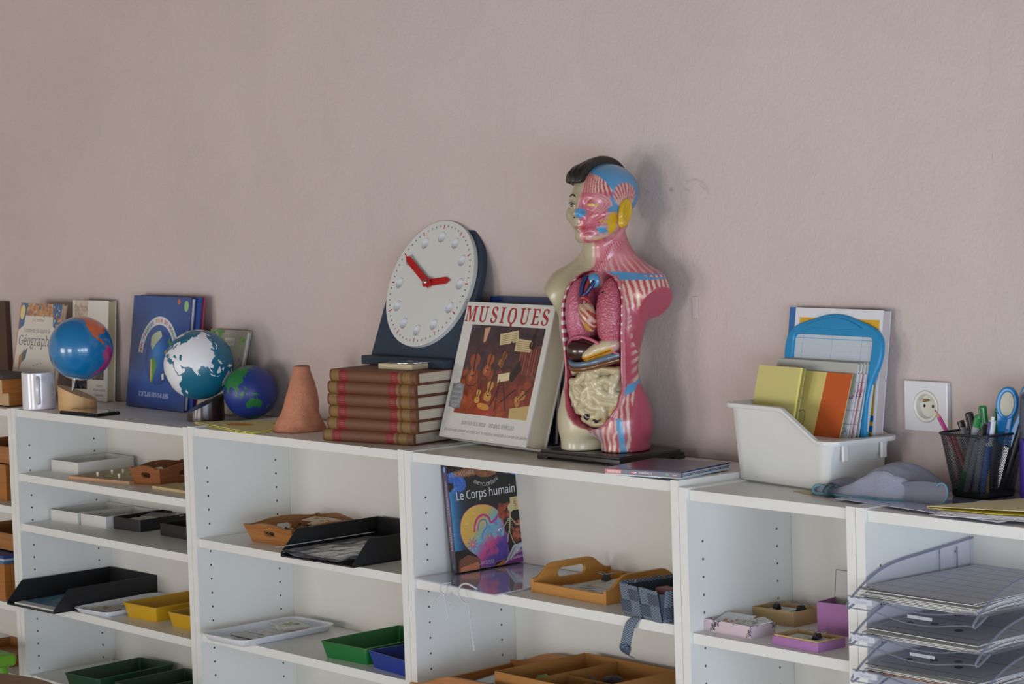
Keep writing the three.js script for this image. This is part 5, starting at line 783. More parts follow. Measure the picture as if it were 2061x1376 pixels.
{ // white notebooks, worksheets, orange and yellow cards
  const nb = mat('#b3b4ae', 0.5);
  for (let i = 0; i < 4; i++) { const o = leaf('notebook', ['frontmost', 'second', 'third', 'rearmost'][i] + ' of the thin pale notebooks standing in the bin in front of the whiteboard', 'notebook', { at: [0.812 + 0.004 * i, Y0, 0.094 - 0.0042 * i], yaw: -5, lean: 13, t: 0.003 }); part('cover', box(0.214, 0.215 + 0.001 * i, 0.0008, 0.107, 0.1075, 0, 0), nb, o); part('sheets', box(0.2135, 0.213, 0.0022, 0.1072, 0.1072, -0.0016), paper, o); }
  const ws = canvas(256, 320, (g, w, h) => { g.fillStyle = '#cfcfda'; g.fillRect(0, 0, w, h); const r = rng(111); g.strokeStyle = '#8a8a9a'; g.lineWidth = 2; for (let y = 24; y < h; y += 40) { g.beginPath(); g.moveTo(190, y); g.lineTo(w, y); g.stroke(); } scribble(g, r, 16, 190, 120, 50, 180, '#7a7a88', 2); g.fillStyle = '#c88ab8'; g.beginPath(); for (let i = 0; i < 6; i++) { const a = i * PI / 3, x = 238 + 14 * Math.cos(a), y = 46 + 28 * Math.sin(a); i ? g.lineTo(x, y) : g.moveTo(x, y); } g.fill(); g.strokeStyle = '#4a3a58'; g.stroke(); });
  for (let i = 0; i < 3; i++) { const o = leaf('worksheet', ['nearest of the printed worksheets standing behind the orange card', 'orange-edged worksheet standing just behind the nearest printed one', 'rear worksheet of the three standing behind the orange card'][i], 'worksheet', { at: [0.884 + 0.005 * i, Y0, 0.107 - 0.0035 * i], yaw: -6, lean: 16, t: 0.002 }); const fr = mat('#ffffff', 0.6, { map: ws }), ed = mat(i === 1 ? '#c65a34' : '#d4d4dc', 0.6); part('sheet', box(0.144, 0.199, 0.0016, 0.072, 0.0995, -0.0008), [ed, ed, ed, ed, fr, ed], o); }
  const o = leaf('orange_card', 'pale yellow and orange card with a pencil squiggle, in the middle of the bin', 'card', { at: [0.888, Y0, 0.122], yaw: -6, lean: 17, t: 0.0014 });
  const oc = canvas(320, 480, (g, w, h) => { g.fillStyle = '#d5c777'; g.fillRect(0, 0, w, h); g.fillStyle = '#c55a1f'; g.beginPath(); g.moveTo(160, 0); g.lineTo(w, 0); g.lineTo(w, h); g.lineTo(150, h); g.fill(); g.strokeStyle = '#6a5a3a'; g.lineWidth = 3; g.beginPath(); g.moveTo(15, 190); g.bezierCurveTo(60, 150, 85, 170, 70, 240); g.bezierCurveTo(60, 290, 35, 330, 10, 360); g.stroke(); });
  const om = mat('#ffffff', 0.65, { map: oc }), e = mat('#d5c777', 0.65); part('sheet', box(0.133, 0.201, 0.0014, 0.0665, 0.1005, -0.0007), [e, e, e, e, om, e], o);
  const y = leaf('yellow_card', 'folded light yellow card standing foremost in the white bin', 'card', { at: [0.800, Y0, 0.132], yaw: -6, lean: 14, t: 0.002 });
  const ym = mat('#cfc67e', 0.65), yl = mat('#dbd26e', 0.65);
  part('front_leaf', box(0.114, 0.206, 0.001, 0.057, 0.103, 0.0004), ym, y); const bl = part('back_leaf', box(0.114, 0.206, 0.001, 0.057, 0.103, 0), ym, y); bl.rotation.y = 0.05; bl.position.set(0.004, 0, -0.0035);
  part('fold', tube([[0.1145, 0, -0.0012], [0.1145, 0.1, -0.0012], [0.1145, 0.206, -0.0012]], 0.0022, 8, 10).scale(1.6, 1, 1).translate(-0.068, 0, 0), yl, y);
}
// ---------------------------------------------------------------- flat picture book
{
  const o = thing('picture_book', 'dark blue space picture book lying flat in front of the anatomy model', 'book', [0.694, 1.0592, 0.212], R(11.7));
  const w = 0.168, d = 0.158, t = 0.0125;
  const cov = canvas(512, 512, (g, W, H) => { const q = g.createLinearGradient(0, 0, W, H); q.addColorStop(0, '#2c2440'); q.addColorStop(0.5, '#4a3c58'); q.addColorStop(1, '#5a6a72'); g.fillStyle = q; g.fillRect(0, 0, W, H); const r = rng(121); daub(g, r, 60, 0, 0, W, H, ['#6a5468', '#3a3a68', '#8a8a80', '#4a6a8a', '#7a6a5a'], 8, 50, 0.4); });
  const sp = canvas(1024, 80, (g, W, H) => { g.fillStyle = '#16204e'; g.fillRect(0, 0, W, H); g.save(); g.translate(W, H); g.rotate(PI); g.fillStyle = '#b3292f'; g.fillRect(800, 0, 224, H); text(g, 'KIDIDOC', 908, 40, { size: 54, fam: 'sans-serif', style: 'bold', fill: '#e2d8d8', sx: 0.85 }); text(g, 'L’espace', 480, 40, { size: 50, fam: 'serif', style: 'bold', fill: '#c9bfb0', sx: 0.85 }); g.fillStyle = '#c86a4a'; g.beginPath(); g.ellipse(640, 40, 34, 18, 0.3, 0, 7); g.fill(); g.fillStyle = '#d0d0d8'; g.beginPath(); g.ellipse(610, 44, 16, 12, 0, 0, 7); g.fill(); g.fillStyle = '#2f7a4a'; g.beginPath(); g.ellipse(190, 40, 22, 26, 0, 0, 7); g.fill(); g.fillStyle = '#c87a5a'; g.fillRect(60, 34, 60, 12); g.restore(); });
  const cm = gloss(cov), navy = mat('#16204e', 0.4), sm = gloss(sp);
  part('front_cover', box(w, 0.002, d, 0, t - 0.001, 0, 0), [navy, navy, cm, navy, navy, navy], o); part('back_cover', box(w, 0.002, d, 0, 0.001, 0), mat('#c5d3d9', 0.4), o);
  part('spine', box(w, t - 0.004, 0.0022, 0, t / 2, d / 2 - 0.0011), [navy, navy, navy, navy, sm, navy], o);
  const cols = ['#c9d5da', '#3a6a9a', '#d2cdd2', '#8a5a50', '#d5d9dc', '#6fa8b8']; cols.forEach((c, i) => part('leaf', box(w - 0.004 - 0.0015 * (i % 3), 0.0013, d - 0.006, 0.0005 * (i % 2), 0.0026 + i * 0.00138, -0.001), mat(c, 0.5), o));
}
// ---------------------------------------------------------------- right end of the row
{ // loose sheets under the cloth and the pen cup
  const fo = thing('plastic_sleeve', 'bluish clear sleeve of printed sheets under the cloth and the pen cup', 'sleeve', [1.2, 1.0475, 0]);
  const m = printed('sleeve', (g, w, h) => { g.fillStyle = '#bfc1d2'; g.fillRect(0, 0, w, h); g.fillStyle = '#6f9ac8'; g.beginPath(); g.ellipse(90, 120, 60, 26, 0.2, 0, 7); g.fill(); g.fillStyle = '#4a6fb8'; g.beginPath(); g.ellipse(170, 80, 50, 24, -0.2, 0, 7); g.fill(); g.fillStyle = '#88a8c8'; g.beginPath(); g.ellipse(60, 50, 40, 18, 0, 0, 7); g.fill(); });
  const P = [[-0.075, 0.235], [0.31, 0.285], [0.31, 0.03], [0.0, 0.02]]; let g = sheetGeo(P, 0.0004, 0.0012); { const p = g.attributes.position, uv = g.attributes.uv; for (let i = 0; i < p.count; i++) uv.setXY(i, (p.getX(i) + 0.075) / 0.24, (0.29 - p.getZ(i)) / 0.2); }
  part('sheets', g, m, fo); part('sleeve', sheetGeo(P.map(([x, z]) => [x * 1.03, z * 1.01]), 0.0018, 0.0004), clear({ roughness: 0.08, color: '#fafaff' }), fo);
  const pp = thing('paper_stack', 'white printed papers under the yellow folder at the right edge', 'papers', [1.47, 1.0498, 0.2], R(14)); const wp = mat('#d9d6e4', 0.7);
  for (let i = 0; i < 5; i++) { const c = part('sheet', box(0.21, 0.0007, 0.15, 0, 0, 0), i % 2 ? wp : paper, pp); c.position.set(0.002 * i, 0.0005 + i * 0.0009, 0.004 - 0.003 * i); c.rotation.y = 0.03 * ((i * 3) % 4 - 1.5); }
  const yf = thing('yellow_folder', 'pale yellow paper folder lying open at the right edge of the top', 'folder', [0, 1.0552, 0]);
  part('lower_leaf', sheetGeo([[1.352, 0.268], [1.475, 0.262], [1.64, 0.2], [1.6, 0.06], [1.46, 0.05]], 0, 0.001), mat('#e4cf48', 0.7), yf);
  const tp = sheetGeo([[1.352, 0.268], [1.49, 0.252], [1.65, 0.19], [1.6, 0.045], [1.46, 0.04]], 0.0024, 0.001), q = tp.attributes.position; for (let i = 0; i < q.count; i++) q.setY(i, q.getY(i) + 0.0035 * smooth(1.37, 1.5, q.getX(i))); tp.computeVertexNormals(); part('upper_leaf', tp, mat('#dbd1a2', 0.7), yf);
  solo('paper_slip', 'small cream paper slip sticking out under the blue-grey cloth', 'paper', sheetGeo([[0.985, 0.19], [1.06, 0.215], [1.1, 0.16], [1.03, 0.15]], 0, 0.0006), mat('#c9bc9a', 0.8), [0, 1.0443, 0]);
}
{ // cleaning cloth: one crumpled sheet with a stitched edge
  const o = thing('cleaning_cloth', 'crumpled blue-grey microfibre cloth between the white bin and the pen cup', 'cloth', [1.158, 1.0446, 0.142], R(4));
  const terry = grey(256, 256, (u, v) => 0.5 + 0.9 * (noise3(u * 128, v * 128, 2) - 0.5));
  const cm = mat('#b0b3c6', 0.95, { bumpMap: rep(terry, 5, 5), bumpScale: 0.0012 }), hem = mat('#6c97a8', 0.8);
  const N = 70, M = 40, L = 0.235, D = 0.115;
  const H = (u, v) => { // a soft mound with folds; the right end rolls over, the left end is pinched
    const b = Math.sin(PI * clamp(u * 1.02)) ** 0.6, c = Math.sin(PI * clamp(v)) ** 0.7;
    const ridge = 0.047 * Math.exp(-(((u - 0.64) / 0.24) ** 2)) * (0.45 + 0.55 * c) + 0.012 * Math.exp(-(((u - 0.12) / 0.09) ** 2)) * c;
    return 0.006 + b * 0.006 + ridge + 0.006 * (noise3(u * 7, v * 5, 3) - 0.4) * b + 0.003 * (noise3(u * 18, v * 12, 8) - 0.5);
  };
  const surf = (fn, n, m) => { const pos = [], uv = [], idx = []; for (let j = 0; j <= m; j++) for (let i = 0; i <= n; i++) { const p = fn(i / n, j / m); pos.push(...p); uv.push(i / n * 2, j / m); } for (let j = 0; j < m; j++) for (let i = 0; i < n; i++) { const a = j * (n + 1) + i, b = a + 1, c = a + n + 1, d = c + 1; idx.push(a, c, b, b, c, d); } const g = new THREE.BufferGeometry(); g.setAttribute('position', new THREE.Float32BufferAttribute(pos, 3)); g.setAttribute('uv', new THREE.Float32BufferAttribute(uv, 2)); g.setIndex(idx); g.computeVertexNormals(); return g; };
  const topF = (u, v) => { const edge = 0.012 * Math.sin(u * 9 + 1) + 0.006 * Math.sin(u * 21), x = (u - 0.5) * L + 0.01 * Math.sin(v * 5 + u * 3), z = (v - 0.5) * (D + edge) * (0.75 + 0.25 * Math.sin(PI * u)) + 0.012 * Math.sin(u * 4); return [x, Math.max(0.0012, H(u, v) * smooth(1.02, 0.86, v) * 1 + 0.0035 * (v > 0.86 ? 1 : 0)), z]; };
  part('top_fold', surf(topF, N, M), cm, o);
  const line = [...Array(50)].map((_, i) => { const p = topF(i / 49, 1); return [p[0], p[1] + 0.001, p[2] + 0.0005]; }); part('hem', tube(line, 0.0016, 120, 6), hem, o);
  // second layer: the front flap rolled over at the right
  const flap = (u, v) => { const a = v * 1.25 * PI, r = 0.018 * (0.35 + 0.65 * smooth(0.1, 0.9, u)); const x = -0.08 + u * 0.23 + 0.0 * a, z = 0.052 + 0.012 * u - r * Math.sin(a) * 0.4, y = 0.0015 + r * (1 - Math.cos(a)); return [x + 0.012 * Math.sin(a) * u, y + 0.002 * noise3(u * 12, v * 6, 5), z + 0.02 * (v - 0.2) * -1]; };
  part('front_flap', surf(flap, 60, 24), cm, o);
  const l2 = [...Array(40)].map((_, i) => flap(i / 39, 0).map((c, k) => c + (k === 1 ? 0.0012 : 0.0008))); part('hem', tube(l2, 0.0016, 90, 6), hem, o);
  const l3 = [...Array(14)].map((_, i) => flap(1, i / 13)); part('hem', tube(l3, 0.0016, 40, 6), hem, o);
  // pinched corner at the left with its loop
  const pinch = (u, v) => { const a = v * 2 * PI, r = 0.007 + 0.004 * noise3(u * 9, Math.cos(a) * 2 + 3, Math.sin(a) * 2 + 3) + 0.003 * Math.sin(u * 14); return [-0.065 - 0.03 * (1 - u) + 0.002 * Math.cos(a), 0.0095 + r * Math.cos(a) * 0.95, 0.036 + 0.02 * Math.sin(u * 2) + r * 1.5 * Math.sin(a)]; };
  part('gathered_corner', surf(pinch, 30, 24), mat('#6d8593', 0.95, { bumpMap: terry, bumpScale: 0.002 }), o);
  part('loop', tube([[-0.09, 0.012, 0.045], [-0.107, 0.017, 0.05], [-0.117, 0.011, 0.053], [-0.11, 0.004, 0.056], [-0.091, 0.004, 0.054], [-0.077, 0.006, 0.05]], 0.0028, 50, 8), hem, o);
  part('care_tag', box(0.03, 0.0022, 0.006, 0.012, 0.0028, 0.0665, 0.001), mat('#d6d8e2', 0.6), o);
}
// ---------------------------------------------------------------- mesh pen cup with pens
{
  const CX = 1.303, CY = 1.0502, CZ = 0.067, turn = R(-4);
  const o = thing('pen_cup', 'black wire mesh pen cup crammed with pens and scissors', 'pen cup', [CX, CY, CZ], turn);
  const wire = mat('#3a3c42', 0.4, { metalness: 0.7 }), H = 0.105, half = (y) => mix(0.0385, 0.054, y / H), rad = (y) => mix(0.013, 0.017, y / H);
  const per = (t, y) => { // point at fraction t of the rounded square outline
    const a = half(y), r = rad(y), s = 2 * (a - r), q = r * PI / 2, T = 4 * (s + q); let l = ((t % 1) + 1) % 1 * T;
    for (let k = 0; k < 4; k++) { const ux = [1, 0, -1, 0][k], uz = [0, 1, 0, -1][k], nx = [0, -1, 0, 1][k] * -1, nz = [1, 0, -1, 0][k] * -1;
      if (l < s) { const c = -s / 2 + l; return [ux * c - nz * 0 + (k === 1 ? a : k === 3 ? -a : 0) * 1, y, uz * c + (k === 0 ? -a : k === 2 ? a : 0)]; } l -= s;
      if (l < q) { const an = l / r, cx = [1, 1, -1, -1][k] * (a - r), cz = [-1, 1, 1, -1][k] * (a - r), b = -PI / 2 + k * PI / 2 + an; return [cx + r * Math.cos(b), y, cz + r * Math.sin(b)]; } l -= q; }
    return [0, y, 0];
  };
  // diamond mesh: two families of slanting wires, each a flat ribbon strip
  const pos = [], idx = [], NW = 88, NS = 26, turns = 0.24;
  for (const dir of [1, -1]) for (let i = 0; i < NW; i++) for (let k = 0; k <= NS; k++) {
    const y = mix(0.008, H - 0.002, k / NS), t = i / NW + dir * turns * k / NS, a = per(t - 0.0019, y), b = per(t + 0.0019, y), n = pos.length / 3; pos.push(...a, ...b); if (k < NS) idx.push(n, n + 1, n + 2, n + 1, n + 3, n + 2);
  }
  const g = new THREE.BufferGeometry(); g.setAttribute('position', new THREE.Float32BufferAttribute(pos, 3)); g.setIndex(idx); g.computeVertexNormals(); g.setAttribute('uv', new THREE.Float32BufferAttribute(new Float32Array(pos.length / 3 * 2), 2));
  const mesh = part('mesh_wall', g, wire, o); mesh.userData.kind = 'stuff';
  const ringPts = (y, off = 0) => [...Array(64)].map((_, i) => per(i / 64, y));
  part('rim', tube(ringPts(H), 0.0021, 160, 8, true), wire, o);
  part('base', ringLoft([[half(0) - 0.001, half(0) - 0.001, 0.011, 0], [half(0) + 0.0006, half(0) + 0.0006, 0.0115, 0.001], [half(0.008) + 0.0006, half(0.008) + 0.0006, 0.012, 0.009], [half(0.008) - 0.001, half(0.008) - 0.001, 0.011, 0.009], [half(0) - 0.002, half(0) - 0.002, 0.009, 0.002]], 6, 0.6), mat('#303236', 0.45, { metalness: 0.6 }), o);
  // pens: local points in the cup frame
  const w = (x, y, z) => { const v = V(x, y, z).applyAxisAngle(V(0, 1, 0), turn); return [CX + v.x, CY + v.y, CZ + v.z]; };
  function pen(name, label, cat, a, b, pieces) { // pieces: [from, to, r0, r1, material, part name] along the axis from a to b
    const A = V(...a), B = V(...b), L = A.distanceTo(B), o2 = thing(name, label, cat, w(...a)), d = B.clone().sub(A).normalize().applyAxisAngle(V(0, 1, 0), turn);
    o2.quaternion.setFromUnitVectors(V(0, 1, 0), d); for (const [f, t, r0, r1, m, n, hex] of pieces) part(n, cyl(r0, r1, (t - f) * L, hex ?? 16).translate(0, f * L, 0), m, o2); return [o2, L];
  }
  const pm = (c, r = 0.35) => phys(c, r, { clearcoat: 0.4, clearcoatRoughness: 0.15 });
  pen('pencil', 'sharp pink pencil leaning out of the cup to the left', 'pencil', [0.002, 0.005, 0.012], [-0.099, 0.138, 0.009], [[0, 0.9, 0.0038, 0.0038, pm('#b83a86'), 'body', 6], [0.9, 0.975, 0.0037, 0.0012, mat('#c8977a', 0.7), 'point'], [0.975, 1, 0.0012, 0.0003, mat('#4a4440', 0.5), 'lead']]);
  pen('pencil', 'red pencil inside the cup, below the pink one', 'pencil', [0.0, 0.004, 0.022], [-0.045, 0.1, 0.024], [[0, 1, 0.0042, 0.0042, pm('#a33a2a'), 'body', 6]]);
  const greyM = pm('#8c9196'), greenM = pm('#1f7a3a'), blackM = pm('#17181b');
  pen('marker', 'grey marker with green cap leaning at the front of the cup', 'marker', [-0.022, 0.006, 0.03], [0.026, 0.138, 0.036], [[0, 0.28, 0.0062, 0.0062, greenM, 'lower_end'], [0.28, 0.86, 0.006, 0.006, greyM, 'barrel'], [0.86, 0.975, 0.0064, 0.006, greenM, 'cap'], [0.975, 1, 0.006, 0.0045, greenM, 'cap_end']]);
  pen('marker', 'grey marker standing wholly inside the cup, lower end visible', 'marker', [-0.012, 0.004, 0.03], [0.022, 0.095, 0.034], [[0, 1, 0.0062, 0.0062, greyM, 'barrel']]);
  pen('marker', 'grey marker with a green tip at the bottom of the cup', 'marker', [0.006, 0.004, 0.028], [0.03, 0.1, 0.03], [[0, 0.07, 0.0058, 0.006, greenM, 'tip'], [0.07, 1, 0.006, 0.006, greyM, 'barrel']]);
  pen('marker', 'short marker with a black cap, nearest the pink pencil', 'marker', [-0.012, 0.006, -0.012], [-0.055, 0.12, -0.006], [[0, 0.9, 0.006, 0.006, greyM, 'barrel'], [0.9, 1, 0.0062, 0.0062, blackM, 'cap']]);
  const clipPart = (o2, L, m, at, len) => part('clip', box(0.004, len, 0.002, 0, L * at, 0.0085, 0.0008), m, o2);
  { const [a, L] = pen('marker', 'fat black marker leaning at the back of the cup', 'marker', [-0.006, 0.01, -0.012], [-0.034, 0.136, -0.004], [[0, 0.68, 0.007, 0.007, blackM, 'barrel'], [0.68, 0.98, 0.0078, 0.0072, blackM, 'cap'], [0.98, 1, 0.0072, 0.005, blackM, 'cap_end']]); clipPart(a, L, blackM, 0.84, 0.03); }
  { const [a, L] = pen('marker', 'green marker standing behind the grey one, clip upwards', 'marker', [-0.002, 0.01, -0.016], [-0.01, 0.148, -0.012], [[0, 0.7, 0.0066, 0.0066, greyM, 'barrel'], [0.7, 0.98, 0.0074, 0.0068, greenM, 'cap'], [0.98, 1, 0.0068, 0.005, greenM, 'cap_end']]); clipPart(a, L, greenM, 0.85, 0.034); }
  { const [a, L] = pen('marker', 'second green marker, leaning to the right behind the scissors', 'marker', [-0.01, 0.01, -0.024], [0.014, 0.143, -0.026], [[0, 0.7, 0.0066, 0.0066, greyM, 'barrel'], [0.7, 1, 0.0074, 0.0068, greenM, 'cap']]); clipPart(a, L, greenM, 0.85, 0.03); }
  { const [a, L] = pen('pen', 'black pen with a broad clip in the middle of the cup', 'pen', [0.012, 0.01, 0.004], [0.034, 0.124, 0.024], [[0, 0.7, 0.006, 0.006, blackM, 'barrel'], [0.7, 0.98, 0.0085, 0.0075, blackM, 'cap'], [0.98, 1, 0.0075, 0.004, blackM, 'cap_end']]); clipPart(a, L, blackM, 0.85, 0.03); }
  { const wp = pm('#d4d6da'); const [a, L] = pen('ballpoint_pen', 'white and blue four-colour ballpoint pen beside the scissors', 'pen', [0.02, 0.01, 0.024], [0.047, 0.136, 0.024], [[0, 0.62, 0.0058, 0.0062, pm('#2a62b0'), 'grip'], [0.62, 0.95, 0.0064, 0.006, wp, 'barrel'], [0.95, 1, 0.0034, 0.0034, wp, 'top']]); part('clip', box(0.0045, 0.036, 0.002, 0, L * 0.8, 0.0072, 0.0008), pm('#24357a'), a); part('slider', box(0.003, 0.012, 0.003, -0.006, L * 0.87, 0.001, 0.001), pm('#a3272b'), a); }
  pen('pencil', 'thin yellow pencil standing inside the cup', 'pencil', [0.026, 0.005, 0.018], [0.036, 0.1, 0.026], [[0, 1, 0.0034, 0.0034, pm('#c8a02a'), 'body', 6]]);
  pen('marker', 'black marker at the far right behind the scissors', 'marker', [0.03, 0.01, -0.014], [0.072, 0.122, -0.02], [[0, 0.6, 0.007, 0.007, blackM, 'barrel'], [0.6, 1, 0.008, 0.0074, blackM, 'cap']]);
  // scissors, handles up
  const sc = thing('scissors', 'scissors with bright blue handles standing in the cup', 'scissors', w(0.022, 0.008, -0.004), turn + R(24)); sc.rotation.z = R(-14);
  const hb = phys('#1482c4', 0.38, { clearcoat: 0.3 }), steel = mat('#b9bcc0', 0.25, { metalness: 1 });
  for (const k of [-1, 1]) part('blade', extrude(shapeOf([[k * 0.001, 0], [k * 0.006, 0.01], [k * 0.008, 0.085], [-k * 0.004, 0.085]]), 0.0018, 0.0004).translate(0, 0, k * 0.001 - 0.0009), steel, sc);
  const ringShape = (cx, cy, a, b, rot) => { const s = new THREE.Shape(); s.absellipse(cx, cy, a, b, 0, 2 * PI, false, rot); const q = new THREE.Path(); q.absellipse(cx + 0.001, cy, a - 0.0085, b - 0.0095, 0, 2 * PI, true, rot); s.holes.push(q); return extrude(s, 0.011, 0.0035, 26, 4).translate(0, 0, -0.0055); };
  part('handle', [ringShape(-0.012, 0.148, 0.019, 0.0285, 0.12), extrude(shapeOf([[-0.012, 0.078], [0.006, 0.078], [0.003, 0.13], [-0.026, 0.13]]), 0.01, 0.003, 4, 3).translate(0, 0, -0.005)], hb, sc);
  part('handle', [ringShape(0.027, 0.172, 0.021, 0.03, -0.25), extrude(shapeOf([[-0.002, 0.078], [0.014, 0.078], [0.032, 0.15], [0.012, 0.152]]), 0.01, 0.003, 4, 3).translate(0, 0, -0.006)], hb, sc);
  const lin = new THREE.Shape(); lin.absellipse(-0.011, 0.148, 0.0118, 0.0205, 0, 2 * PI, false, 0.12); const lq = new THREE.Path(); lq.absellipse(-0.011, 0.148, 0.0098, 0.0182, 0, 2 * PI, true, 0.12); lin.holes.push(lq); part('soft_lining', extrude(lin, 0.0125, 0.001, 24).translate(0, 0, -0.0063), mat('#c9c6b4', 0.6), sc);
}
{ // purple bottle at the very edge
  const o = thing('glue_bottle', 'purple glue bottle cut off by the right edge of the picture', 'bottle', [1.418, 1.0502, 0.07]);
  part('body', lathe([[0, 0], [0.024, 0], [0.0285, 0.004], [0.0285, 0.098], [0.0275, 0.104], [0.0, 0.106]], 36), phys('#3a2a8c', 0.4, { clearcoat: 0.3 }), o);
  part('shoulder', lathe([[0.0275, 0.104], [0.0282, 0.106], [0.0282, 0.165], [0.026, 0.175], [0.012, 0.186], [0, 0.187]], 36), phys('#6d7488', 0.15, { transmission: 0.55, thickness: 0, clearcoat: 0.5 }), o);
}
// ---------------------------------------------------------------- clear letter trays
{
  const rimM = phys('#c3c8d6', 0.1, { transmission: 0.75, thickness: 0, clearcoat: 1, clearcoatRoughness: 0.05 }), cl = clear({ color: '#fcfcff', roughness: 0.02, specularIntensity: 0.8 });
  const names = ['topmost of the clear letter trays, holding printed sheets', 'second clear letter tray from the top, holding a drawing sheet', 'third clear letter tray from the top, holding buff-edged papers', 'lowest of the clear letter trays, almost below the picture'];
  const W = 0.262, D = 0.332, x0 = 1.2455, z1 = 0.346;
  const prof = [[0, 0.0], [0, 0.062], [0.145, 0.05], [0.2, 0.0455], [0.245, 0.0375], [0.285, 0.022], [0.318, 0.002], [0.3305, -0.009], [0.334, -0.013]];
  const side = new THREE.CatmullRomCurve3(prof.slice(1).map(([z, y]) => V(0, y, z)), false, 'centripetal').getPoints(60);
  const engraved = canvas(256, 64, (g, w, h) => { g.clearRect(0, 0, w, h); g.fillStyle = '#c9ccd8'; g.fillRect(0, 0, w, h); text(g, 'Tyrson', 128, 34, { size: 42, fam: 'sans-serif', style: 'italic', fill: '#8a8d9c' }); });
  const proto = new THREE.Group();
  part('floor', box(W, 0.0022, 0.3, W / 2, 0.0011, 0.15), cl, proto);
  part('back_wall', box(W, 0.062, 0.0022, W / 2, 0.031, 0.0011), cl, proto); part('back_rim', tube([[0, 0.062, 0.001], [W / 2, 0.062, 0.001], [W, 0.062, 0.001]], 0.0016, 8, 8), rimM, proto);
  const ss = shapeOf([[0, 0], ...side.map((p) => [p.z, p.y]), [0.326, -0.016], [0.3, -0.004]]);
  for (const x of [0.0022, W]) {
    part('side_wall', extrude(ss, 0.0022, 0).rotateY(-PI / 2).translate(x, 0, 0), cl, proto);
    const c = side.map((p) => [x - 0.0011, p.y, p.z]); part('side_rim', tube([...c, [x - 0.0011, -0.017, 0.331], [x - 0.0011, -0.0145, 0.322], [x - 0.0011, -0.003, 0.3]], 0.0021, 120, 8), rimM, proto);
  }
  part('corner_post', rod([0.002, 0, 0.002], [0.002, 0.062, 0.002], 0.0022), rimM, proto);
  for (const z of [0.06, 0.105]) part('stacking_rib', box(0.0022, 0.05, 0.0012, 0.0028, 0.026, z), rimM, proto);
  // front lip: dips in the middle in a long S
  const n = 40, lipY = (u) => -0.004 - 0.0105 * smooth(0.16, 0.52, u) * (1 - smooth(0.62, 0.98, u)), pos = [], idx = [], crest = [];
  const sect = [[0.298, 0.001], [0.312, -0.002], [0.322, 0.002], [0.329, 0.004], [0.333, -0.001], [0.334, -0.009], [0.3335, -0.0135]];
  for (let i = 0; i <= n; i++) { const u = i / n; sect.forEach(([z, y], k) => pos.push(u * W, (k < 1 ? 0.001 : y + 0.003 + lipY(u)), z)); crest.push([u * W, 0.0072 + lipY(u), 0.329]); }
  for (let i = 0; i < n; i++) for (let k = 0; k < sect.length - 1; k++) { const a = i * sect.length + k, b = a + sect.length; idx.push(a, a + 1, b, b, a + 1, b + 1); }
  const lg = new THREE.BufferGeometry(); lg.setAttribute('position', new THREE.Float32BufferAttribute(pos, 3)); lg.setIndex(idx); lg.computeVertexNormals(); lg.setAttribute('uv', new THREE.Float32BufferAttribute(new Float32Array(pos.length / 3 * 2), 2));
  part('front_lip', lg, cl, proto); part('lip_rim', tube(crest, 0.0013, 90, 8), rimM, proto);
  part('lip_rim', tube(crest.map(([x, y]) => [x, y - 0.018, 0.3338]), 0.0012, 90, 8), rimM, proto);
  const lab = part('maker_mark', new THREE.BoxGeometry(0.05, 0.009, 0.0006).translate(0.032, -0.0025, 0.3345), mat('#ffffff', 0.2, { map: engraved }), proto);
  part('label_bar', box(0.05, 0.0055, 0.0012, 0.155, -0.0135, 0.3345, 0.0005), phys('#cfd3dc', 0.12, { transmission: 0.3, thickness: 0, clearcoat: 1 }), proto);
  const sheetsTop = printed('table', (g, w, h) => { g.fillStyle = '#c5c5d0'; g.fillRect(0, 0, w, h); g.strokeStyle = '#9a9aa8'; g.lineWidth = 2; for (let y = 20; y < h; y += 24) { g.beginPath(); g.moveTo(10, y); g.lineTo(w - 10, y); g.stroke(); } for (let x = 10; x < w; x += 60) { g.beginPath(); g.moveTo(x, 20); g.lineTo(x, h - 20); g.stroke(); } });
  const sheets2 = printed('drawing', (g, w, h) => { g.fillStyle = '#b9bac8'; g.fillRect(0, 0, w, h); g.strokeStyle = '#7a7a88'; g.lineWidth = 2; g.strokeRect(14, 110, w - 40, 66); g.fillStyle = '#3a3a44'; for (const [x, y] of [[40, 150], [80, 138], [120, 128], [150, 150]]) { g.beginPath(); g.ellipse(x, y, 10, 5, 0.3, 0, 7); g.fill(); } scribble(g, rng(131), 8, 20, 20, 200, 70, '#8a8a9a', 2); });
  for (let i = 0; i < 4; i++) {
    const t = i ? proto.clone() : proto, y = 0.9085 - 0.0595 * i; t.name = numbered('clear_letter_tray'); t.position.set(x0 + 0.0035 * i, y, z1 - D - 0.002); t.userData = { label: names[i], category: 'letter tray', group: 'stacked clear letter trays' }; scene.add(t);
    if (i === 3) continue;
    const ps = thing('paper_stack', ['printed table sheets lying in the topmost clear letter tray', 'white drawing sheets lying in the second clear letter tray', 'papers with a buff edge lying in the third clear letter tray'][i], 'papers', [x0 + 0.0035 * i + W / 2, y + 0.0024, z1 - D + 0.158]);
    const m = i === 0 ? sheetsTop : sheets2, cnt = [9, 7, 8][i];
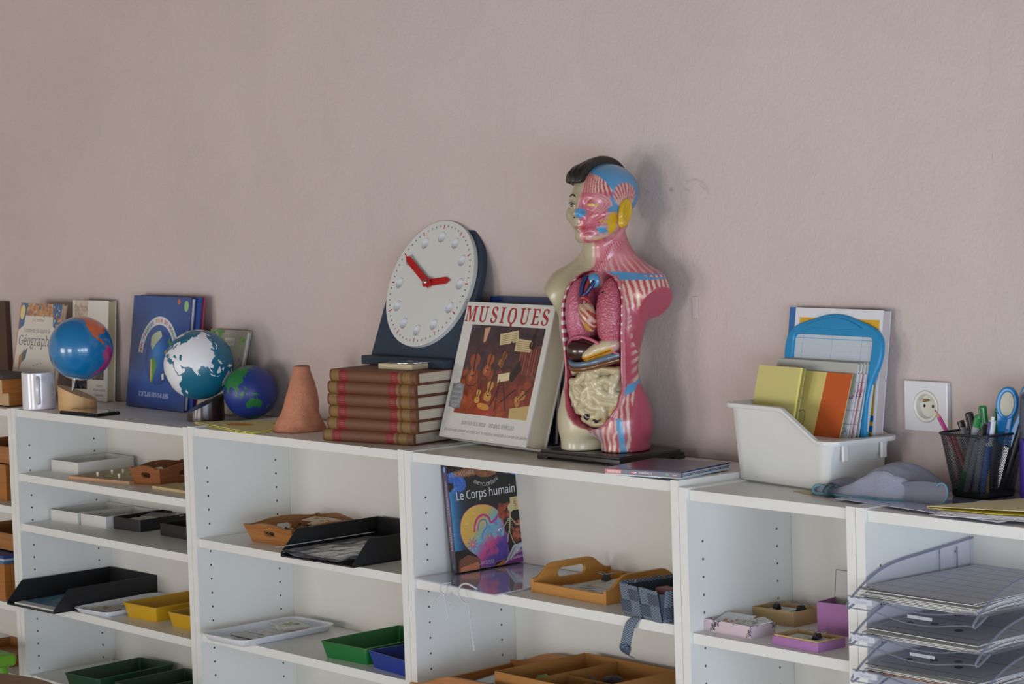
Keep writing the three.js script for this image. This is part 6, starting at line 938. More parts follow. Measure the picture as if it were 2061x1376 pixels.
    for (let k = 0; k < cnt; k++) { // every sheet droops over the front
      const sm = k === cnt - 1 ? m : i === 2 && k < 4 ? mat('#b59a86', 0.7) : paper, g = new THREE.BoxGeometry(0.236, 0.0011, 0.297, 1, 1, 12), p = g.attributes.position; for (let q = 0; q < p.count; q++) p.setY(q, p.getY(q) + k * 0.0016 + 0.0006 - 0.006 * smooth(0.08, 0.15, p.getZ(q)) * (k > cnt - 3 ? 0.2 : 1)); g.computeVertexNormals();
      const c = part('sheet', g, [paper, paper, sm, sm, i === 2 && k < 4 ? sm : k === cnt - 1 ? mat('#2c2c3a', 0.5) : paper, paper], ps); c.position.set(0.002 * ((k * 3) % 4 - 1), 0, 0.003 * ((k * 5) % 3)); c.rotation.y = 0.012 * ((k * 7) % 5 - 2);
    }
  }
}
// ---------------------------------------------------------------- left end
{
  const ob = mat('#ffffff', 0.5, { map: wood('#a8692c', '#6a3a12', 141, 5, 5, 14) }), pe = mat('#c3a27c', 0.6);
  const slab = (name, label, g, at, group) => { const o = thing(name, label, 'block', at, 0, group); part('core', uvBox(g), ob, o); return o; };
  { const o = slab('wooden_block', 'lower orange wooden block lying left of the mug', box(0.3, 0.034, 0.07, -0.15, 0.017, 0, 0.001), [-1.728, 1.0545, 0.221]); part('end_grain', box(0.3, 0.033, 0.0006, -0.15, 0.017, 0.0352), pe, o); }
  { const o = slab('wooden_block', 'upper orange wooden block stacked on the lower one left of the mug', box(0.3, 0.036, 0.088, -0.15, 0.018, 0, 0.001), [-1.717, 1.0888, 0.236]); part('end_grain', box(0.3, 0.035, 0.0006, -0.15, 0.018, 0.0442), pe, o); }
  solo('grey_mat', 'dark grey flat mat on top of the two orange wooden blocks', 'mat', box(0.3, 0.012, 0.09, -0.15, 0.006, 0, 0.002), mat('#4a453f', 0.85), [-1.712, 1.125, 0.236]);
  solo('wooden_board', 'dark brown board against the wall, cut off by the left edge', 'board', box(0.1, 0.225, 0.014, -0.05, 0, 0.007, 0.001), mat('#4a3220', 0.6), [-2.178, 1.19, 0.004]).rotation.z = R(1);
  const boxAt = (name, label, x, y, z, w, h, d, m) => { const o = thing(name, label, 'box', [x, y, z]); part('body', uvBox(openBox(w, d, h, { t: 0.006, r: 0.001 })), m, o); part('corner_strip', uvBox(box(0.0012, h, 0.018, w / 2 + 0.0004, h / 2, d / 2 - 0.009)), ob, o); return o; };
  boxAt('wooden_box', 'orange wooden box on the upper shelf at the left edge', -1.925, 0.8001, 0.165, 0.26, 0.095, 0.15, ob);
  boxAt('wooden_box', 'orange wooden box with dark joints and a blue lid at the left edge', -1.90, 0.5451, 0.17, 0.26, 0.095, 0.2, ob);
  { const o = thing('blue_lid', 'blue and white lid on the orange wooden box at the left edge', 'lid', [-1.90, 0.6403, 0.17]); part('upper', box(0.264, 0.008, 0.204, 0, 0.017, 0), mat('#27458a', 0.5), o); part('middle', box(0.26, 0.006, 0.2, 0, 0.0098, 0), mat('#b9bcc4', 0.6), o); part('lower', box(0.264, 0.008, 0.204, 0, 0.003, 0), mat('#3f6f98', 0.5), o); }
  for (const [y, lab] of [[0.902, 'dark wooden tray standing on the upper orange box at the left edge'], [0.672, 'brown wooden tray standing on the blue lid at the left edge']]) solo('wooden_tray', lab, 'tray', uvBox(openBox(0.25, 0.14, 0.045, { t: 0.007, f: 0.004, r: 0.002 })), mat('#ffffff', 0.5, { map: oak.map }), [-1.925, y - 0.0065, 0.155]);
  solo('wooden_tray', 'brown wooden tray on the lowest shelf at the left edge, above the green stool', 'tray', uvBox(openBox(0.25, 0.14, 0.03, { t: 0.007, f: 0.004, r: 0.002 })), mat('#ffffff', 0.5, { map: oak.map }), [-1.93, 0.3602, 0.18]);
  // lime green stool and round brown table in front
  const lime = phys('#6fae2a', 0.45, { clearcoat: 0.2 }), st = thing('stool', 'lime green plastic stool with rounded corners at the left edge', 'stool', [-1.61, 0, 0.555]);
  part('seat', box(0.3, 0.032, 0.3, 0, 0.452, 0, 0.012), lime, st); for (const [x, z] of [[-1, -1], [1, -1], [1, 1], [-1, 1]]) part('leg', rod([x * 0.115, 0.44, z * 0.115], [x * 0.135, 0, z * 0.135], 0.022, 0.016), lime, st);
  const tb = thing('round_table', 'round brown wooden table just entering the lower left corner', 'table', [-0.9, 0, 1.0]); const bm = mat('#ffffff', 0.5, { map: wood('#8a6038', '#6a4626', 142, 2, 2, 10) });
  part('top', lathe([[0, 0.493], [0.36, 0.493], [0.366, 0.497], [0.368, 0.505], [0.366, 0.513], [0.36, 0.517], [0, 0.517]], 72), bm, tb); for (let i = 0; i < 4; i++) { const a = i * PI / 2 + 0.4; part('leg', rod([0.27 * Math.cos(a), 0.493, 0.27 * Math.sin(a)], [0.3 * Math.cos(a), 0, 0.3 * Math.sin(a)], 0.022, 0.018), bm, tb); }
}
// ---------------------------------------------------------------- anatomy model
// surface nets: the zero surface of f inside a box, with normals from the gradient and colours per vertex
function surfaceNets(f, lo, hi, cell, paint) {
  const nx = Math.ceil((hi[0] - lo[0]) / cell) + 1, ny = Math.ceil((hi[1] - lo[1]) / cell) + 1, nz = Math.ceil((hi[2] - lo[2]) / cell) + 1, v = new Float32Array(nx * ny * nz), id = new Int32Array(nx * ny * nz).fill(-1);
  for (let k = 0, i = 0; k < nz; k++) for (let j = 0; j < ny; j++) for (let x = 0; x < nx; x++, i++) v[i] = f(lo[0] + x * cell, lo[1] + j * cell, lo[2] + k * cell);
  const pos = [], idx = [], at = (x, y, z) => x + nx * (y + ny * z);
  const E = [[0, 1], [2, 3], [4, 5], [6, 7], [0, 2], [1, 3], [4, 6], [5, 7], [0, 4], [1, 5], [2, 6], [3, 7]];
  for (let z = 0; z < nz - 1; z++) for (let y = 0; y < ny - 1; y++) for (let x = 0; x < nx - 1; x++) {
    const c = [0, 1, 2, 3, 4, 5, 6, 7].map((q) => v[at(x + (q & 1), y + ((q >> 1) & 1), z + (q >> 2))]); let s = 0; for (const q of c) if (q < 0) s++;
    if (s === 0 || s === 8) continue;
    let px = 0, py = 0, pz = 0, n = 0;
    for (const [a, b] of E) if ((c[a] < 0) !== (c[b] < 0)) { const t = c[a] / (c[a] - c[b]); px += mix(a & 1, b & 1, t); py += mix((a >> 1) & 1, (b >> 1) & 1, t); pz += mix(a >> 2, b >> 2, t); n++; }
    id[at(x, y, z)] = pos.length / 3; pos.push(lo[0] + (x + px / n) * cell, lo[1] + (y + py / n) * cell, lo[2] + (z + pz / n) * cell);
  }
  const quad = (a, b, c, d, flip) => { if (a < 0 || b < 0 || c < 0 || d < 0) return; flip ? idx.push(a, c, b, a, d, c) : idx.push(a, b, c, a, c, d); };
  for (let z = 1; z < nz - 1; z++) for (let y = 1; y < ny - 1; y++) for (let x = 1; x < nx - 1; x++) {
    const s = v[at(x, y, z)] < 0;
    if (s !== v[at(x + 1, y, z)] < 0) quad(id[at(x, y - 1, z - 1)], id[at(x, y, z - 1)], id[at(x, y, z)], id[at(x, y - 1, z)], !s);
    if (s !== v[at(x, y + 1, z)] < 0) quad(id[at(x - 1, y, z - 1)], id[at(x - 1, y, z)], id[at(x, y, z)], id[at(x, y, z - 1)], !s);
    if (s !== v[at(x, y, z + 1)] < 0) quad(id[at(x - 1, y - 1, z)], id[at(x, y - 1, z)], id[at(x, y, z)], id[at(x - 1, y, z)], !s);
  }
  const N = pos.length / 3, nor = new Float32Array(N * 3), col = new Float32Array(N * 3), h = cell * 0.6;
  for (let i = 0; i < N; i++) {
    const x = pos[3 * i], y = pos[3 * i + 1], z = pos[3 * i + 2]; let gx = f(x + h, y, z) - f(x - h, y, z), gy = f(x, y + h, z) - f(x, y - h, z), gz = f(x, y, z + h) - f(x, y, z - h); const l = Math.hypot(gx, gy, gz) || 1;
    gx /= l; gy /= l; gz /= l; nor.set([gx, gy, gz], 3 * i); if (paint) { const c = paint(x, y, z, gx, gy, gz); col[3 * i] = c.r; col[3 * i + 1] = c.g; col[3 * i + 2] = c.b; }
  }
  const g = new THREE.BufferGeometry(); g.setAttribute('position', new THREE.Float32BufferAttribute(pos, 3)); g.setAttribute('normal', new THREE.BufferAttribute(nor, 3)); if (paint) g.setAttribute('color', new THREE.BufferAttribute(col, 3)); g.setIndex(idx);
  return g;
}
{
  const smin = (a, b, k) => { const h = Math.max(0, k - Math.abs(a - b)) / k; return Math.min(a, b) - h * h * k * 0.25; }, smax = (a, b, k) => -smin(-a, -b, k);
  const ell = (x, y, z, cx, cy, cz, rx, ry, rz) => { const k = Math.sqrt(((x - cx) / rx) ** 2 + ((y - cy) / ry) ** 2 + ((z - cz) / rz) ** 2); return (k - 1) * Math.min(rx, ry, rz); };
  const caps = (x, y, z, ax, ay, az, bx, by, bz, r0, r1) => { const dx = bx - ax, dy = by - ay, dz = bz - az, t = clamp(((x - ax) * dx + (y - ay) * dy + (z - az) * dz) / (dx * dx + dy * dy + dz * dz)); return Math.hypot(x - ax - t * dx, y - ay - t * dy, z - az - t * dz) - mix(r0, r1, t); };
  const table = (rows) => (y) => { if (y <= rows[0][0]) return rows[0].slice(1); for (let i = 1; i < rows.length; i++) if (y <= rows[i][0]) { const t = smooth(0, 1, (y - rows[i - 1][0]) / (rows[i][0] - rows[i - 1][0])) * 0.5 + 0.5 * (y - rows[i - 1][0]) / (rows[i][0] - rows[i - 1][0]); return rows[i].slice(1).map((v, k) => mix(rows[i - 1][k + 1], v, t)); } return rows[rows.length - 1].slice(1); };
  const trunkAt = table([[0, 0.088, 0.056, 0], [0.055, 0.094, 0.059, 0], [0.095, 0.092, 0.057, 0.001], [0.135, 0.079, 0.05, 0.006], [0.158, 0.076, 0.049, 0.008], [0.19, 0.08, 0.051, 0.006], [0.235, 0.09, 0.057, 0.001], [0.275, 0.091, 0.057, -0.002], [0.31, 0.082, 0.05, -0.006], [0.345, 0.052, 0.036, -0.012]]);
  const halfAt = table([[0.044, 0], [0.048, 0.018], [0.056, 0.031], [0.07, 0.044], [0.09, 0.054], [0.12, 0.0595], [0.16, 0.0585], [0.2, 0.0605], [0.25, 0.063], [0.285, 0.0625], [0.305, 0.058], [0.322, 0.049], [0.334, 0.037], [0.342, 0.022], [0.346, 0]]);
  const cavity = (x, y) => { const w = halfAt(clamp(y, 0.044, 0.346))[0], e = Math.max(0.044 - y, y - 0.346, 0); return Math.abs(x - 0.001) - w + e; };
  const HT = R(-10), hc = Math.cos(HT), hs = Math.sin(HT);
  const headLocal = (x, z) => [hc * x - hs * z, hs * x + hc * z];
  const headSDF = (X, y, Z) => {
    const x = X, ax = Math.abs(X), z = Z;
    let f = smin(ell(x, y, z, 0, 0.4935, -0.022, 0.0575, 0.0555, 0.0715), ell(x, y, z, 0, 0.454, 0.012, 0.051, 0.053, 0.047), 0.018);
    f = smin(f, caps(ax, y, z, 0, 0.481, 0.047, 0.03, 0.483, 0.036, 0.0075, 0.006), 0.012);
    f = smin(f, ell(ax, y, z, 0.037, 0.453, 0.033, 0.013, 0.011, 0.013), 0.014);
    f = smax(f, -(Math.hypot(ax - 0.0235, y - 0.4715, z - 0.066) - 0.0155), 0.012);
    f = smin(f, Math.hypot(ax - 0.0225, y - 0.471, z - 0.0445) - 0.0108, 0.003);
    f = smin(f, caps(x, y, z, 0, 0.48, 0.053, 0, 0.456, 0.0645, 0.004, 0.0078), 0.008);
    f = smin(f, Math.hypot(ax - 0.0085, y - 0.4515, z - 0.0585) - 0.0055, 0.005);
    f = smin(f, ell(x, y, z, 0, 0.436, 0.05, 0.017, 0.012, 0.012), 0.012);
    f = smin(f, caps(ax, y, z, 0, 0.4325, 0.0605, 0.0135, 0.4302, 0.0545, 0.0034, 0.0018), 0.003);
    f = smin(f, caps(ax, y, z, 0, 0.4262, 0.0595, 0.0125, 0.4285, 0.0545, 0.0038, 0.0018), 0.003);
    f = smin(f, ell(x, y, z, 0, 0.411, 0.046, 0.015, 0.0105, 0.012), 0.014);
    f = smin(f, caps(ax, y, z, 0.012, 0.41, 0.04, 0.041, 0.432, -0.002, 0.009, 0.009), 0.012);
    return f;
  };
  const bodySDF = (x, y, z) => {
    let f = 1;
    if (y > 0.36) {
      const [hx, hz] = headLocal(x, z); f = headSDF(hx, y, hz);
    }
    if (y > 0.3) {
      const a = Math.abs(x);
      let n = caps(x, y, z, 0, 0.32, -0.02, 0.002, 0.44, -0.018, 0.043, 0.0375);
      n = smin(n, caps(a, y, z, 0.005, 0.385, -0.03, 0.1, 0.322, -0.024, 0.024, 0.019), 0.03);
      n = smin(n, caps(x, y, z, 0.045, 0.43, -0.018, 0.008, 0.343, 0.026, 0.006, 0.005), 0.007);
      n = smin(n, caps(x, y, z, -0.045, 0.43, -0.018, -0.008, 0.343, 0.026, 0.006, 0.005), 0.007);
      f = smin(f, n, 0.012);
    }
    if (y < 0.42) {
      const [A, B, zc] = trunkAt(y), q = Math.hypot(x / A, (z - zc) / B); let t = (q - 1) * B * 0.92 + Math.max(0, y - 0.345) * 0.9;
      t = smax(t, 0.028 - y, 0.02);
      const a = Math.abs(x), s = x > 0 ? 1 : -1;
      let arm = smin(caps(a, y, z, 0.05, 0.306, -0.014, 0.09, 0.303, -0.02, 0.036, 0.0365), caps(a, y, z, 0.09, 0.3015, -0.02, 0.12, 0.272, -0.016, 0.0365, 0.034), 0.02);
      const nx = 0.76, ny = -0.57, nz = 0.31; arm = smax(arm, (a - 0.112) * nx + (y - 0.281) * ny + (z + 0.012) * nz, 0.004);
      t = smin(t, arm, 0.013);
      const leg = (Math.hypot((a - 0.0465) / 0.0452, (z - (s > 0 ? 0.004 : -0.002)) / 0.0535) - 1) * 0.045 * 0.9;
      t = smin(t, smax(leg, y - 0.085, 0.03), 0.016);
      t = smin(t, Math.hypot(a - 0.04, (y - 0.062) * 0.8, z + 0.032) - 0.034, 0.025);
      t = smax(t, 0.0008 - y, 0.003);
      f = smin(f, t, 0.022);
      if (z > -0.01) { const d = cavity(x, y); if (d < 0.02) { f -= 0.0028 * Math.exp(-(((d - 0.0035) / 0.0035) ** 2)) * smooth(0.0, 0.012, z); f = smax(f, -Math.max(d, 0.004 - z), 0.002); } }
    }
    // raised muscle fibres on the model's left half
    return f;
  };
  const C = (hex) => new THREE.Color(hex), skin = C('#b3a88a'), skinLeg = C('#c6bb9d'), red = C('#b04659'), deep = C('#8f2b3d'), cream = C('#d3b8a2'), blue = C('#4f8fba'), yel = C('#d3a912'), lip = C('#9c2f2a'), dark = C('#17151a'), rimPink = C('#b5475a'), pale = C('#d69a9c');
  const out = new THREE.Color(), lerp = (a, b, t) => out.copy(a).lerp(b, clamp(t));
  const fibre = (t, w = 0.5, n = 0) => { const s = 0.5 + 0.5 * Math.sin(t * 2 * PI + n); return smooth(w - 0.16, w + 0.16, s); };
  const wob = (x, y, z, s = 60) => noise3(x * s, y * s, z * s) - 0.5;
  const dist = (x, y, z, a, b, c, sx = 1, sy = 1, sz = 1) => Math.hypot((x - a) / sx, (y - b) / sy, (z - c) / sz);
  const paintHead = (x, y, z) => { // x, z in the head's own frame
    if (x < 0.0012 && !(y < 0.4 && x > -0.002)) {
      out.copy(skin);
      const lp = Math.max(0, 1 - dist(x, y, z, 0, 0.4292, 0.057, 0.015, 0.0045, 0.012)); if (lp > 0.12) out.lerp(lip, 0.75);
      return out;
    }
    const w = wob(x, y, z, 90), ang = (a, b) => Math.atan2(y - a, b);
    out.copy(red).lerp(pale, clamp(0.35 + 0.9 * w));
    // masks from the top of the skull downwards
    const ear = dist(x, y, z, 0.055, 0.455, -0.004, 0.02, 0.03, 0.024);
    const front = z > 0.018 + 0.4 * (y - 0.5) && y > 0.484;
    if (y > 0.515 && !front || (y > 0.458 && z < 0.012 && x > 0.02 && !front) || z < -0.03 && y > 0.445 || (y > 0.447 && y < 0.53 && z < 0.034 && z > 0.006 && x > 0.03)) out.copy(blue);
    if (front && y < 0.536) { const t = Math.atan2(x - 0.004, 0.62 - y) / 0.038; out.copy(red).lerp(cream, fibre(t, 0.5, 2 * w) * (0.5 + 0.5 * smooth(0.0, 0.035, x))); if (y < 0.494) out.lerp(red, 0.6); }
    else if (front) out.copy(blue);
    { const d = dist(x, y, z, 0.058, 0.487, -0.014, 0.05, 0.026, 0.033); if (d < 1 && y > 0.468) { const t = Math.atan2(z + 0.012, y - 0.455) / 0.17; out.copy(red).lerp(cream, fibre(t, 0.45, 2 * w) * 0.75); if (y < 0.482) out.lerp(cream, smooth(0.484, 0.472, y) * 0.8); out.lerp(blue, smooth(0.86, 1, d)); } }
    { const d = Math.hypot(x - 0.026, (y - 0.471) * 1.05); if (d < 0.0245 && z > 0.02) { out.copy(red).lerp(pale, fibre(d / 0.0038, 0.5) * 0.35 + 0.05 + 0.45 * smooth(0.018, 0.034, x)); if (Math.abs(y - 0.4715 + 0.05 * (x - 0.026)) < 0.0021 && Math.abs(x - 0.0255) < 0.0105) out.copy(yel).lerp(cream, 0.15); } }
    if (x > 0.008 && y < 0.456 && y > 0.408 && z > 0.0) { // cheek fibres running to the mouth corner
      const t = Math.atan2(y - 0.429, Math.hypot(x, z - 0.06)) / 0.13; out.copy(red).lerp(pale, fibre(t, 0.5, 3 * w) * 0.5); if (x > 0.028 && z < 0.04) out.lerp(cream, 0.45); const dm = Math.hypot(x - 0.01, y - 0.429); if (dm < 0.02) out.lerp(red, 0.7 * smooth(0.022, 0.012, dm)); }
    if (x < 0.0065 && y < 0.53) out.lerp(pale, smooth(0.0065, 0.002, x) * 0.9);
    if (dist(x, y, z, 0.006, 0.4565, 0.063, 0.0105, 0.0095, 0.014) < 1) out.copy(blue);
    if (Math.abs(y - 0.4292) < 0.0034 && x < 0.0145 && z > 0.045) out.copy(lip);
    { const a = x - 0.0345, b = y - 0.4235; if (Math.abs(a + 0.1 * b) < 0.0058 && Math.abs(b - 0.2 * a) < 0.006 && z > 0.02) { out.copy(blue); if (b > 0.0035) out.lerp(C('#9cc4dc'), 0.55); } }
    if (dist(x, y, z, 0.0495, 0.4435, 0.0205, 0.016, 0.0125, 0.0135) < 1 || dist(x, y, z, 0.044, 0.428, 0.0155, 0.016, 0.0115, 0.009) < 1 || (Math.abs(y - 0.4405) < 0.0014 && z > 0.025 && z < 0.045 && x > 0.036)) out.copy(yel);
    if (dist(x, y, z, 0.0195, 0.4065, 0.03, 0.0085, 0.0038, 0.014) < 1) out.copy(yel);
    if (y < 0.414 && y > 0.398 && Math.abs(y - 0.4085 - 0.35 * Math.max(0, 0.03 - z) * 1) < 0.0035 && x > 0.012) out.lerp(cream, 0.7);
    return out;
  };
  const paintBody = (x, y, z, nx, ny, nz) => {
    if (y > 0.4 || (y > 0.385 && z > 0.03)) { const [hx, hz] = headLocal(x, z); return paintHead(hx, y, hz); }
    const d = z > -0.01 ? cavity(x, y) : 1;
    if (d < 0.0075 && z > -0.004) { // the cut edge of the body wall, with the cut ribs
      if (d > 0.0045) return lerp(rimPink, pale, 0.6);
      if (d > -0.003 && y > 0.19 && y < 0.33) { const k = ((y * (x < 0 ? 1 : 1) + 0.004) / 0.0165) % 1; if (k < 0.45 && (x < 0 || (y > 0.2 && k < 0.22))) return lerp(pale, C('#e2d8d2'), 0.8); }
      return lerp(rimPink, deep, clamp(0.2 + wob(x, y, z, 80)));
    }
    const w = wob(x, y, z, 70);
    if (x < 0.002 + (y < 0.05 ? 0.004 : 0) && !(y < 0.345 && d < 0.0075)) { out.copy(y < 0.2 ? skinLeg : skin); if (x > -0.004 && y > 0.33) out.lerp(pale, 0.5); if (dist(x, y, z, 0.0, 0.036, 0.05, 0.012, 0.008, 0.02) < 1) out.lerp(C('#7f9cc0'), 0.5 * (1 - dist(x, y, z, 0.0, 0.036, 0.05, 0.012, 0.008, 0.02))); return out; }
    out.copy(red).lerp(pale, clamp(0.12 + 0.5 * w));
    if (y > 0.335) { // neck: long slanting fibres
      const scm = caps(x, y, z, 0.045, 0.43, -0.018, 0.008, 0.343, 0.026, 0.009, 0.008);
      if (scm < 0.002) { const t = (x * 0.9 - z * 0.4 + 0.35 * y) / 0.0048; out.copy(red).lerp(pale, fibre(t, 0.5, 3 * w) * 0.8); }
      else { const t = (0.75 * x - 0.75 * z) / (0.475 - y) / 0.1; out.copy(red).lerp(pale, 0.3 + 0.5 * w).lerp(cream, fibre(t, 0.68, 4 * w) * 0.55 * smooth(0.385, 0.35, y)); }
      if (y < 0.355) { const cl = Math.abs(y - (0.338 - 0.08 * Math.max(0, x - 0.04) + 0.02 * Math.max(0, 0.02 - x))); if (cl < 0.0062 && x > 0.018) out.copy(blue).lerp(red, smooth(0.0035, 0.0062, cl) * 0.6); }
      return out;
    }
    if (y > 0.327 && x > 0.05 && Math.abs(y - (0.336 - 0.14 * (x - 0.04))) < 0.0062) return out.copy(blue);
    const cut = (x - 0.112) * 0.76 + (y - 0.281) * -0.57 + (z + 0.012) * 0.31;
    if (x > 0.08 && cut > -0.0022) return out.copy(C('#a8475a')).lerp(red, clamp(0.3 + w));
    if (x > 0.06 && y > 0.262 && y < 0.336) { // shoulder cap: fibres from the collar bone to the stump
      const t = (x * 0.75 - z * 0.85 + 0.12 * (y - 0.3)) / 0.0118; return out.copy(red).lerp(cream, fibre(t, 0.5, 2 * w) * smooth(0.262, 0.285, y)); }
    if (y > 0.232) { // breast muscle: fan towards the armpit
      if (z > -0.02) { const t = Math.atan2(y - 0.268, 0.105 - x) / 0.21; out.copy(red).lerp(cream, fibre(t, 0.55, 2 * w) * smooth(0.006, 0.02, d)); } else { const t = (y + 0.5 * x) / 0.012; out.copy(red).lerp(cream, fibre(t, 0.7, 3 * w) * 0.6); }
      return out; }
    if (y > 0.128) { // flank: slanting serrations, then the long side muscle
      const t = (y + 0.42 * z) / 0.0175, lat = x - 1.0 * z; if (z > -0.012) out.copy(red).lerp(cream, fibre(t, 0.5, 2 * w) * smooth(0.012, 0.02, d) * smooth(-0.012, 0.0, z)); else { const q = (y * 0.9 - 0.5 * z) / 0.013; out.copy(red).lerp(cream, fibre(q, 0.6, 3 * w) * 0.75); }
      if (Math.abs(y - 0.125 + 0.35 * (z - 0.02)) < 0.0075 && z < 0.034) out.copy(blue).lerp(red, 0.1); return out; }
    if (Math.abs(y - 0.121 + 0.5 * (z - 0.028)) < 0.0072 && z > -0.01 && z < 0.042 && y > 0.1) return out.copy(blue);
    { // hip and thigh
      const a = Math.atan2(z - 0.0, x - 0.04), t = a / 0.21 + (y - 0.05) * 5; out.copy(red).lerp(cream, fibre(t, 0.52, 4 * w) * 0.85);
      if (dist(x, y, z, 0.088, 0.042, -0.016, 0.03, 0.032, 0.015) < 1) out.copy(blue);
      const g = Math.abs(Math.atan2(z, x - 0.04) - 1.18 + (0.06 - y) * 2.0); if (g < 0.1 && y < 0.066 && z > 0.02) out.copy(blue);
      if (x < 0.028 && y < 0.062 && z > 0.03) out.lerp(C('#8fa0ac'), 0.35); 
    }
    return out;
  };
  const fx = (x, y, z) => { const f = bodySDF(x, y, z); return f; };
  const T = thing('anatomy_model', 'painted human torso model with open chest and black hair, on a black plinth', 'anatomy model', [0.4315, 1.0562, 0.1275], 0);
  { // plinth
    const w = 0.24, d = 0.17, pl = ringLoft([[w / 2 - 0.002, d / 2 - 0.002, 0.003, 0.0045], [w / 2, d / 2, 0.004, 0.006], [w / 2, d / 2, 0.004, 0.0125], [w / 2 - 0.0045, d / 2 - 0.0045, 0.004, 0.014], [w / 2 - 0.0055, d / 2 - 0.0055, 0.004, 0.0182]], 5, 0.5);
    const black = phys('#1a1b1d', 0.38, { clearcoat: 0.3, clearcoatRoughness: 0.25 }); const p = part('plinth', pl, black, T); p.position.set(0.0045, 0, -0.0075);
    for (const [x, z] of [[-1, -1], [1, -1], [1, 1], [-1, 1]]) { const f = part('foot', box(0.03, 0.007, 0.026, 0, 0.0035, 0, 0.003), black, T); f.position.set(0.0045 + x * (w / 2 - 0.0145), 0, -0.0075 + z * (d / 2 - 0.0125)); }
  }
  const lac = (o = {}) => new THREE.MeshPhysicalMaterial({ color: '#ffffff', vertexColors: true, roughness: 0.36, clearcoat: 0.65, clearcoatRoughness: 0.14, ...o });
  const fibreBump = null;
  const add = (name, geo, m) => { const p = part(name, geo, m, T); p.position.y = 0.0182; p.rotation.y = R(18); return p; };
  const bodyG = surfaceNets(fx, [-0.152, -0.003, -0.112], [0.156, 0.57, 0.09], 0.0021, paintBody);
  const body = add('body', bodyG, lac());
  // hair: a thick cap over the model's right half, its cut edge running over the top of the skull
  const hairSDF = (x, y, z) => {
    const [hx, hz] = headLocal(x, z); let f = ell(hx, y, hz, 0, 0.4985, -0.02, 0.065, 0.065, 0.0785);
    f = smin(f, ell(hx, y, hz, -0.018, 0.524, 0.03, 0.026, 0.02, 0.023), 0.018); f = smin(f, ell(hx, y, hz, -0.012, 0.452, -0.066, 0.03, 0.03, 0.02), 0.02);
    f = smax(f, hx - 0.0035, 0.004);
    const line = hz > 0.0 ? 0.5135 + 0.16 * Math.max(0, -hx - 0.035) * 0 - 0.25 * Math.max(0, 0.028 - hz) : mix(0.5065, 0.432, smooth(0.0, -0.05, hz)); f = smax(f, line - y, 0.004);
    const a = Math.atan2(y - 0.5, hz + 0.02); f += 0.0007 * Math.sin(hx * 520 + 3 * noise3(hx * 40, y * 40, hz * 40)) ;
    return f;
  };
  add('hair', surfaceNets(hairSDF, [-0.09, 0.42, -0.12], [0.045, 0.58, 0.085], 0.0021), phys('#161413', 0.45, { clearcoat: 0.25, clearcoatRoughness: 0.4 }));
  // ear in yellow
  const earSDF = (x, y, z) => {
    const [hx, hz] = headLocal(x, z), ex = hx - 0.0565, ey = y - 0.4555, ez = hz + 0.0095, tl = ez * 0.97 + ey * 0.22;
    let f = ell(ex, ey, tl, 0, 0, 0, 0.0095, 0.0262, 0.0172); f = smin(f, ell(ex, ey, tl, 0.001, -0.0195, 0.004, 0.007, 0.0085, 0.0085), 0.006);
    f = smax(f, -ell(ex, ey, tl, 0.0085, 0.003, 0.0005, 0.0068, 0.0172, 0.0098), 0.004); f = smin(f, caps(ex, ey, tl, 0.0035, 0.012, -0.003, 0.0035, -0.008, 0.0015, 0.0026, 0.0022), 0.003);
    return f;
  };
  add('ear', surfaceNets(earSDF, [0.03, 0.42, -0.06], [0.085, 0.49, 0.03], 0.0014), phys('#cfa60e', 0.35, { clearcoat: 0.7, clearcoatRoughness: 0.12 }));
  // eye and brow of the skin-covered half
  const hp = (x, y, z) => { const a = hc * x + hs * z, b = -hs * x + hc * z; return [a, y, b]; };
  add('eyeball', new THREE.SphereGeometry(0.0085, 20, 14).scale(1.15, 0.62, 0.6).translate(...hp(-0.0225, 0.4712, 0.0515)), phys('#c9c2ae', 0.25, { clearcoat: 0.8 }));
  add('iris', new THREE.SphereGeometry(0.0034, 16, 12).scale(1, 1, 0.5).translate(...hp(-0.0205, 0.4714, 0.0562)), phys('#2a1c16', 0.2, { clearcoat: 1 }));
  add('brow', tube([hp(-0.0105, 0.4865, 0.0535), hp(-0.019, 0.491, 0.0515), hp(-0.028, 0.4905, 0.0475), hp(-0.036, 0.486, 0.041)], 0.0016, 24, 8), mat('#221d1b', 0.6));
  add('eyelash', tube([hp(-0.0135, 0.4725, 0.0555), hp(-0.02, 0.4765, 0.0575), hp(-0.027, 0.476, 0.0545), hp(-0.032, 0.4725, 0.05)], 0.0007, 24, 6), mat('#2a2422', 0.6));
  add('nostril', new THREE.SphereGeometry(0.0021, 10, 8).scale(1, 0.8, 1.2).translate(...hp(-0.0072, 0.4487, 0.0638)), mat('#1a1210', 0.7));
  // organs
  const cells = (x, y, z, s) => { let a = 9, b = 9; const X = Math.floor(x * s), Y = Math.floor(y * s), Z = Math.floor(z * s); for (let i = -1; i <= 1; i++) for (let j = -1; j <= 1; j++) for (let k = -1; k <= 1; k++) { const d = Math.hypot(X + i + hash3(X + i, Y + j, Z + k) - x * s, Y + j + hash3(Z + k, X + i, Y + j) - y * s, Z + k + hash3(Y + j, Z + k, X + i) - z * s); if (d < a) { b = a; a = d; } else if (d < b) b = d; } return b - a; };
  const pinkL = C('#b9566a'), pinkD = C('#9c3f52'), pinkP = C('#c98a96');
  const inside = (x, y, g = 0.0025) => cavity(x, y) + g;
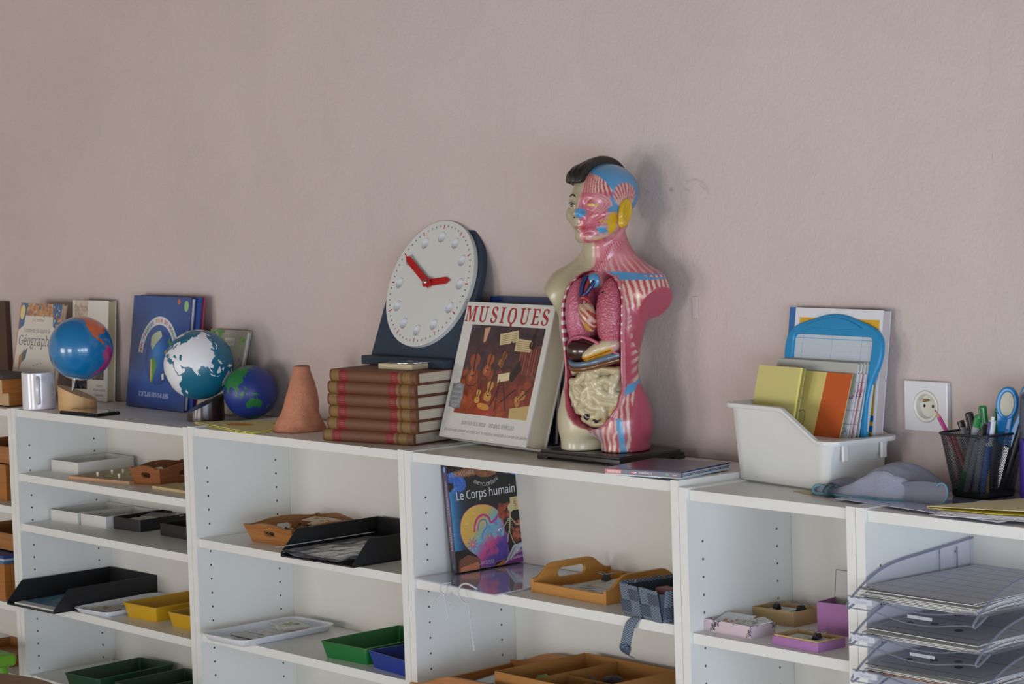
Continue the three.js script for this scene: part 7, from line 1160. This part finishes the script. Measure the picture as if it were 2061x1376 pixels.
  const lungPaint = (x, y, z) => { const c = cells(x, y, z, 190); out.copy(pinkL).lerp(pinkD, smooth(0.22, 0.02, c) * 0.7).lerp(pinkP, smooth(0.3, 0.7, c) * 0.25); for (const [a, b, s] of [[0.03, 0.306, 0.0022], [0.012, 0.272, 0.001], [0.02, 0.214, 0.0026], [0.044, 0.198, 0.003], [0.036, 0.228, 0.0009], [0.047, 0.262, 0.0008]]) if (Math.hypot(x - a, y - b) < s * (0.8 + 0.8 * hash3(Math.round(x * 900), Math.round(y * 900), 1))) out.copy(dark); return out; };
  const lungL = (x, y, z) => { let f = ell(x, y, z, 0.036, 0.256, 0.016, 0.0325, 0.075, 0.0395); f = smax(f, inside(x, y), 0.006); f = smax(f, 0.186 + 0.25 * Math.max(0, 0.05 - x) - y, 0.006); f = smax(f, 0.008 - z, 0.002); return f - 0.0009 * smooth(0.02, 0.3, cells(x, y, z, 190)); };
  add('left_lung', surfaceNets(lungL, [0.0, 0.17, 0.0], [0.075, 0.345, 0.066], 0.00165, lungPaint), lac({ roughness: 0.42 }));
  const lungR = (x, y, z) => { let f = ell(x, y, z, -0.037, 0.262, 0.012, 0.031, 0.074, 0.04); f = smax(f, inside(x, y), 0.006); f = smax(f, 0.2 - y, 0.008); f = smax(f, 0.006 - z, 0.002); return f - 0.0005 * smooth(0.02, 0.3, cells(x, y, z, 240)); };
  add('right_lung', surfaceNets(lungR, [-0.075, 0.185, 0.0], [0.0, 0.345, 0.062], 0.0019, (x, y, z) => { const c = cells(x, y, z, 240); return out.copy(C('#b1526a')).lerp(pinkP, 0.35 * smooth(0.2, 0.6, c)); }), lac({ roughness: 0.42 }));
  const heart = (x, y, z) => { const a = 0.22, X = (x + 0.005) * Math.cos(a) + (y - 0.258) * Math.sin(a), Y = -(x + 0.005) * Math.sin(a) + (y - 0.258) * Math.cos(a); let f = ell(X, Y, z, 0, 0, 0.043, 0.016, 0.03, 0.017); f = smin(f, ell(X, Y, z, -0.004, 0.018, 0.04, 0.013, 0.013, 0.014), 0.008); return f; };
  add('heart', surfaceNets(heart, [-0.035, 0.215, 0.015], [0.025, 0.3, 0.068], 0.0016, (x, y, z) => { const t = (y * 0.8 + x * 0.9) / 0.011; out.copy(C('#9c3a34')).lerp(C('#c9a58a'), fibre(t, 0.55, 3 * wob(x, y, z, 80))); if (dist(x, y, z, -0.002, 0.238, 0.058, 0.006, 0.009, 0.02) < 1) out.lerp(C('#c08a1c'), 0.8); if (y > 0.272) out.lerp(C('#b9a88c'), 0.5); return out; }), lac());
  const navy = phys('#18275a', 0.35, { clearcoat: 0.6 }), vein = phys('#4583ae', 0.35, { clearcoat: 0.6 }), art = phys('#8f2228', 0.35, { clearcoat: 0.6 });
  add('vein', tube([[-0.012, 0.336, 0.034], [-0.016, 0.318, 0.043], [-0.016, 0.3, 0.048], [-0.012, 0.284, 0.05]], 0.0048, 30, 10), navy);
  add('vein', tube([[0.012, 0.334, 0.036], [0.004, 0.315, 0.047], [-0.006, 0.302, 0.052], [-0.014, 0.296, 0.052]], 0.0042, 30, 10), navy);
  add('artery', tube([[-0.001, 0.334, 0.036], [-0.004, 0.318, 0.045], [-0.006, 0.3, 0.05], [-0.008, 0.282, 0.05]], 0.0042, 30, 10), art);
  add('artery', tube([[-0.018, 0.288, 0.05], [-0.008, 0.296, 0.054], [0.004, 0.288, 0.05]], 0.0046, 24, 10), art);
  add('windpipe', new THREE.SphereGeometry(0.011, 20, 14).scale(1.2, 1.3, 0.55).translate(0.006, 0.327, 0.038), vein);
  const liver = (x, y, z) => { let f = ell(x, y, z, -0.026, 0.193, 0.014, 0.05, 0.03, 0.041); f = smax(f, inside(x, y), 0.008); f = smax(f, 0.17 - y, 0.006); return smax(f, 0.006 - z, 0.003); };
  add('liver', surfaceNets(liver, [-0.075, 0.16, 0.0], [0.03, 0.23, 0.06], 0.0018), phys('#33120f', 0.22, { clearcoat: 1, clearcoatRoughness: 0.06 }));
  add('diaphragm', tube([[-0.06, 0.2, 0.03], [-0.045, 0.214, 0.045], [-0.02, 0.221, 0.052], [0.005, 0.216, 0.054], [0.03, 0.203, 0.05], [0.057, 0.186, 0.038]], 0.0032, 60, 8), phys('#b5566a', 0.4, { clearcoat: 0.5 }));
  const stomach = (x, y, z) => { const a = 0.3, X = (x - 0.018) * Math.cos(a) + (y - 0.194) * Math.sin(a), Y = -(x - 0.018) * Math.sin(a) + (y - 0.194) * Math.cos(a); let f = smin(ell(X, Y, z, 0.008, 0.002, 0.038, 0.036, 0.0165, 0.0195), ell(X, Y, z, -0.026, -0.003, 0.042, 0.014, 0.0105, 0.013), 0.014); f = smax(f, inside(x, y, 0.001), 0.005); return f; };
  add('stomach', surfaceNets(stomach, [-0.03, 0.165, 0.01], [0.07, 0.225, 0.068], 0.0016, (x, y, z) => { const a = 0.3, Y = -(x - 0.018) * Math.sin(a) + (y - 0.194) * Math.cos(a), X = (x - 0.018) * Math.cos(a) + (y - 0.194) * Math.sin(a); out.copy(C('#c8b896')); const e = Math.abs(Y + 0.0075 - 0.02 * X * X * 40); if (e < 0.0042 && X < 0.03 && z > 0.035) out.copy(C('#c9980f')); if (e < 0.0009 && X < 0.028 && z > 0.035) out.copy(lip); if (X > 0.03) out.lerp(C('#c99a94'), 0.7); return out; }), lac());
  const colonPts = [[-0.055, 0.172, 0.032], [-0.04, 0.1675, 0.046], [-0.015, 0.168, 0.054], [0.012, 0.173, 0.055], [0.036, 0.18, 0.049], [0.056, 0.186, 0.036]];
  add('colon', tube(colonPts, 0.0055, 80, 12), phys('#5e7388', 0.3, { clearcoat: 0.8, clearcoatRoughness: 0.1 }));
  add('colon_lower_band', tube(colonPts.map(([x, y, z]) => [x, y - 0.0085, z + 0.001]), 0.0055, 80, 12), phys('#6a3f1c', 0.3, { clearcoat: 0.8, clearcoatRoughness: 0.1 }));
  for (const [x, y, z] of [[-0.028, 0.1595, 0.054], [-0.003, 0.1615, 0.0595], [0.02, 0.167, 0.058], [0.042, 0.1735, 0.0505]]) add('colon_fold', new THREE.SphereGeometry(0.0024, 10, 8).scale(0.7, 1.9, 0.7).translate(x, y, z), phys('#c99a14', 0.35, { clearcoat: 0.6 }));
  // small intestine: short bent loops packed on a bulging belly
  const r = rng(161), loops = [], seeds = [], zAt = (x, y) => 0.053 * Math.sqrt(Math.max(0.05, 1 - (x / 0.078) ** 2 - ((y - 0.112) / 0.085) ** 2)) - 0.004;
  for (let tries = 0; tries < 4000 && seeds.length < 34; tries++) { const x = (r() - 0.5) * 0.118, y = 0.05 + r() * 0.108; if (cavity(x, y) > -0.007) continue; if (seeds.some(([a, b]) => Math.hypot(a - x, b - y) < 0.0162)) continue; seeds.push([x, y]); }
  for (const [x, y] of seeds) { const a = r() * PI, b = a + (r() - 0.5) * 1.8, l = 0.0145 + 0.006 * r(), p = [[x - l * Math.cos(a), y - l * Math.sin(a)], [x, y], [x + l * Math.cos(b), y + l * Math.sin(b)]].map(([u, v]) => [u, v, zAt(u, v)]); loops.push([...p[0], ...p[1]], [...p[1], ...p[2]]); }
  const gut = (x, y, z) => { let f = ell(x, y, z, 0, 0.108, 0.006, 0.066, 0.062, 0.043); for (const s of loops) { if (Math.abs(x - s[0]) > 0.03 || Math.abs(y - s[1]) > 0.03) continue; f = smin(f, caps(x, y, z, ...s, 0.0079, 0.0079), 0.0012); } f = smax(f, inside(x, y, 0.0018), 0.004); f = smax(f, y - 0.164, 0.004); return smax(f, 0.006 - z, 0.003); };
  add('small_intestine', surfaceNets(gut, [-0.066, 0.04, 0.0], [0.066, 0.168, 0.072], 0.00165, (x, y, z) => { out.copy(C('#c3b591')); const s = (a, b, c, d) => Math.hypot((x - a) / c, (y - b) / d) + 0.5 * wob(x, y, z, 260); if (s(-0.013, 0.067, 0.0075, 0.006) < 1 || s(0.004, 0.059, 0.006, 0.004) < 1 || s(-0.042, 0.083, 0.0012, 0.009) < 1) out.copy(dark); if (s(0.038, 0.078, 0.003, 0.0025) < 1 || s(0.05, 0.088, 0.0025, 0.002) < 1 || s(0.02, 0.064, 0.004, 0.002) < 1) out.copy(C('#c9a020')); if (y > 0.152) out.lerp(C('#a8784a'), smooth(0.152, 0.162, y) * 0.7); return out; }), lac({ roughness: 0.4 }));
}
scene.traverse((o) => { if (o.isMesh) o.castShadow = o.receiveShadow = true; });
renderer.render(scene, camera);
